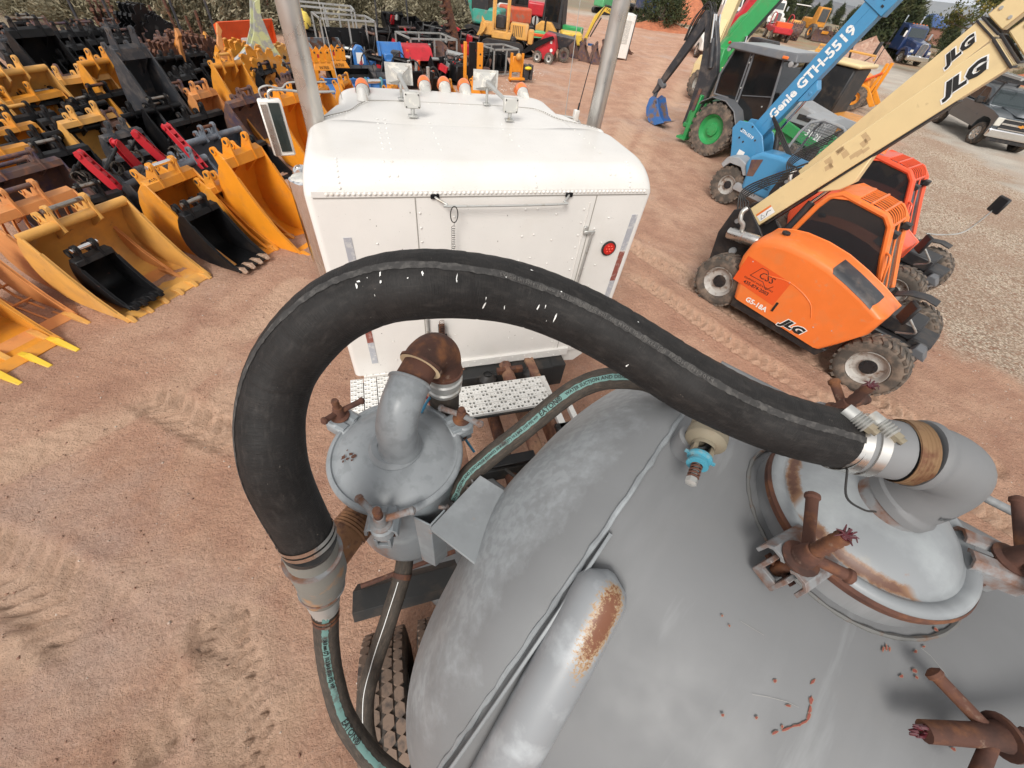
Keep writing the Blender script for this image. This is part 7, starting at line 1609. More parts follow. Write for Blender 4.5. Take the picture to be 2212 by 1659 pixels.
def skid_bucket(px,py,w_,h_,rz,label,m_=None,z=0):
 m_=m_ or M_black;root=empty('skid_bucket',label,'loader bucket',group='loader buckets and boxes beyond the cab',M=place(px,py,h_,rz))
 b=MB();pr=[(-.75,.02),(.0,.02),(.2,.12),(.28,h_*.6),(.2,h_)];b.sheet(pr,.025,-w_/2,w_/2,'x');b.build('shell',m_,root)
 for sx in(-1,1):b=MB();b.prism([(-.75,.02),(0,.02),(.28,h_*.55),(.2,h_),(-.1,h_*.75)],sx*w_/2-.015,sx*w_/2+.015,'x');b.build('side_plate',m_,root)
 for k in range(3):b=MB();b.box((-w_/3+k*w_/3,.3,h_*.5),(.08,.1,h_*.6));b.build('rib',m_,root)
 return root
for a in[(985,70,1.7,.6,.4,'black loader bucket lying between two crates'),(1015,62,1.5,.7,.9,'black loader bucket below the yellow dozer, left one'),(1040,78,1.4,.65,.2,'black loader bucket below the yellow dozer, right one'),(972,52,1.5,.9,1.2,'tall black box attachment behind the wide crate'),(925,50,1.4,.5,.5,'small black bucket in the shadow of the sagebrush'),(870,62,1.5,.55,.1,'black bucket with scattered hoses on top'),(812,60,1.3,.6,-.3,'black bucket right of the tall crate'),(1120,92,1.3,.5,.6,'black low bucket behind the nearest crate'),(1165,82,1.2,.5,.2,'black bucket under the orange trencher bar'),(890,38,1.6,.6,1.0,'black bucket leaning at the foot of the brush'),(755,150,1.4,.45,.3,'black low bucket in front of the blue auger frame'),(1000,128,1.0,.5,.8,'black bucket with curved tines left of the nearest crate')]:
 skid_bucket(a[0],a[1],a[2],a[3],a[4],a[5])
skid_bucket(702,86,1.2,.75,.5,'grey rusty hopper box behind the yellow plate compactors',mat('rusty_grey_panel',(.22,.26,.29),.6,.1,[((.2,.09,.05),4,.45,.55)],var=.15))
root=empty('box_grader','black stepped box grader in front of the blue panel','grader',M=place(815,128,.6,.25))
for i in range(3):
 for j in range(5):
  b=MB();b.prism([(-.5+i*.32,0),(-.2+i*.32,0),(-.14+i*.32,.22+i*.13),(-.34+i*.32,.30+i*.13),(-.46+i*.32,.2+i*.1)],-1.0+j*.4,-.62+j*.4,'x');b.build('step_plate',M_dkg,root,bevel=.01)
def plate_compactor(px,py,label):
 root=empty('plate_compactor',label,'plate compactor',group='yellow excavator plate compactors',M=place(px,py,.95,.35))
 b=MB();b.sheet([(-.45,.16),(-.36,.03),(.36,.03),(.45,.16)],.03,-.3,.3,'y');b.build('base_plate',M_org,root)
 b=MB();b.hexa([(-.34,-.26,.42),(.34,-.26,.42),(.34,.26,.42),(-.34,.26,.42),(-.24,-.2,.62),(.24,-.2,.62),(.24,.2,.62),(-.24,.2,.62)]);b.build('top_housing',M_org,root,bevel=.01)
 for sx in(-1,1):
  for sy in(-1,1):b=MB();b.hexa([(sx*.30-.05,sy*.24-.02,.03),(sx*.30+.05,sy*.24-.02,.03),(sx*.30+.05,sy*.24+.02,.03),(sx*.30-.05,sy*.24+.02,.03),(sx*.27-.07,sy*.24-.02,.44),(sx*.27+.07,sy*.24-.02,.44),(sx*.27+.07,sy*.24+.02,.44),(sx*.27-.07,sy*.24+.02,.44)]);b.build('leg',M_org,root)
 for x in(-.2,0,.2):
  b=MB();b.prism([(-.06,.62),(.06,.62),(.07,.86),(.0,.95),(-.07,.86)],x-.02,x+.02,'x')if False else b.prism([(x-.07,.62),(x+.07,.62),(x+.065,.88),(x,.95),(x-.065,.88)],-.22,-.19,'y');b.build('mounting_lug',M_org,root);b=MB();b.prism([(x-.07,.62),(x+.07,.62),(x+.065,.88),(x,.95),(x-.065,.88)],.19,.22,'y');b.build('mounting_lug',M_org,root)
  b=MB();b.cyl((x,-.23,.87),(x,-.225,.87),.025,10);b.build('lug_hole',M_blackdull,root)
 b=MB();b.box((-.1,-.205,.78),(.16,.01,.09));b.build('red_badge',M_redp,root)
 lettering('W700',.12,M_ink,root,T(0,-.265,.50)@TXT,.001)
plate_compactor(686,102,'left one of the two yellow plate compactors behind the mirror');plate_compactor(720,98,'right one of the two yellow plate compactors behind the mirror')
root=empty('quick_coupler','black coupler head with two fat brown pins below the tall crate','coupler',M=place(724,75,.75,.3))
for sx in(-1,1):b=MB();b.prism([(-.35,.2),(.3,.2),(.5,.45),(.42,.75),(.1,.55),(-.1,.55),(-.3,.8),(-.45,.7)],sx*.2-.02,sx*.2+.02,'x');b.build('cheek_plate',M_black,root,bevel=.01)
for y,z in((-.33,.66),(.38,.62)):b=MB();b.cyl((-.32,y,z),(.32,y,z),.07,12);b.build('pin',M_brn,root)
root=empty('post_hole_auger','blue auger drive arm with a white label plate','auger',M=place(772,96,.95,.2))
b=MB();b.prism([(-.25,0),(.25,0),(.22,.7),(.12,.92),(-.05,.95),(-.2,.8)],-.08,.08,'y');b.build('housing',M_blue,root,bevel=.03,segs=2)
b=MB();b.box((0,-.085,.6),(.22,.01,.3));b.build('label_plate',M_inkw,root)
b=MB();b.box((.75,.05,.45),(1.1,.16,.16));b.box((1.0,.05,.6),(.3,.4,.3));b.cyl((1.0,-.1,.2),(1.0,-.1,.6),.14,12);b.build('drive_frame',M_blue,root,bevel=.02)
root=empty('mounting_plate','leaning blue skid steer mounting plate with a square slot','mounting plate',M=place(843,95,.95,.25))
b=MB();b.hexa([(-.5,-.3,0),(.5,-.3,0),(.5,-.24,0),(-.5,-.24,0),(-.42,.2,.95),(.42,.2,.95),(.42,.26,.95),(-.42,.26,.95)]);b.build('plate',M_blue,root,bevel=.01)
for x in(-.46,.46):b=MB();b.hexa([(x-.03,-.36,0),(x+.03,-.36,0),(x+.03,-.3,0),(x-.03,-.3,0),(x*.86-.03,.12,.97),(x*.86+.03,.12,.97),(x*.86+.03,.2,.97),(x*.86-.03,.2,.97)]);b.build('edge_bar',M_blue,root)
b=MB();b.hexa([(-.07,-.16,.38),(.07,-.16,.38),(.07,-.1,.38),(-.07,-.1,.38),(-.07,-.03,.58),(.07,-.03,.58),(.07,.0,.58),(-.07,.0,.58)]);b.build('slot',M_blackdull,root)
for px,py,lb in((748,172,'blue low blade just beyond the cab roof, left one'),(812,172,'blue low blade just beyond the cab roof, right one')):
 root=empty('dozer_blade',lb,'blade',M=place(px,py,.35,.2));b=MB();b.sheet([(-.1,0),(.0,.12),(.02,.25),(-.06,.4)],.03,-.7,.7,'x');b.build('blade',M_blue,root)
 for sx in(-.7,.7):b=MB();b.prism([(-.1,0),(.15,0),(.15,.4),(-.06,.42)],sx-.02,sx+.02,'x');b.build('end_plate',M_blue,root)
root=empty('pin_coupler','teal coupler with bright chrome pin beyond the left horn','coupler',M=place(806,166,.55,.3))
for sx in(-1,1):b=MB();b.prism([(-.15,0),(.15,0),(.12,.4),(.08,.55),(-.08,.55),(-.12,.4)],sx*.24-.03,sx*.24+.03,'x');b.build('cheek_plate',mat('teal_paint',(.06,.22,.27),.5,var=.1),root,bevel=.02)
b=MB();b.cyl((-.22,0,.45),(.22,0,.45),.06,12);b.build('pin',M_chrome,root)
for(px,py,W,H,D,m_,lab)in((742,175,.62,.72,.7,M_yel,'yellow bucket with fat bosses right behind the cab roof corner'),(845,186,.8,.45,.6,M_yel,'yellow bucket edge showing behind the left horn'),(968,186,.7,.45,.6,M_yel,'yellow bucket edge showing behind the marker lamps'),(1030,170,.6,.6,.6,M_org,'orange yellow bracket frame right of the marker lamps'),(690,190,.7,.75,.7,M_yel,'yellow bucket directly behind the left exhaust stack')):
 bucket(px,py,W,H,D,m_,lab,teeth=2,pins=(1,),es=.4,tube='pipe',m_pin=M_brn,rz=.2)
root=empty('rotary_tiller','red rotary tiller with rounded side plates and slatted vents','tiller',M=place(884,98,.85,.3))
for sx in(-1,1):b=MB();b.prism([(-.45,.1),(.3,.0),(.42,.3),(.3,.7),(.0,.85),(-.3,.75),(-.5,.4)],sx*.75-.02,sx*.75+.02,'x');b.build('side_plate',M_redp,root,bevel=.02)
b=MB();b.sheet([(-.5,.45),(-.3,.77),(.0,.87),(.3,.72),(.42,.35)],.02,-.74,.74,'x');b.build('hood',M_redp,root,smooth=50)
b=MB();b.cyl((-.7,0,.3),(.7,0,.3),.14,12);b.build('rotor',M_black,root)
for k in range(5):b=MB();b.box((-.775,-.05,.52+k*.035),(.01,.18,.012));b.build('vent_slot',M_blackdull,root)
for(px,py,lb)in((998,96,'red mower deck between two galvanised crates'),(975,58,'red painted frame corner behind the crate')):
 root=empty('mower_deck',lb,'mower deck',M=place(px,py,.5,.3));b=MB();b.prism([(-.6,.15),(.5,.1),(.6,.35),(.2,.5),(-.5,.45)],-.35,.35,'y');b.build('deck',M_redp,root,bevel=.06,segs=2);b=MB();b.box((0,0,.58),(.3,.2,.16));b.build('gearbox',M_black,root,bevel=.02)
def posts(px,py,hs,m_,label,cat,rz=.2,lean=.1,nm='fork_arm'):
 root=empty('pallet_fork',label,cat,M=place(px,py,max(hs)*.7,rz))
 for i,h_ in enumerate(hs):b=MB();b.box((i*.22-.2,0,h_/2),(.11,.08,h_),RY(lean*(1 if i%2 else -1.2)));b.build(nm,m_,root,bevel=.01)
 b=MB();b.box((0,.06,.12),(.9,.12,.16));b.build('cross_bar',m_,root,bevel=.01)
posts(855,118,(.6,.8,.65,.55),M_redo,'orange forked bracket standing against the black grader','pallet fork')
posts(876,126,(.5,.75),M_redo,'smaller orange bracket right of the grader','pallet fork')
root=empty('fork_mast','tall yellow mast with drilled holes beside the nearest crate','mast',M=place(1020,112,1.2,.1))
for x,w_,m_ in((-.25,.10,M_org),(0,.22,M_black),(.28,.2,M_org)):b=MB();b.box((x,0,.75),(w_,.1,1.5));b.build('mast_rail',m_,root,bevel=.01)
b=MB()
for k in range(4):b.cyl((.28,-.055,.3+k*.3),(.28,-.05,.3+k*.3),.03,10)
b.build('rail_hole',M_blackdull,root)
posts(1022,165,(.5,.4,.5),M_org,'yellow angled bracket just beyond the marker lamps','pallet fork',.5,.3)
root=empty('plough_disc','brown rusty plough disc lying between the black machines','plough disc',M=place(948,128,.35,.4))
b=MB();b.lathe([(.001,0),(.3,.05),(.5,.18),(.48,.2),(.28,.08),(.001,.03)],26,T(0,0,.4)@RX(R_(60)));b.build('disc',M_brn,root)
b=MB();b.box((.3,.2,.3),(.1,.1,.7),RX(.4));b.build('shank',M_brn,root)
for px,py,w_,lb in((905,112,.9,'black trencher with a rusty plank on top'),(893,150,.6,'black engine block on a stand beyond the left horn'),(930,165,.5,'black and orange power pack beyond the marker lamps'),(780,122,.6,'black hydraulic motor frame behind the compactors'),(1000,138,.9,'black tank with a grey pipe across it'),(960,92,.8,'black rack of hoses inside the crate row')):
 root=empty('machine_part',lb,'attachment',M=place(px,py,.6,rnd.uniform(0,1)))
 q=random.Random(px);b=MB();b.box((0,0,.35),(w_,w_*.6,.5));b.build('body',M_black,root,bevel=.03)
 for k in range(5):
  b=MB();x,y=q.uniform(-w_/2,w_/2),q.uniform(-w_*.3,w_*.3);b.cyl((x,y,.3),(x+q.uniform(-.1,.1),y+q.uniform(-.1,.1),.7+q.uniform(-.05,.2)),q.uniform(.02,.07),8);b.build('fitting',[M_gal,M_black,M_rust,M_alu,M_redo][k],root)
 b=MB();b.tube(catmull([V(-w_/2,0,.6),V(-w_*.2,-.2,.9),V(w_*.2,-.3,.7),V(w_/2,-.3,.2)],6),.022,6);b.build('hose',M_rubber,root)
root=empty('rusty_plank','rusty plank lying on the black trencher','plank',M=place(912,100,.75,.35));b=MB();b.box((0,0,.72),(1.2,.3,.05));b.build('board',M_rust,root)
root=empty('steel_pipe','grey steel pipe with a brace on the black tank','pipe',M=place(985,110,.9,.1));b=MB();b.cyl((-.35,0,.85),(.35,0,.75),.09,14);b.build('pipe',M_gal,root);b=MB();b.cyl((0,0,.8),(-.1,-.3,.05),.02,6);b.build('brace',M_gal,root)
root=empty('work_stand','yellow and orange stand with a yellow ball beside the nearest crate','stand',M=place(1118,118,.9,.2))
for x in(-.25,.25):b=MB();b.box((x,0,.45),(.08,.08,.9));b.build('upright',M_org,root)
b=MB();b.box((0,0,.55),(.42,.1,.5));b.box((0,-.1,.1),(.7,.2,.08));b.build('panel',M_org,root,bevel=.02)
b=MB();b.ball((0,-.12,.8),.12);b.build('ball',M_yel2,root);b=MB();b.ball((.5,-.1,.45),.1,sc=(1.6,1,.6));b.build('float',mat('bright_yellow',(.75,.6,.03),.5),root)
b=MB();b.box((.45,.05,.3),(.22,.3,.5));b.box((.7,.05,.3),(.1,.3,.5));b.build('grey_box',M_dkg,root,bevel=.01)
p=K(655,42,.9);root=empty('plastic_jug','round yellow plastic jug resting behind the left stack','jug',M=T(p.x,p.y,.62));b=MB();b.lathe([(.001,0),(.2,.02),(.26,.15),(.26,.35),(.18,.5),(.06,.54),(.06,.6),(.001,.6)],16);b.build('jug_body',mat('jug_yellow',(.8,.62,.12),.5),root)
root=empty('orange_blade','orange snow blade standing behind the star wheels','blade',M=place(528,52,.9,BRZ-.1));b=MB();b.sheet([(-.1,0),(.05,.3),(.05,.7),(-.12,1.0)],.03,-1.1,1.1,'x');b.build('blade',M_redo,root,smooth=50)
for sx in(-1.1,1.1):b=MB();b.prism([(-.1,0),(.2,0),(.1,.9),(-.12,1.0)],sx-.02,sx+.02,'x');b.build('end_plate',M_redo,root)
b=MB();b.box((-.3,-.14,.4),(.24,.01,.3));b.build('white_sticker',M_inkw,root)
root=empty('grapple_jaw','pale green and grey grapple jaw with two tall claws','grapple',M=place(548,48,1.5,BRZ+.9))
for sx in(-1,1):b=MB();b.prism([(-.5,0),(.6,.1),(.9,.5),(.35,.95),(.1,1.35),(-.1,1.95),(-.28,2.05),(-.2,1.7),(-.3,1.1),(-.55,.6)],sx*.3-.03,sx*.3+.03,'x');b.build('claw',mat('pale_green_paint',(.48,.5,.25),.5,0,[((.3,.3,.28),4,.45,.55)],var=.1),root,bevel=.01)
b=MB();b.box((0,.3,.55),(.56,.6,.4));b.cyl((0,.2,1.0),(0,1.3,.3),.06,10);b.build('body',M_lgrey,root,bevel=.03)
for i,(px,py,h_)in enumerate([(150,14,1.5),(232,22,1.5),(376,26,1.6),(372,42,1.4),(335,40,.9),(432,66,1.2),(413,62,.8),(500,10,1.5),(578,8,1.5),(690,8,1.6),(811,18,1.6),(880,20,1.6),(452,30,1.3)]):
 p=K(px,py,h_*.6);o=None;b=MB();b.tube([V(0,0,-.1),V(rnd.uniform(-.06,.06),rnd.uniform(-.06,.06),h_)],.045,8);o=b.build('fence_post',M_rust if i in(3,4,5,6,8)else M_dkg,None,M=T(p.x,p.y,gz(p.x,p.y)))
 tag(o,['thin dark fence post at the far left of the brush line','thin dark fence post second from the left','dark fence post in the gap left of the rippers','leaning rusty post behind the yellow ripper','short rusty stake behind the black star wheel','rusty square post in the dirt by the rippers','short rusty post left of the orange ripper','dark fence post behind the orange blade','rusty fence post behind the pale green grapple','dark fence post just right of the left stack','thin black fence post right of the tall crate','black fence post beside the rusty chain arm','rusty stake beside the small yellow ripper'][i],'fence post',group='fence posts along the brush')
# ---- machines further back
def tracks(root,L,W,h_,gauge,m_=None):
 for sy in(-1,1):
  b=MB();pr=[(-L/2+h_/2,0),(L/2-h_/2,0),(L/2-h_*.15,h_*.2),(L/2,h_*.5),(L/2-h_*.15,h_*.85),(L/2-h_/2,h_),(-L/2+h_/2,h_),(-L/2+h_*.15,h_*.85),(-L/2,h_*.5),(-L/2+h_*.15,h_*.2)]
  b.prism(pr,sy*gauge/2-W/2,sy*gauge/2+W/2,'y');b.build('track',M_dark,root,bevel=.02)
root=empty('mini_dozer','small yellow dozer with open roll frame behind the crates','dozer',M=place(1090,66,.9,-.35))
tracks(root,2.2,.35,.6,1.3)
b=MB();b.box((.75,0,.95),(.9,.75,.6));hd=b.build('engine_box',M_yel2,root,bevel=.04);b=MB()
for k in range(6):b.box((.45+k*.09,-.378,.98),(.03,.01,.4))
b.build('louvre',M_dark,hd);b=MB();b.box((1.35,0,.8),(.3,.6,.55));b.box((-.1,0,.75),(1.0,1.1,.3));b.box((-.8,0,.9),(.5,.5,.5));b.build('body',M_yel2,root,bevel=.04)
for x,y in((-.55,-.5),(.15,-.5),(-.55,.5),(.15,.5)):b=MB();b.box((x,y,1.65),(.09,.09,1.6));b.build('roll_post',M_yel2,root)
b=MB();b.box((-.2,0,1.2),(.5,.5,.5));b.build('seat',M_dark,root,bevel=.06)
for k in range(3):b=MB();b.prism([(-1.5+k*.15,.4),(-1.2,.9+k*.2),(-.9,1.0),(-1.0,.8)],-.4+k*.3,-.3+k*.3,'y');b.build('winch_arm',M_yel2,root)
root=empty('trencher','tall rusty trencher chain bar standing behind the dozer','trencher',M=place(1000,40,1.6,.3))
b=MB();b.box((0,0,1.0),(.28,.12,2.6),RY(-.35));b.build('chain_bar',M_rust,root)
for k in range(14):b=MB();b.box((-.2,0,-.2+k*.19),(.18,.24,.05),RY(-.35));b.build('digging_tooth',M_rust,root)
def excavator(px,py,col,label,rz,z=0,boomc=None,txt=None,h=0.6,cab=True,boom=True,cabm=None,sc=1.0):
 root=empty('mini_excavator',label,'excavator',M=place(px,py,h,rz)@S(sc,sc,sc));tracks(root,2.2,.32,.5,1.3,None)
 b=MB();b.box((-.2,0,.95),(1.7,1.4,.75));b.build('house',col,root,bevel=.12,segs=3)
 if cab:
  b=MB();b.box((.15,.32,1.75),(1.05,.75,1.2));c_=b.build('cab',cabm or M_dark,root,bevel=.05);b=MB();b.box((.15,-.06,1.85),(.85,.01,.85));b.box((.68,.32,1.8),(.01,.6,.9));b.build('cab_glass',M_glassd,c_)
 bm=boomc or col
 if boom:
  b=MB();b.prism([(.7,.7),(.95,.7),(1.5,2.1),(2.0,2.75),(3.2,2.55),(3.25,2.8),(2.0,3.05),(1.35,2.45)],-.45,-.22,'y');bo=b.build('boom',bm,root,bevel=.02)
  b=MB();b.prism([(3.05,2.95),(3.35,2.9),(3.25,1.4),(3.1,.75),(2.95,.8),(2.98,1.6)],-.42,-.25,'y');b.build('dipper_arm',bm,root,bevel=.02)
  b=MB();b.cyl((1.3,-.34,1.2),(1.9,-.34,2.4),.05,8);b.cyl((2.0,-.34,3.1),(3.1,-.34,3.05),.05,8);b.build('cylinder',M_dark,bo)
  b=MB();b.tube(catmull([V(1.1,-.48,1.2),V(1.5,-.55,2.2),V(2.1,-.5,3.1),V(3.0,-.5,2.7)],6),.025,6);b.build('hose',M_rubber,bo)
  b=MB();b.prism([(2.75,.75),(3.25,.8),(3.3,.4),(3.0,.1),(2.7,.25)],-.6,-.05,'y');b.build('digging_bucket',M_brn,root,bevel=.02)
  if txt:lettering(txt,.26,M_ink,bo,T(2.65,-.452,2.80)@RX(PI/2)@RZ(R_(-9)),.001,bold=.006)
 return root
excavator(1232,116,mat('excavator_yellow',(.7,.46,.06),.45,0,[((.4,.26,.1),4,.55,.75)],var=.06),'yellow mini excavator with its arm bent over the brown buckets',-.25,txt='YANMAR',h=0,cab=False,sc=.7)
excavator(1050,30,mat('teal_machine',(.045,.30,.23),.5,0,[((.2,.2,.16),4,.5,.7)],var=.12),'teal mini excavator behind the small yellow dozer',2.6,h=1.0)
excavator(1095,12,M_white_clean,'white mini excavator partly behind the yellow dozer',1.6,h=1.2,boom=False)
excavator(1120,20,mat('orange_machine2',(.6,.11,.05),.5,0,[((.3,.2,.15),4,.5,.7)],var=.12),'orange mini excavator with grey engine cover in the back row',.2,h=1.2,boom=False)
excavator(1170,18,M_redp,'red trencher machine right of the orange excavator',-.3,h=1.0,boom=False,cab=False)
excavator(1305,14,mat('light_green_machine',(.10,.36,.16),.4,var=.08),'light green machine glimpsed behind the right stack',.4,h=.6,boom=False)
root=empty('compact_tractor','compact tractor with tall black cab and yellow fender','tractor',M=place(1196,40,1.2,-.6))
b=MB();b.hexa([(-.6,-.6,.8),(.7,-.6,.8),(.7,.6,.8),(-.6,.6,.8),(-.5,-.52,2.5),(.55,-.52,2.5),(.55,.52,2.5),(-.5,.52,2.5)]);c_=b.build('cab',M_dark,root,bevel=.06);b=MB();b.box((.0,-.575,1.7),(.85,.02,1.3));b.build('cab_glass',M_glassd,c_)
b=MB();b.prism([(-.9,.3),(-.9,.8),(-.5,1.1),(.1,1.1),(.5,.7),(.5,.3)],-.95,-.6,'y');b.build('yellow_fender',M_yel2,root,bevel=.05)
for x,y,sd_ in((-.3,-.75,-1),(-.3,.75,1)):wheel(root,x,y,.55,.3,M_alu,.5,18,sd_)
for y,sd_ in((-.6,-1),(.6,1)):wheel(root,1.5,y,.36,.22,M_alu,.5,16,sd_)
b=MB();b.box((1.2,0,.8),(1.3,.6,.5));b.build('hood',M_green,root,bevel=.06)
b=MB();b.lathe([(.001,-.05),(.2,-.05),(.2,.05),(.08,.06),(.001,.06)],18,T(-.9,-.75,1.05)@RX(PI/2));b.build('cable_reel',M_alu,root)
root=empty('mini_skid_steer','small red skid steer with black lift arms','skid steer',M=place(1172,105,.5,-.5))
b=MB();b.prism([(-.3,.15),(.5,.15),(.75,.6),(.55,1.1),(.1,1.15),(-.3,.6)],-.4,.4,'y');b.build('body',M_redp,root,bevel=.03)
for x in(-.15,.45):
 for y,sd_ in((-.48,-1),(.48,1)):wheel(root,x,y,.24,.17,M_alu,.55,14,sd_)
b=MB();b.prism([(-1.1,.25),(-.9,.2),(.3,.85),(.6,1.0),(.5,1.1),(-.2,.85)],-.52,-.44,'y');b.prism([(-1.1,.25),(-.9,.2),(.3,.85),(.6,1.0),(.5,1.1),(-.2,.85)],.44,.52,'y');b.build('lift_arm',M_black,root)
b=MB();b.cyl((.5,-.41,.55),(.5,-.405,.55),.07,12);b.box((.45,-.41,.85),(.1,.01,.1));b.build('badge',M_inkw,root)
root=empty('mini_dumper','grey hopper dumper on muddy wheels','dumper',M=place(1205,92,.7,-.4))
b=MB();b.hexa([(-.4,-.4,.5),(.4,-.4,.5),(.4,.4,.5),(-.4,.4,.5),(-.6,-.55,1.05),(.85,-.55,.95),(.85,.55,.95),(-.6,.55,1.05)]);b.build('hopper',M_dkg,root,bevel=.02)
for x in(-.5,.4):
 for y,sd_ in((-.45,-1),(.45,1)):wheel(root,x,y,.3,.2,M_brn,.5,14,sd_)
root=empty('gas_cage','small light green pump cage behind the red skid steer','pump',M=place(1165,68,.7,-.2));b=MB();b.box((0,0,.5),(.7,.5,.5));b.build('housing',mat('pale_green_box',(.15,.45,.2),.5,var=.1),root,bevel=.03)
for x in(-.3,.3):b=MB();b.box((x,0,.9),(.05,.4,.9));b.build('frame_post',M_black,root)
root=empty('trencher_boom','orange trencher bar lying on black buckets','trencher',M=place(1160,76,.8,-.2));b=MB();b.box((0,0,.78),(1.7,.12,.12));b.box((-.8,0,.85),(.4,.3,.2));b.build('bar',M_redo,root,bevel=.02)
for(px,py,lb)in((1262,92,'brown bucket on the ground left of the right stack'),(1288,98,'dark brown bucket nearest the right exhaust stack'),(1240,84,'rusty bucket under the yellow arm'),(1310,88,'brown trenching bucket behind the right stack')):
 root=bucket(px,py,.55,.75,.7,M_brn,lb,teeth=3,pins=(1,),es=.2)
for(px,py,lb)in((1335,82,'rusty orange rimmed bucket right of the right stack'),(1352,86,'rust brown bucket beside the white box')):
 root=bucket(px,py,.7,.6,.7,M_rust,lb,teeth=2,pins=(),es=.2)
root=empty('service_cabinet','white equipment cabinet standing right of the right stack','cabinet',M=place(1350,42,1.7,-.3))
b=MB();b.box((0,0,1.0),(1.0,1.2,1.9));b.build('cabinet_box',M_white_clean,root,bevel=.03)
for x in(-.5,.5):b=MB();b.box((x,-.62,1.0),(.04,.04,2.0));b.build('corner_post',M_dkg,root)
b=MB();b.box((.0,-.605,1.2),(.6,.01,1.0));b.build('door_panel',M_ltgrey,root)
root=empty('hand_cart','grey two wheeled hand cart with a blue grip','cart',M=place(1262,78,.8,-.3));
for x in(-.2,.2):b=MB();b.cyl((x,0,.1),(x,.2,1.1),.025,8);b.build('cart_tube',M_gal,root)
b=MB();b.lathe([(.001,-.04),(.2,-.04),(.22,0),(.2,.04),(.001,.04)],16,T(.25,-.05,.22)@RY(PI/2));b.build('cart_wheel',M_mtyre,root);b=MB();b.box((.45,0,.5),(.3,.1,.1));b.build('grip',M_blue,root)
JK=[(850,42,1.2,'black frame at the foot of the brush left of the dozer'),(880,72,1.1,'black attachment between the low crate and the brush'),(905,92,.9,'black attachment inside the shadow of the low crate'),(832,84,.9,'black gear above the blue mounting plate'),(792,84,.8,'black gear behind the blue auger arm'),(862,146,.8,'black gear just behind the left horn bell'),(800,142,.9,'black gear in front of the stepped grader'),(952,146,.8,'black gear between the two horns'),(1045,138,.8,'black gear in front of the nearest crate'),(936,72,1.0,'black gear in the middle of the low crate'),(1068,82,.9,'black gear just behind the nearest crate'),(1130,72,1.1,'black gear left of the red skid steer'),(990,40,1.1,'black gear under the rusty chain bar'),(1015,92,.9,'black gear behind the tall yellow mast'),(768,128,.7,'black gear in front of the plate compactors'),(735,138,.8,'black gear beside the blue low blade'),(985,150,.7,'black gear beyond the marker lamps'),(1100,98,.7,'black gear touching the right side of the nearest crate'),(660,78,.9,'grey black box behind the left stack'),(1040,55,1.2,'black gear left of the yellow dozer tracks')]
for k,(px,py,w_,lb)in enumerate(JK):
 root=empty('yard_attachment',lb,'attachment',group='black attachments crowding the yard',M=place(px,py,.4,rnd.uniform(-.6,1.2)));q=random.Random(k*7+1)
 b=MB();b.sheet([(-.4,.02),(.0,.02),(.15,.15),(.2,.5),(.1,.7)],.03,-w_/2,w_/2,'x');b.build('plate',M_black,root)
 for sx in(-1,1):b=MB();b.prism([(-.4,.02),(.15,.02),(.25,.5),(.1,.75),(-.1,.4)],sx*w_/2-.02,sx*w_/2+.02,'x');b.build('end_plate',M_black,root)
 for j in range(4):
  b=MB();x=q.uniform(-w_/2,w_/2);b.box((x,q.uniform(-.3,.3),q.uniform(.2,.6)),(q.uniform(.05,.3),q.uniform(.05,.3),q.uniform(.1,.5)),RZ(q.uniform(0,1))@RX(q.uniform(-.4,.4)));b.build('bracket',[M_black,M_dkg,M_gal,M_brn,M_redp,M_black][q.randrange(6)],root)
 b=MB();b.cyl((-w_/2,.1,.65),(w_/2,.0,.6),.05,8);b.build('cross_tube',q.choice([M_black,M_gal,M_brn]),root)
 b=MB();b.tube(catmull([V(-w_*.3,-.2,.2),V(-.1,-.35,.7),V(w_*.2,-.1,.85),V(w_*.4,.1,.4)],5),.02,5);b.build('hose',M_rubber,root)
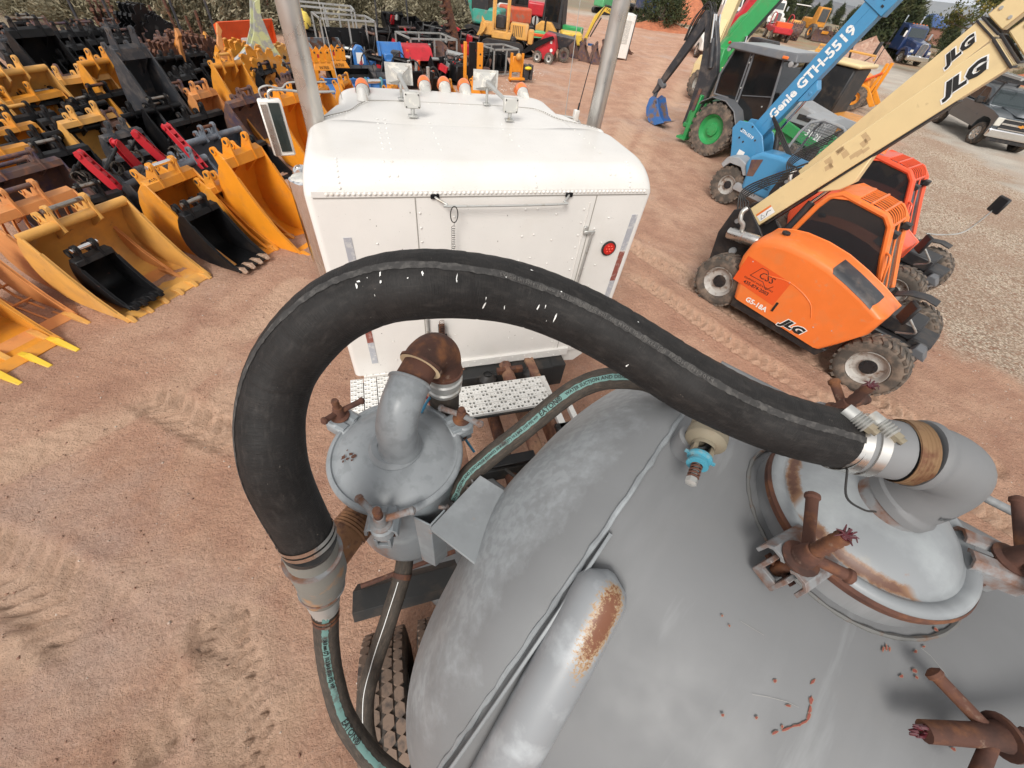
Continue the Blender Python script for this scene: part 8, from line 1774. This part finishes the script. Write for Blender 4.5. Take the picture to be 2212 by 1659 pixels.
# ------------------------------------------------------------------ far vehicles, booms, piles
def truck_far(M,col,label,kind='semi',white=False):
 root=empty('parked_truck',label,'truck',M=M)
 b=MB();b.prism([(1.2,.9),(3.2,.85),(3.3,1.0),(3.3,1.55),(3.1,1.75),(1.2,2.0)],-.75,.75,'y');b.build('hood',col,root,bevel=.12,segs=3)
 b=MB();b.prism([(-.6,.9),(1.2,.9),(1.2,2.0),(.95,2.75),(.5,2.95),(-.6,3.0)],-1.05,1.05,'y');cb=b.build('cab',col,root,bevel=.1,segs=3)
 b=MB();b.add([(1.235,-.9,2.02),(1.235,.9,2.02),(.99,.85,2.70),(.99,-.85,2.70)],[(0,1,2,3)]);b.build('windscreen',M_glassl,cb)
 for sy in(-1,1):b=MB();b.add([(.95,sy*1.055,2.0),(.1,sy*1.055,2.0),(.1,sy*1.055,2.65),(.75,sy*1.055,2.65)],[(0,1,2,3)]);b.build('side_window',M_glassd,cb)
 b=MB();b.box((3.32,0,1.25),(.06,.7,.95));gr=b.build('grille',M_mgrey,root,bevel=.03);b=MB();b.tube([V(3.36,y,z)for y,z in((-.36,.8),(-.36,1.62),(-.2,1.74),(.2,1.74),(.36,1.62),(.36,.8),(-.36,.8))],.035,6);b.box((3.36,0,1.25),(.02,.02,.9));b.build('grille_surround',M_chrome,gr)
 b=MB();b.box((3.4,0,.6),(.25,2.3,.38));b.build('front_bumper',M_chrome,root,bevel=.05)
 for sy in(-1,1):
  b=MB();b.prism([(1.5,.6),(1.7,1.1),(2.2,1.35),(2.9,1.3),(3.3,1.0),(3.3,.7),(2.9,.7),(2.75,.95),(2.4,1.1),(2.0,1.0),(1.8,.6)],sy*.98-.22,sy*.98+.22,'y');b.build('fender',col,root,bevel=.04)
  b=MB();b.box((3.28,sy*.92,1.1),(.1,.3,.22));b.build('headlight',MATS['headlight_glass'],root,bevel=.03)
  b=MB();b.box((1.35,sy*1.35,2.2),(.08,.2,.5));b.build('mirror',M_white_clean if sy<0 else M_lgrey,root,bevel=.03)
  b=MB();b.cyl((-.75,sy*.85,.9),(-.75,sy*.85,3.6),.08,10);b.build('exhaust_stack',M_chrome,root)
  ctyre(root,2.35,sy*.98,.5,.28,1 if sy>0 else -1)
  for x in(-2.6,-3.9):ctyre(root,x,sy*.9,.5,.5,1 if sy>0 else -1)
 b=MB();b.box((-2.3,0,.95),(4.6,.9,.25));b.build('chassis',M_dark,root)
 if kind=='flatbed':b=MB();b.box((-2.8,0,1.22),(4.6,2.3,.16));b.build('flat_deck',M_brn,root,bevel=.01)
 if kind=='dump':b=MB();b.hexa([(-4.6,-1.1,1.2),(-.8,-1.1,1.2),(-.8,1.1,1.2),(-4.6,1.1,1.2),(-4.9,-1.2,2.5),(-.8,-1.2,2.6),(-.8,1.2,2.6),(-4.9,1.2,2.5)]);b.build('dump_body',M_white_clean,root,bevel=.03)
 b=MB()
 for k in range(5):b.box((.6,-.7+k*.35,3.0),(.12,.1,.06))
 b.build('marker_lamp',M_amber,root)
 return root
M_navy=mat('navy_truck_paint',(.018,.04,.12),.3,.1,[((.2,.15,.13),2,.55,.8)],var=.05,coat=.5)
def at_g(px,py,hx,hy):p=K(px,py);return frameM(p.x,p.y,hx,hy)
truck_far(at_g(1388,44,.05,-1),M_navy,'blue highway tractor with chrome grille facing the yard by the red pile')
truck_far(at_g(1946,136,-.35,-.94)@T(-1.5,0,0),M_navy,'navy flatbed truck parked by the pink dirt pile','flatbed')
truck_far(at_g(1655,60,-.45,-.9),M_white_clean,'tall white truck parked beyond the green boom','dump')
truck_far(at_g(1560,60,-.4,-.92),M_white_clean,'second white truck glimpsed between the raised booms','semi')
root=empty('white_pickup','white pickup mostly behind the charcoal backhoe arm','pickup',M=at_g(1528,128,-.4,-.92))
b=MB();b.prism([(.8,.45),(.85,1.0),(.0,1.15),(-.9,1.2),(-1.4,1.8),(-2.9,1.8),(-3.1,1.2),(-5.0,1.2),(-5.0,.5)],-.95,.95,'y');b.build('body',M_white_clean,root,bevel=.08,segs=3)
for x in(0,-3.6):
 for sy in(-1,1):ctyre(root,x,sy*.86,.4,.26,sy)
b=MB();b.add([(-.93,-.8,1.24),(-.93,.8,1.24),(-1.38,.75,1.76),(-1.38,-.75,1.76)],[(0,1,2,3)]);b.build('windscreen',M_glassl,root)
root=empty('red_utility_truck','red utility truck with tube frame and orange crates','truck',M=at_g(1672,86,-.5,-.87))
b=MB();b.box((0,0,.9),(4.6,1.9,.5));b.build('body',M_redp,root,bevel=.08)
for y in(-.9,.9):b=MB();b.tube(catmull([V(.6,y,1.1),V(.5,y,2.0),V(-1.2,y,2.1),V(-1.5,y,1.1)],5),.05,8);b.build('roll_tube',M_redp,root)
for x in(1.5,-1.5):
 for sy in(-1,1):ctyre(root,x,sy*.9,.42,.28,sy)
b=MB();b.box((1.2,0,1.3),(1.2,1.6,.5));b.build('orange_bin',M_redo,root,bevel=.03)
root=empty('padfoot_roller','rusty padfoot roller with a canopy on the horizon side','roller',M=at_g(1702,84,-.7,-.7))
Mx=T(1.4,0,.75)@RX(PI/2);b=MB();b.lathe([(.001,-1.0),(.7,-1.0),(.7,1.0),(.001,1.0)],24,Mx);dr=b.build('drum',M_brn,root)
b=MB()
for i in range(16):
 for j in range(8):a=2*PI*(i+.5*(j%2))/16;b.box((.76*math.cos(a),.76*math.sin(a),-.85+j*.24),(.14,.12,.12),Mx@RZ(0))
b.build('drum_pad',M_brn,dr)
b=MB();b.box((-.9,0,1.2),(2.0,1.4,.9));b.build('body',M_yel2,root,bevel=.1)
for x,y in((-.9,-.6),(.1,-.6),(-.9,.6),(.1,.6)):b=MB();b.box((x,y,2.2),(.06,.06,1.5));b.build('canopy_post',M_dark,root)
b=MB();b.box((-.4,0,2.95),(1.5,1.6,.08));b.build('canopy',M_white_clean,root,bevel=.02)
root=empty('wheel_loader','yellow wheel loader with cab and wide rusty bucket','wheel loader',M=at_g(1745,84,-.25,-.97))
b=MB();b.box((-1.2,0,1.4),(2.4,1.3,1.0));b.build('rear_body',M_yel,root,bevel=.1)
b=MB();b.hexa([(-.2,-.7,1.2),(1.0,-.7,1.2),(1.0,.7,1.2),(-.2,.7,1.2),(-.1,-.65,3.0),(.8,-.65,3.0),(.8,.65,3.0),(-.1,.65,3.0)]);c_=b.build('cab',M_yel,root,bevel=.06)
b=MB();b.add([(1.0,-.55,1.7),(1.0,.55,1.7),(.86,.5,2.85),(.86,-.5,2.85)],[(0,1,2,3)]);b.build('windscreen',M_glassl,c_)
for x in(-1.3,1.5):
 for sy in(-1,1):wheel(root,x,sy*1.0,.75,.5,M_yel,.5,16,sy)
b=MB();b.box((2.2,0,.9),(1.4,.9,.3));b.build('lift_arm',M_yel,root,bevel=.03)
b=MB();b.sheet([(3.4,.1),(2.9,.1),(2.75,.5),(2.9,1.1)],.05,-1.4,1.4,'y');b.build('loader_bucket',M_brn,root)
def rising_boom(A_,B_,w_,h_,m_,label,ext=1.2,base=True,rod=True):
 d_=B_-A_;L=d_.length;x=d_.normalized();s_=V(0,0,1).cross(x).normalized();u=x.cross(s_)
 Mx=Matrix(((x.x,s_.x,u.x,A_.x),(x.y,s_.y,u.y,A_.y),(x.z,s_.z,u.z,A_.z),(0,0,0,1)))
 Mr=frameM(A_.x,A_.y,.35,-.93);root=empty('telehandler',label,'telehandler',M=Mr);Ml=Mr.inverted()@Mx
 b=MB();b.prism([(-.3,-h_*.35),(0,-h_/2),(L+ext,-h_/2),(L+ext,h_/2),(.2,h_/2),(-.3,h_*.3)],-w_/2,w_/2,'y',Ml);bo=b.build('boom',m_,root,bevel=.02)
 b=MB();b.box((L*.5,0,-h_/2-.06),(L,w_*.8,.1),Ml);b.build('hose_tray',M_dark,bo)
 b=MB();b.prism([(L*.22,h_/2),(L*.3,h_*.7),(L*.5,h_*.7),(L*.6,h_/2)],-w_*.4,w_*.4,'y',Ml);b.build('boom_hump',m_,bo,bevel=.01)
 if rod:
  for k in(-1,1):
   b=MB();b.cyl(Ml@V(L*.4,k*w_*.6,-h_*.4),Ml@V(L*.4,k*w_*.6,-h_*.4)+V(0.3,0,-1.9),.06,8);b.build('cylinder_rod',M_chrome,root)
 if base:
  z_=A_.z;b=MB();b.box((1.8,0,.9),(4.0,1.6,.7));b.build('body',m_,root,bevel=.1)
  b=MB();b.prism([(-.5,1.0),(.4,1.0),(.3,z_+.25),(-.3,z_+.25)],-.35,.35,'y');b.build('tower',m_,root,bevel=.03)
  for x_ in(.6,3.2):
   for sy in(-1,1):wheel(root,x_,sy*.95,.55,.4,M_rim,.5,16,sy)
  b=MB();b.box((1.8,.55,1.6),(1.3,.8,.9));b.build('cab',M_dark,root,bevel=.08)
 return root
rising_boom(KD(1556,118,16.5),KD(1676,-18,15.0),.40,.58,M_green,'big green telehandler whose boom rises out of the top of the picture')
rising_boom(KD(1528,138,17.5),KD(1594,-18,16.2),.45,.7,M_cream,'cream boomed telehandler behind the backhoe arm')
rising_boom(KD(1560,100,20),KD(1640,-18,18.5),.35,.5,M_redp,'red boomed lift between the cream and the green booms',rod=False)
root=empty('loader_frame','orange yellow loader frame with a black mirror on a tall post','loader',M=frameM(K(1800,225).x,K(1800,225).y,.45,-.89))
for x in(-1.2,.9):
 for sy in(-1,1):wheel(root,x,sy*.85,.5,.35,M_yel,.5,16,sy)
b=MB();b.prism([(-1.6,.7),(.9,.6),(1.2,.9),(1.0,1.35),(-.6,1.75),(-1.6,1.7)],-.5,.5,'y');b.build('hood',M_org,root,bevel=.08,segs=2)
b=MB();b.box((-.5,-.52,1.15),(1.2,.02,.5));b.build('engine_opening',M_dark,root)
for sy in(-1,1):
 b=MB();b.prism([(-1.2,1.2),(-1.0,1.5),(1.2,1.0),(1.9,.4),(1.7,.3),(1.1,.8)],sy*.62-.06,sy*.62+.06,'y');b.build('lift_arm',M_org,root,bevel=.02)
 b=MB();b.box((1.3,sy*.5,1.3),(.14,.12,1.3));b.build('mast_post',M_org,root,bevel=.02)
 b=MB();b.cyl((.4,sy*.66,.9),(1.35,sy*.6,1.6),.05,8);b.build('tilt_cylinder',M_redo,root)
b=MB();b.cyl((-.4,-.1,1.6),(-.9,-.4,3.3),.05,8);b.box((-.9,-.4,3.3),(.3,.1,.04));b.build('tall_post',M_dark,root)
b=MB();b.box((.4,.3,2.3),(.08,.5,.55));b.cyl((0,.2,1.6),(.4,.3,2.1),.03,6);b.build('mirror',M_dark,root,bevel=.03)
lettering('KOMATSU' if False else 'ADVANCE',.0001,M_ink,root,T(0,0,0))if False else None
root=empty('cream_roof_machine','cream and purple roofed machine right behind the backhoe cab','loader',M=frameM(13.9,11.9,.35,-.93))
b=MB();b.box((0,0,2.45),(2.0,1.4,.1));rf=b.build('roof',M_cream,root,bevel=.04,segs=2)
b=MB();b.box((-.2,-.2,2.56),(.7,.5,.12));b.build('roof_hatch',M_yel2,rf,bevel=.02)
b=MB();b.tube([V(-.9,.6,2.55),V(-.9,.6,2.66),V(.8,.6,2.66),V(.8,.6,2.55)],.03,6);b.build('roof_rail',M_yel2,rf)
b=MB();b.box((0,0,1.75),(1.8,1.25,1.3));b.build('cab',M_dark,root,bevel=.05)
b=MB();b.box((.6,0,.9),(3.4,1.4,.8));b.build('body',M_yel,root,bevel=.08)
for x in(-.8,1.9):
 for sy in(-1,1):wheel(root,x,sy*.95,.6,.4,M_yel,.5,16,sy)
b=MB();b.cyl((.9,.5,2.5),(.9,.5,3.3),.012,5);b.build('whip_antenna',M_dark,root)
def pile(px,py,rx,ry,h_,m_,label):
 p=K(px,py);b=MB();q=random.Random(int(px));ph_=[q.uniform(0,6.28)for _ in range(6)]
 def f(u,v):
  a=v*2*PI;r=u;k=1+.12*math.sin(2*a+ph_[0])+.08*math.sin(3*a+ph_[1])+.04*math.sin(7*a+ph_[2]);hh=h_*(1-r)**.95*(1+.12*math.sin(5*a+ph_[3]+r*6))+.05*math.sin(a*13+r*20)
  return V(rx*r*k*math.cos(a),ry*r*k*math.sin(a),max(-.2,hh*(1 if r<1 else 0)-.12*r))
 b.grid(f,22,60);o=b.build('dirt_pile',m_,None,smooth=80,M=T(p.x,p.y,gz(p.x,p.y)));tag(o,label,'dirt pile')
M_redd=mat('raw_red_earth',(.50,.17,.08),.95,0,[((.36,.12,.06),1.5,.45,.65,8),((.55,.25,.13),6,.55,.7,6)],bump=(3,.8,.2),var=.15)
M_pinkd=mat('pale_pink_earth',(.42,.25,.18),.95,0,[((.52,.36,.27),2.5,.5,.65,8),((.3,.17,.12),6,.5,.7,6)],bump=(3,.8,.15),var=.12)
pile(1468,44,5.5,4.0,3.0,M_redd,'tall pile of raw red earth beside the blue highway tractor')
pile(1430,62,5,3,.7,M_redd,'low spread heap of red earth below the tall red pile')
pile(1862,128,3.8,3.0,1.6,M_pinkd,'pale pink earth pile beside the flatbed truck')
pile(2230,185,4,3,1.2,M_redd,'low red mound at the right edge beyond the road')
root=empty('lowboy_trailer','dark low trailer with an orange cone behind the blue boom','trailer',M=at_g(1830,112,-.5,-.87));b=MB();b.box((0,0,.75),(6,2.2,.2));b.build('deck',M_brn,root)
for x in(-2,-1):
 for sy in(-1,1):ctyre(root,x,sy*1.0,.42,.3,sy)
b=MB();b.lathe([(.2,.86),(.16,.9),(.04,1.5),(.001,1.5)],12,T(2.2,-.6,0));o=b.build('traffic_cone',M_redo,None,M=root.matrix_world.copy());tag(o,'orange traffic cone standing on the low trailer','cone')
# ------------------------------------------------------------------ vegetation
def leaf_mat(name,c1,c2,c3):
 mt=bpy.data.materials.new(name);mt.use_nodes=True;n=mt.node_tree;N=n.nodes;b=N['Principled BSDF'];b.inputs['Roughness'].default_value=.85;b.inputs['Specular IOR Level'].default_value=.2
 t=N.new('ShaderNodeTexCoord');z=N.new('ShaderNodeTexNoise');z.inputs['Scale'].default_value=2.2;z.inputs['Detail'].default_value=8;n.links.new(t.outputs['Object'],z.inputs[0])
 r=N.new('ShaderNodeValToRGB');r.color_ramp.elements[0].position=.35;r.color_ramp.elements[0].color=lin(c1);r.color_ramp.elements[1].position=.66;r.color_ramp.elements[1].color=lin(c3);e_=r.color_ramp.elements.new(.5);e_.color=lin(c2)
 n.links.new(z.outputs[0],r.inputs[0]);n.links.new(r.outputs[0],b.inputs['Base Color']);return mt
L_sage=leaf_mat('sage_foliage',(.13,.115,.07),(.25,.225,.15),(.38,.34,.24))
L_jun=leaf_mat('juniper_foliage',(.022,.032,.014),(.05,.065,.028),(.10,.10,.045))
L_dry=leaf_mat('dry_brush_foliage',(.12,.10,.06),(.22,.19,.11),(.32,.28,.17))
L_cot=leaf_mat('cottonwood_foliage',(.035,.05,.015),(.09,.10,.03),(.22,.17,.045))
M_bark=mat('grey_bark',(.12,.09,.07),.95,0,[((.22,.17,.13),6,.5,.7)],bump=(20,.5,.02),var=.15)
def spray_mesh(name,n,R_c,H_c,kind,size,mt,seed=0):
 """crown of many small faces set in upward sprays so the outline stays ragged"""
 g=np.random.default_rng(seed);nc=max(6,n//60)
 if kind=='sage':
  a=g.uniform(0,6.28,nc);el=np.arcsin(g.uniform(.05,1,nc));tip=np.stack([np.cos(a)*np.cos(el)*R_c,np.sin(a)*np.cos(el)*R_c,np.sin(el)*H_c],1)*g.uniform(.6,1.12,(nc,1));root_=tip*np.array([.2,.2,.05])
 elif kind=='juniper':
  h=g.uniform(.02,1,nc)**.9;a=g.uniform(0,6.28,nc);lob=1+.22*np.sin(3*a+seed)+.15*np.sin(5*a+2.3*seed);rr=R_c*(1-h**1.8)**.75*lob*g.uniform(.35,1.1,nc)
  tip=np.stack([np.cos(a)*rr,np.sin(a)*rr,h*H_c*(1+.1*np.sin(a*2))],1);root_=tip*np.array([.55,.55,1])-np.array([0,0,.18*H_c])
 else:
  nb=14;bc=np.stack([g.normal(0,R_c*.42,nb),g.normal(0,R_c*.42,nb),H_c*g.uniform(.3,.95,nb)],1);bi=g.integers(0,nb,nc);tip=bc[bi]+g.normal(0,R_c*.2,(nc,3));root_=bc[bi]
 ci=g.integers(0,nc,n);t=g.uniform(.25,1.05,n)[:,None];p=root_[ci]*(1-t)+tip[ci]*t+g.normal(0,size*1.3,(n,3));p[:,2]=np.maximum(p[:,2],.02)
 d=tip[ci]-root_[ci]+g.normal(0,.35*R_c,(n,3));d/=np.linalg.norm(d,axis=1)[:,None]+1e-6;s=np.cross(d,g.normal(0,1,(n,3)));s/=np.linalg.norm(s,axis=1)[:,None]+1e-6
 L=size*g.uniform(.6,1.6,(n,1))*(1.8 if kind!='leafy' else 1.0);W=size*g.uniform(.25,.5,(n,1))*(1.0 if kind!='leafy' else 1.7)
 v=np.stack([p-s*W,p+d*L*.5-s*W*.3,p+d*L,p+s*W],1).reshape(-1,3);me=bpy.data.meshes.new(name);me.vertices.add(len(v));me.vertices.foreach_set('co',v.ravel().astype(np.float32))
 me.loops.add(len(v));me.loops.foreach_set('vertex_index',np.arange(len(v),dtype=np.int32));me.polygons.add(n);me.polygons.foreach_set('loop_start',np.arange(0,4*n,4,dtype=np.int32));me.update();me.materials.append(mt);return me,tip,root_
def plant_proto(kind,R_c,H_c,n,size,mt,seed):
 me,tip,rt=spray_mesh('crown',n,R_c,H_c,{'sage':'sage','juniper':'juniper','cottonwood':'leafy'}[kind],size,mt,seed)
 b=MB();g=random.Random(seed)
 if kind=='sage':
  for i in range(14):t_=tip[g.randrange(len(tip))];b.tube([V(0,0,0),V(*(t_*.45))+V(0,0,.05),V(*(t_*.85))],[.025,.014,.006],5)
 elif kind=='juniper':
  b.tube([V(0,0,-.1),V(.05,0,H_c*.4),V(0,.05,H_c*.85)],[.16,.10,.03],8)
  for i in range(16):t_=tip[g.randrange(len(tip))];b.tube([V(.03,0,max(.2,t_[2]*.6)),V(*(t_*.9))],[.05,.015],5)
 else:
  b.tube([V(0,0,-.1),V(.1,0,H_c*.3),V(0,.1,H_c*.7)],[.28,.2,.08],10)
  for i in range(26):t_=tip[g.randrange(len(tip))];b.tube([V(.05,0,H_c*g.uniform(.2,.5)),V(*(t_*.6))+V(0,0,H_c*.15),V(*t_)],[.09,.04,.012],6)
 ob=b.build('trunk',M_bark,None);tm=ob.data;bpy.data.objects.remove(ob);return me,tm
PR={}
for k_,R_c,H_c,n,sz,mt in(('sage',1.0,1.25,5200,.055,L_sage),('dry',.9,.8,2600,.055,L_dry),('juniper',1.7,3.2,7000,.11,L_jun)):
 PR[k_]=[plant_proto('sage' if k_=='dry' else k_,R_c,H_c,n,sz,mt,s_)for s_ in(1,2,3)]
def plant(kind,x,y,sc,label,cat,group,zz=None,idx=None):
 me,tm=PR[kind][(idx if idx is not None else rnd.randrange(3))];z=gz(x,y)if zz is None else zz
 root=empty({'sage':'sagebrush','dry':'dry_shrub','juniper':'juniper_tree'}[kind],label,cat,group=group,M=T(x,y,z)@RZ(rnd.uniform(0,6.28))@S(sc*rnd.uniform(.85,1.2),sc*rnd.uniform(.85,1.2),sc))
 for n_,m_ in(('crown',me),('trunk',tm)):o=bpy.data.objects.new(n_,m_);COL.objects.link(o);o.parent=root
GS='sagebrush lining the yard behind the buckets'
SB=[(60,-8,1.1),(135,2,1.3),(190,14,1.3),(245,12,1.5),(300,20,1.5),(345,26,1.5),(395,22,1.6),(440,30,1.5),(490,22,1.6),(540,26,1.6),(588,18,1.6),(165,-14,1.3),(270,-16,1.5),(380,-18,1.5),(470,-14,1.6),(560,-18,1.6),(640,12,1.5),(672,24,1.5),(710,-4,1.8),(745,4,1.8),(655,-20,1.8),(790,10,1.6),(778,-16,1.7),(905,12,1.9),(940,24,2.0),(968,8,2.0),(925,-12,1.9),(860,-24,1.4),(995,-14,2.0),(1030,-22,2.0)]
for i,(px,py,sc)in enumerate(sorted(SB)):
 p=K(px,py+22,.25);plant('sage',p.x,p.y,sc*1.12,('tall' if sc>1.65 else 'grey green')+' sagebrush, '+ORD[i]+' from the left in the hedge behind the equipment','sagebrush',GS)
def scatter(name,items,label):
 VV=[];mats_=[];FI=[]
 for kind,x,y,sc in items:
  me=PR[kind][rnd.randrange(3)][0];n=len(me.vertices);c=np.zeros(n*3,dtype=np.float32);me.vertices.foreach_get('co',c);c=c.reshape(-1,4,3)[::2].reshape(-1,3)*sc;a=rnd.uniform(0,6.28)
  X=c[:,0]*math.cos(a)-c[:,1]*math.sin(a)+x;Y=c[:,0]*math.sin(a)+c[:,1]*math.cos(a)+y;VV.append(np.stack([X,Y,c[:,2]+gz(x,y)],1))
 v=np.concatenate(VV).astype(np.float32);n=len(v);me=bpy.data.meshes.new(name);me.vertices.add(n);me.vertices.foreach_set('co',v.ravel());me.loops.add(n);me.loops.foreach_set('vertex_index',np.arange(n,dtype=np.int32));me.polygons.add(n//4);me.polygons.foreach_set('loop_start',np.arange(0,n,4,dtype=np.int32));me.update();me.materials.append(PR[items[0][0]][0][0].materials[0])
 o=bpy.data.objects.new(name,me);COL.objects.link(o);tag(o,label,'brush',kind='stuff')
it=[]
for i in range(34):
 px=20+i*32;p=K(px+rnd.uniform(-15,15),-60-rnd.uniform(0,50),0);it.append(('dry',p.x,p.y,rnd.uniform(.7,1.4)))
scatter('dry_brush',it,'low dry brush scattered on the slope beyond the sagebrush')
GJ='dark junipers beyond the road'
JB=[(1424,62,1.25),(1452,30,1.0),(1512,28,1.2),(1548,40,1.5),(1600,34,1.4),(1640,38,1.5),(1690,40,1.45),(1722,48,1.1),(1400,18,1.0),(1480,12,1.1),(1570,10,1.3),(1625,14,1.2),(1876,118,1.9),(1905,122,1.3),(1936,112,1.1),(1962,108,1.0),(1770,52,.9),(1800,55,.9),(1830,60,.9),(1752,44,.8),(1812,44,.8),(1990,92,.9),(2030,110,1.0),(1850,62,.9),(2080,130,1.3),(2130,128,1.4),(1668,20,1.0),(1780,36,.8),(1730,20,.7),(1850,44,.7)]
for i,(px,py,sc)in enumerate(sorted(JB)):
 p=K(px,py,0);plant('juniper',p.x,p.y,sc*1.08,('big dark' if sc>1.35 else 'small dark')+' juniper, '+ORD[i]+' from the left in the belt beyond the road','juniper',GJ)
it=[(75+rnd.uniform(0,50))for i in range(70)];it2=[];it1=[]
for i,d in enumerate(it):
 a=rnd.uniform(.2,1.2);(it1 if i%2 else it2).append(('juniper' if i%2 else 'dry',d*math.cos(a)+5,d*math.sin(a),rnd.uniform(.6,1.1)))
for i in range(60):
 px=rnd.uniform(1400,2200);p=K(px,40+(px-1400)*.13+rnd.uniform(-6,26),0)
 if abs((p.y-46.5)+(p.x-30)*.5-3)>5.5:it2.append(('dry',p.x,p.y,rnd.uniform(.4,.8)))
scatter('far_wood',it1,'belt of small dark junipers far beyond the road');scatter('roadside_brush',it2,'low dry brush scattered beyond the road')
PR['cot']=[plant_proto('cottonwood',2.6,6.0,9000,.10,L_cot,4)]
p=K(2075,188,0);me,tm=PR['cot'][0];p=V(p.x,p.y,0);root=empty('leafy_tree','leafy tree with yellowing leaves behind the raised cream booms','tree',M=T(p.x,p.y,gz(p.x,p.y))@S(1.45,1.45,1.35))
for n_,m_ in(('crown',me),('trunk',tm)):o=bpy.data.objects.new(n_,m_);COL.objects.link(o);o.parent=root
# ------------------------------------------------------------------ far country
def ridge(name,d0,az0,az1,zb,prof,col,depth=600,n=140):
 """a long hill: front slope, crest and back slope, standing at its own distance"""
 mt=mat(name+'_cover',col[0],.95,0,[(col[1],.004,.42,.6,8),(col[2],.012,.52,.66,8)],coords='Object');vs=[];fs=[]
 for i in range(n+1):
  a=az0+(az1-az0)*i/n;h=prof(i/n);dx,dy=math.sin(a),math.cos(a)
  for k,(dd,hh)in enumerate(((0,0),(.25,.35),(.45,.75),(.55,1.0),(.75,1.0),(1.2,.5),(2.0,0))):
   r=d0+depth*dd*(1+.1*math.sin(i*.7+k));vs.append((dx*r,dy*r,zb+(h-0)*hh))
 for i in range(n):
  for k in range(6):fs.append((i*7+k,i*7+k+1,(i+1)*7+k+1,(i+1)*7+k))
 b=MB();b.add(vs,fs);o=b.build(name,mt,None,smooth=80);o['kind']='structure'
def pr1(t):return 60+14*math.sin(t*9)+8*math.sin(t*23+1)+5*math.sin(t*51)
def pr2(t):return 95+30*math.sin(t*5+1)+12*math.sin(t*13)+4*math.sin(t*37)
ridge('mesa',3200,R_(10),R_(100),-48,pr1,((.11,.11,.12),(.18,.16,.15),(.07,.08,.08)),700)
ridge('far_mountain',8200,R_(5),R_(100),-60,lambda t:2.3*pr2(t),((.17,.17,.16),(.22,.20,.18),(.13,.14,.13)),1500)
M_farw=mat('far_white_wall',(.75,.74,.7),.7)
for i,(px,py,L,lb)in enumerate(((1650,36,40,'long white shed far out on the valley floor'),(1700,42,22,'short white shed right of the long one on the valley floor'))):
 r=ray(px*1.0,py*1.0);px_=[1771,1797][i];py_=[18,21][i];r=ray(px_,py_);t=(-42-EYE.z)/r.z;p=EYE+r*t
 root=empty('far_shed',lb,'shed',M=T(p.x,p.y,-43.5)@RZ(.6));b=MB();b.box((0,0,3),(L,12,6));b.build('wall',M_farw,root);b=MB();b.prism([(-6.5,6),(6.5,6),(0,8.5)],-L/2,L/2,'x');b.build('roof',M_farw,root)
root=empty('blue_roof_building','low building with a blue metal roof among the junipers','building',M=T(*(K(1985,92)))@RZ(.5))
b=MB();b.box((0,0,1.2),(12,7,2.6));b.build('wall',mat('red_brown_wall',(.28,.14,.10),.9),root)
b=MB();b.prism([(-4,2.4),(4,2.4),(0,4.1)],-6.3,6.3,'x');b.build('roof',mat('blue_metal_roof',(.06,.12,.3),.5),root)
# ------------------------------------------------------------------ thin desert haze
b=MB();b.box((0,0,135),(40000,40000,420));hz=b.build('haze',None,None,smooth=0);hz['kind']='stuff';hz['label']='thin pale haze hanging over the valley';hz['category']='haze'
hm=bpy.data.materials.new('thin_haze');hm.use_nodes=True;n=hm.node_tree;n.nodes.clear();ho=n.nodes.new('ShaderNodeOutputMaterial');pv=n.nodes.new('ShaderNodeVolumePrincipled');pv.inputs['Color'].default_value=(.80,.88,1,1);pv.inputs['Density'].default_value=6e-5;n.links.new(pv.outputs[0],ho.inputs['Volume']);hz.data.materials.append(hm)
print('objects',len(bpy.data.objects))
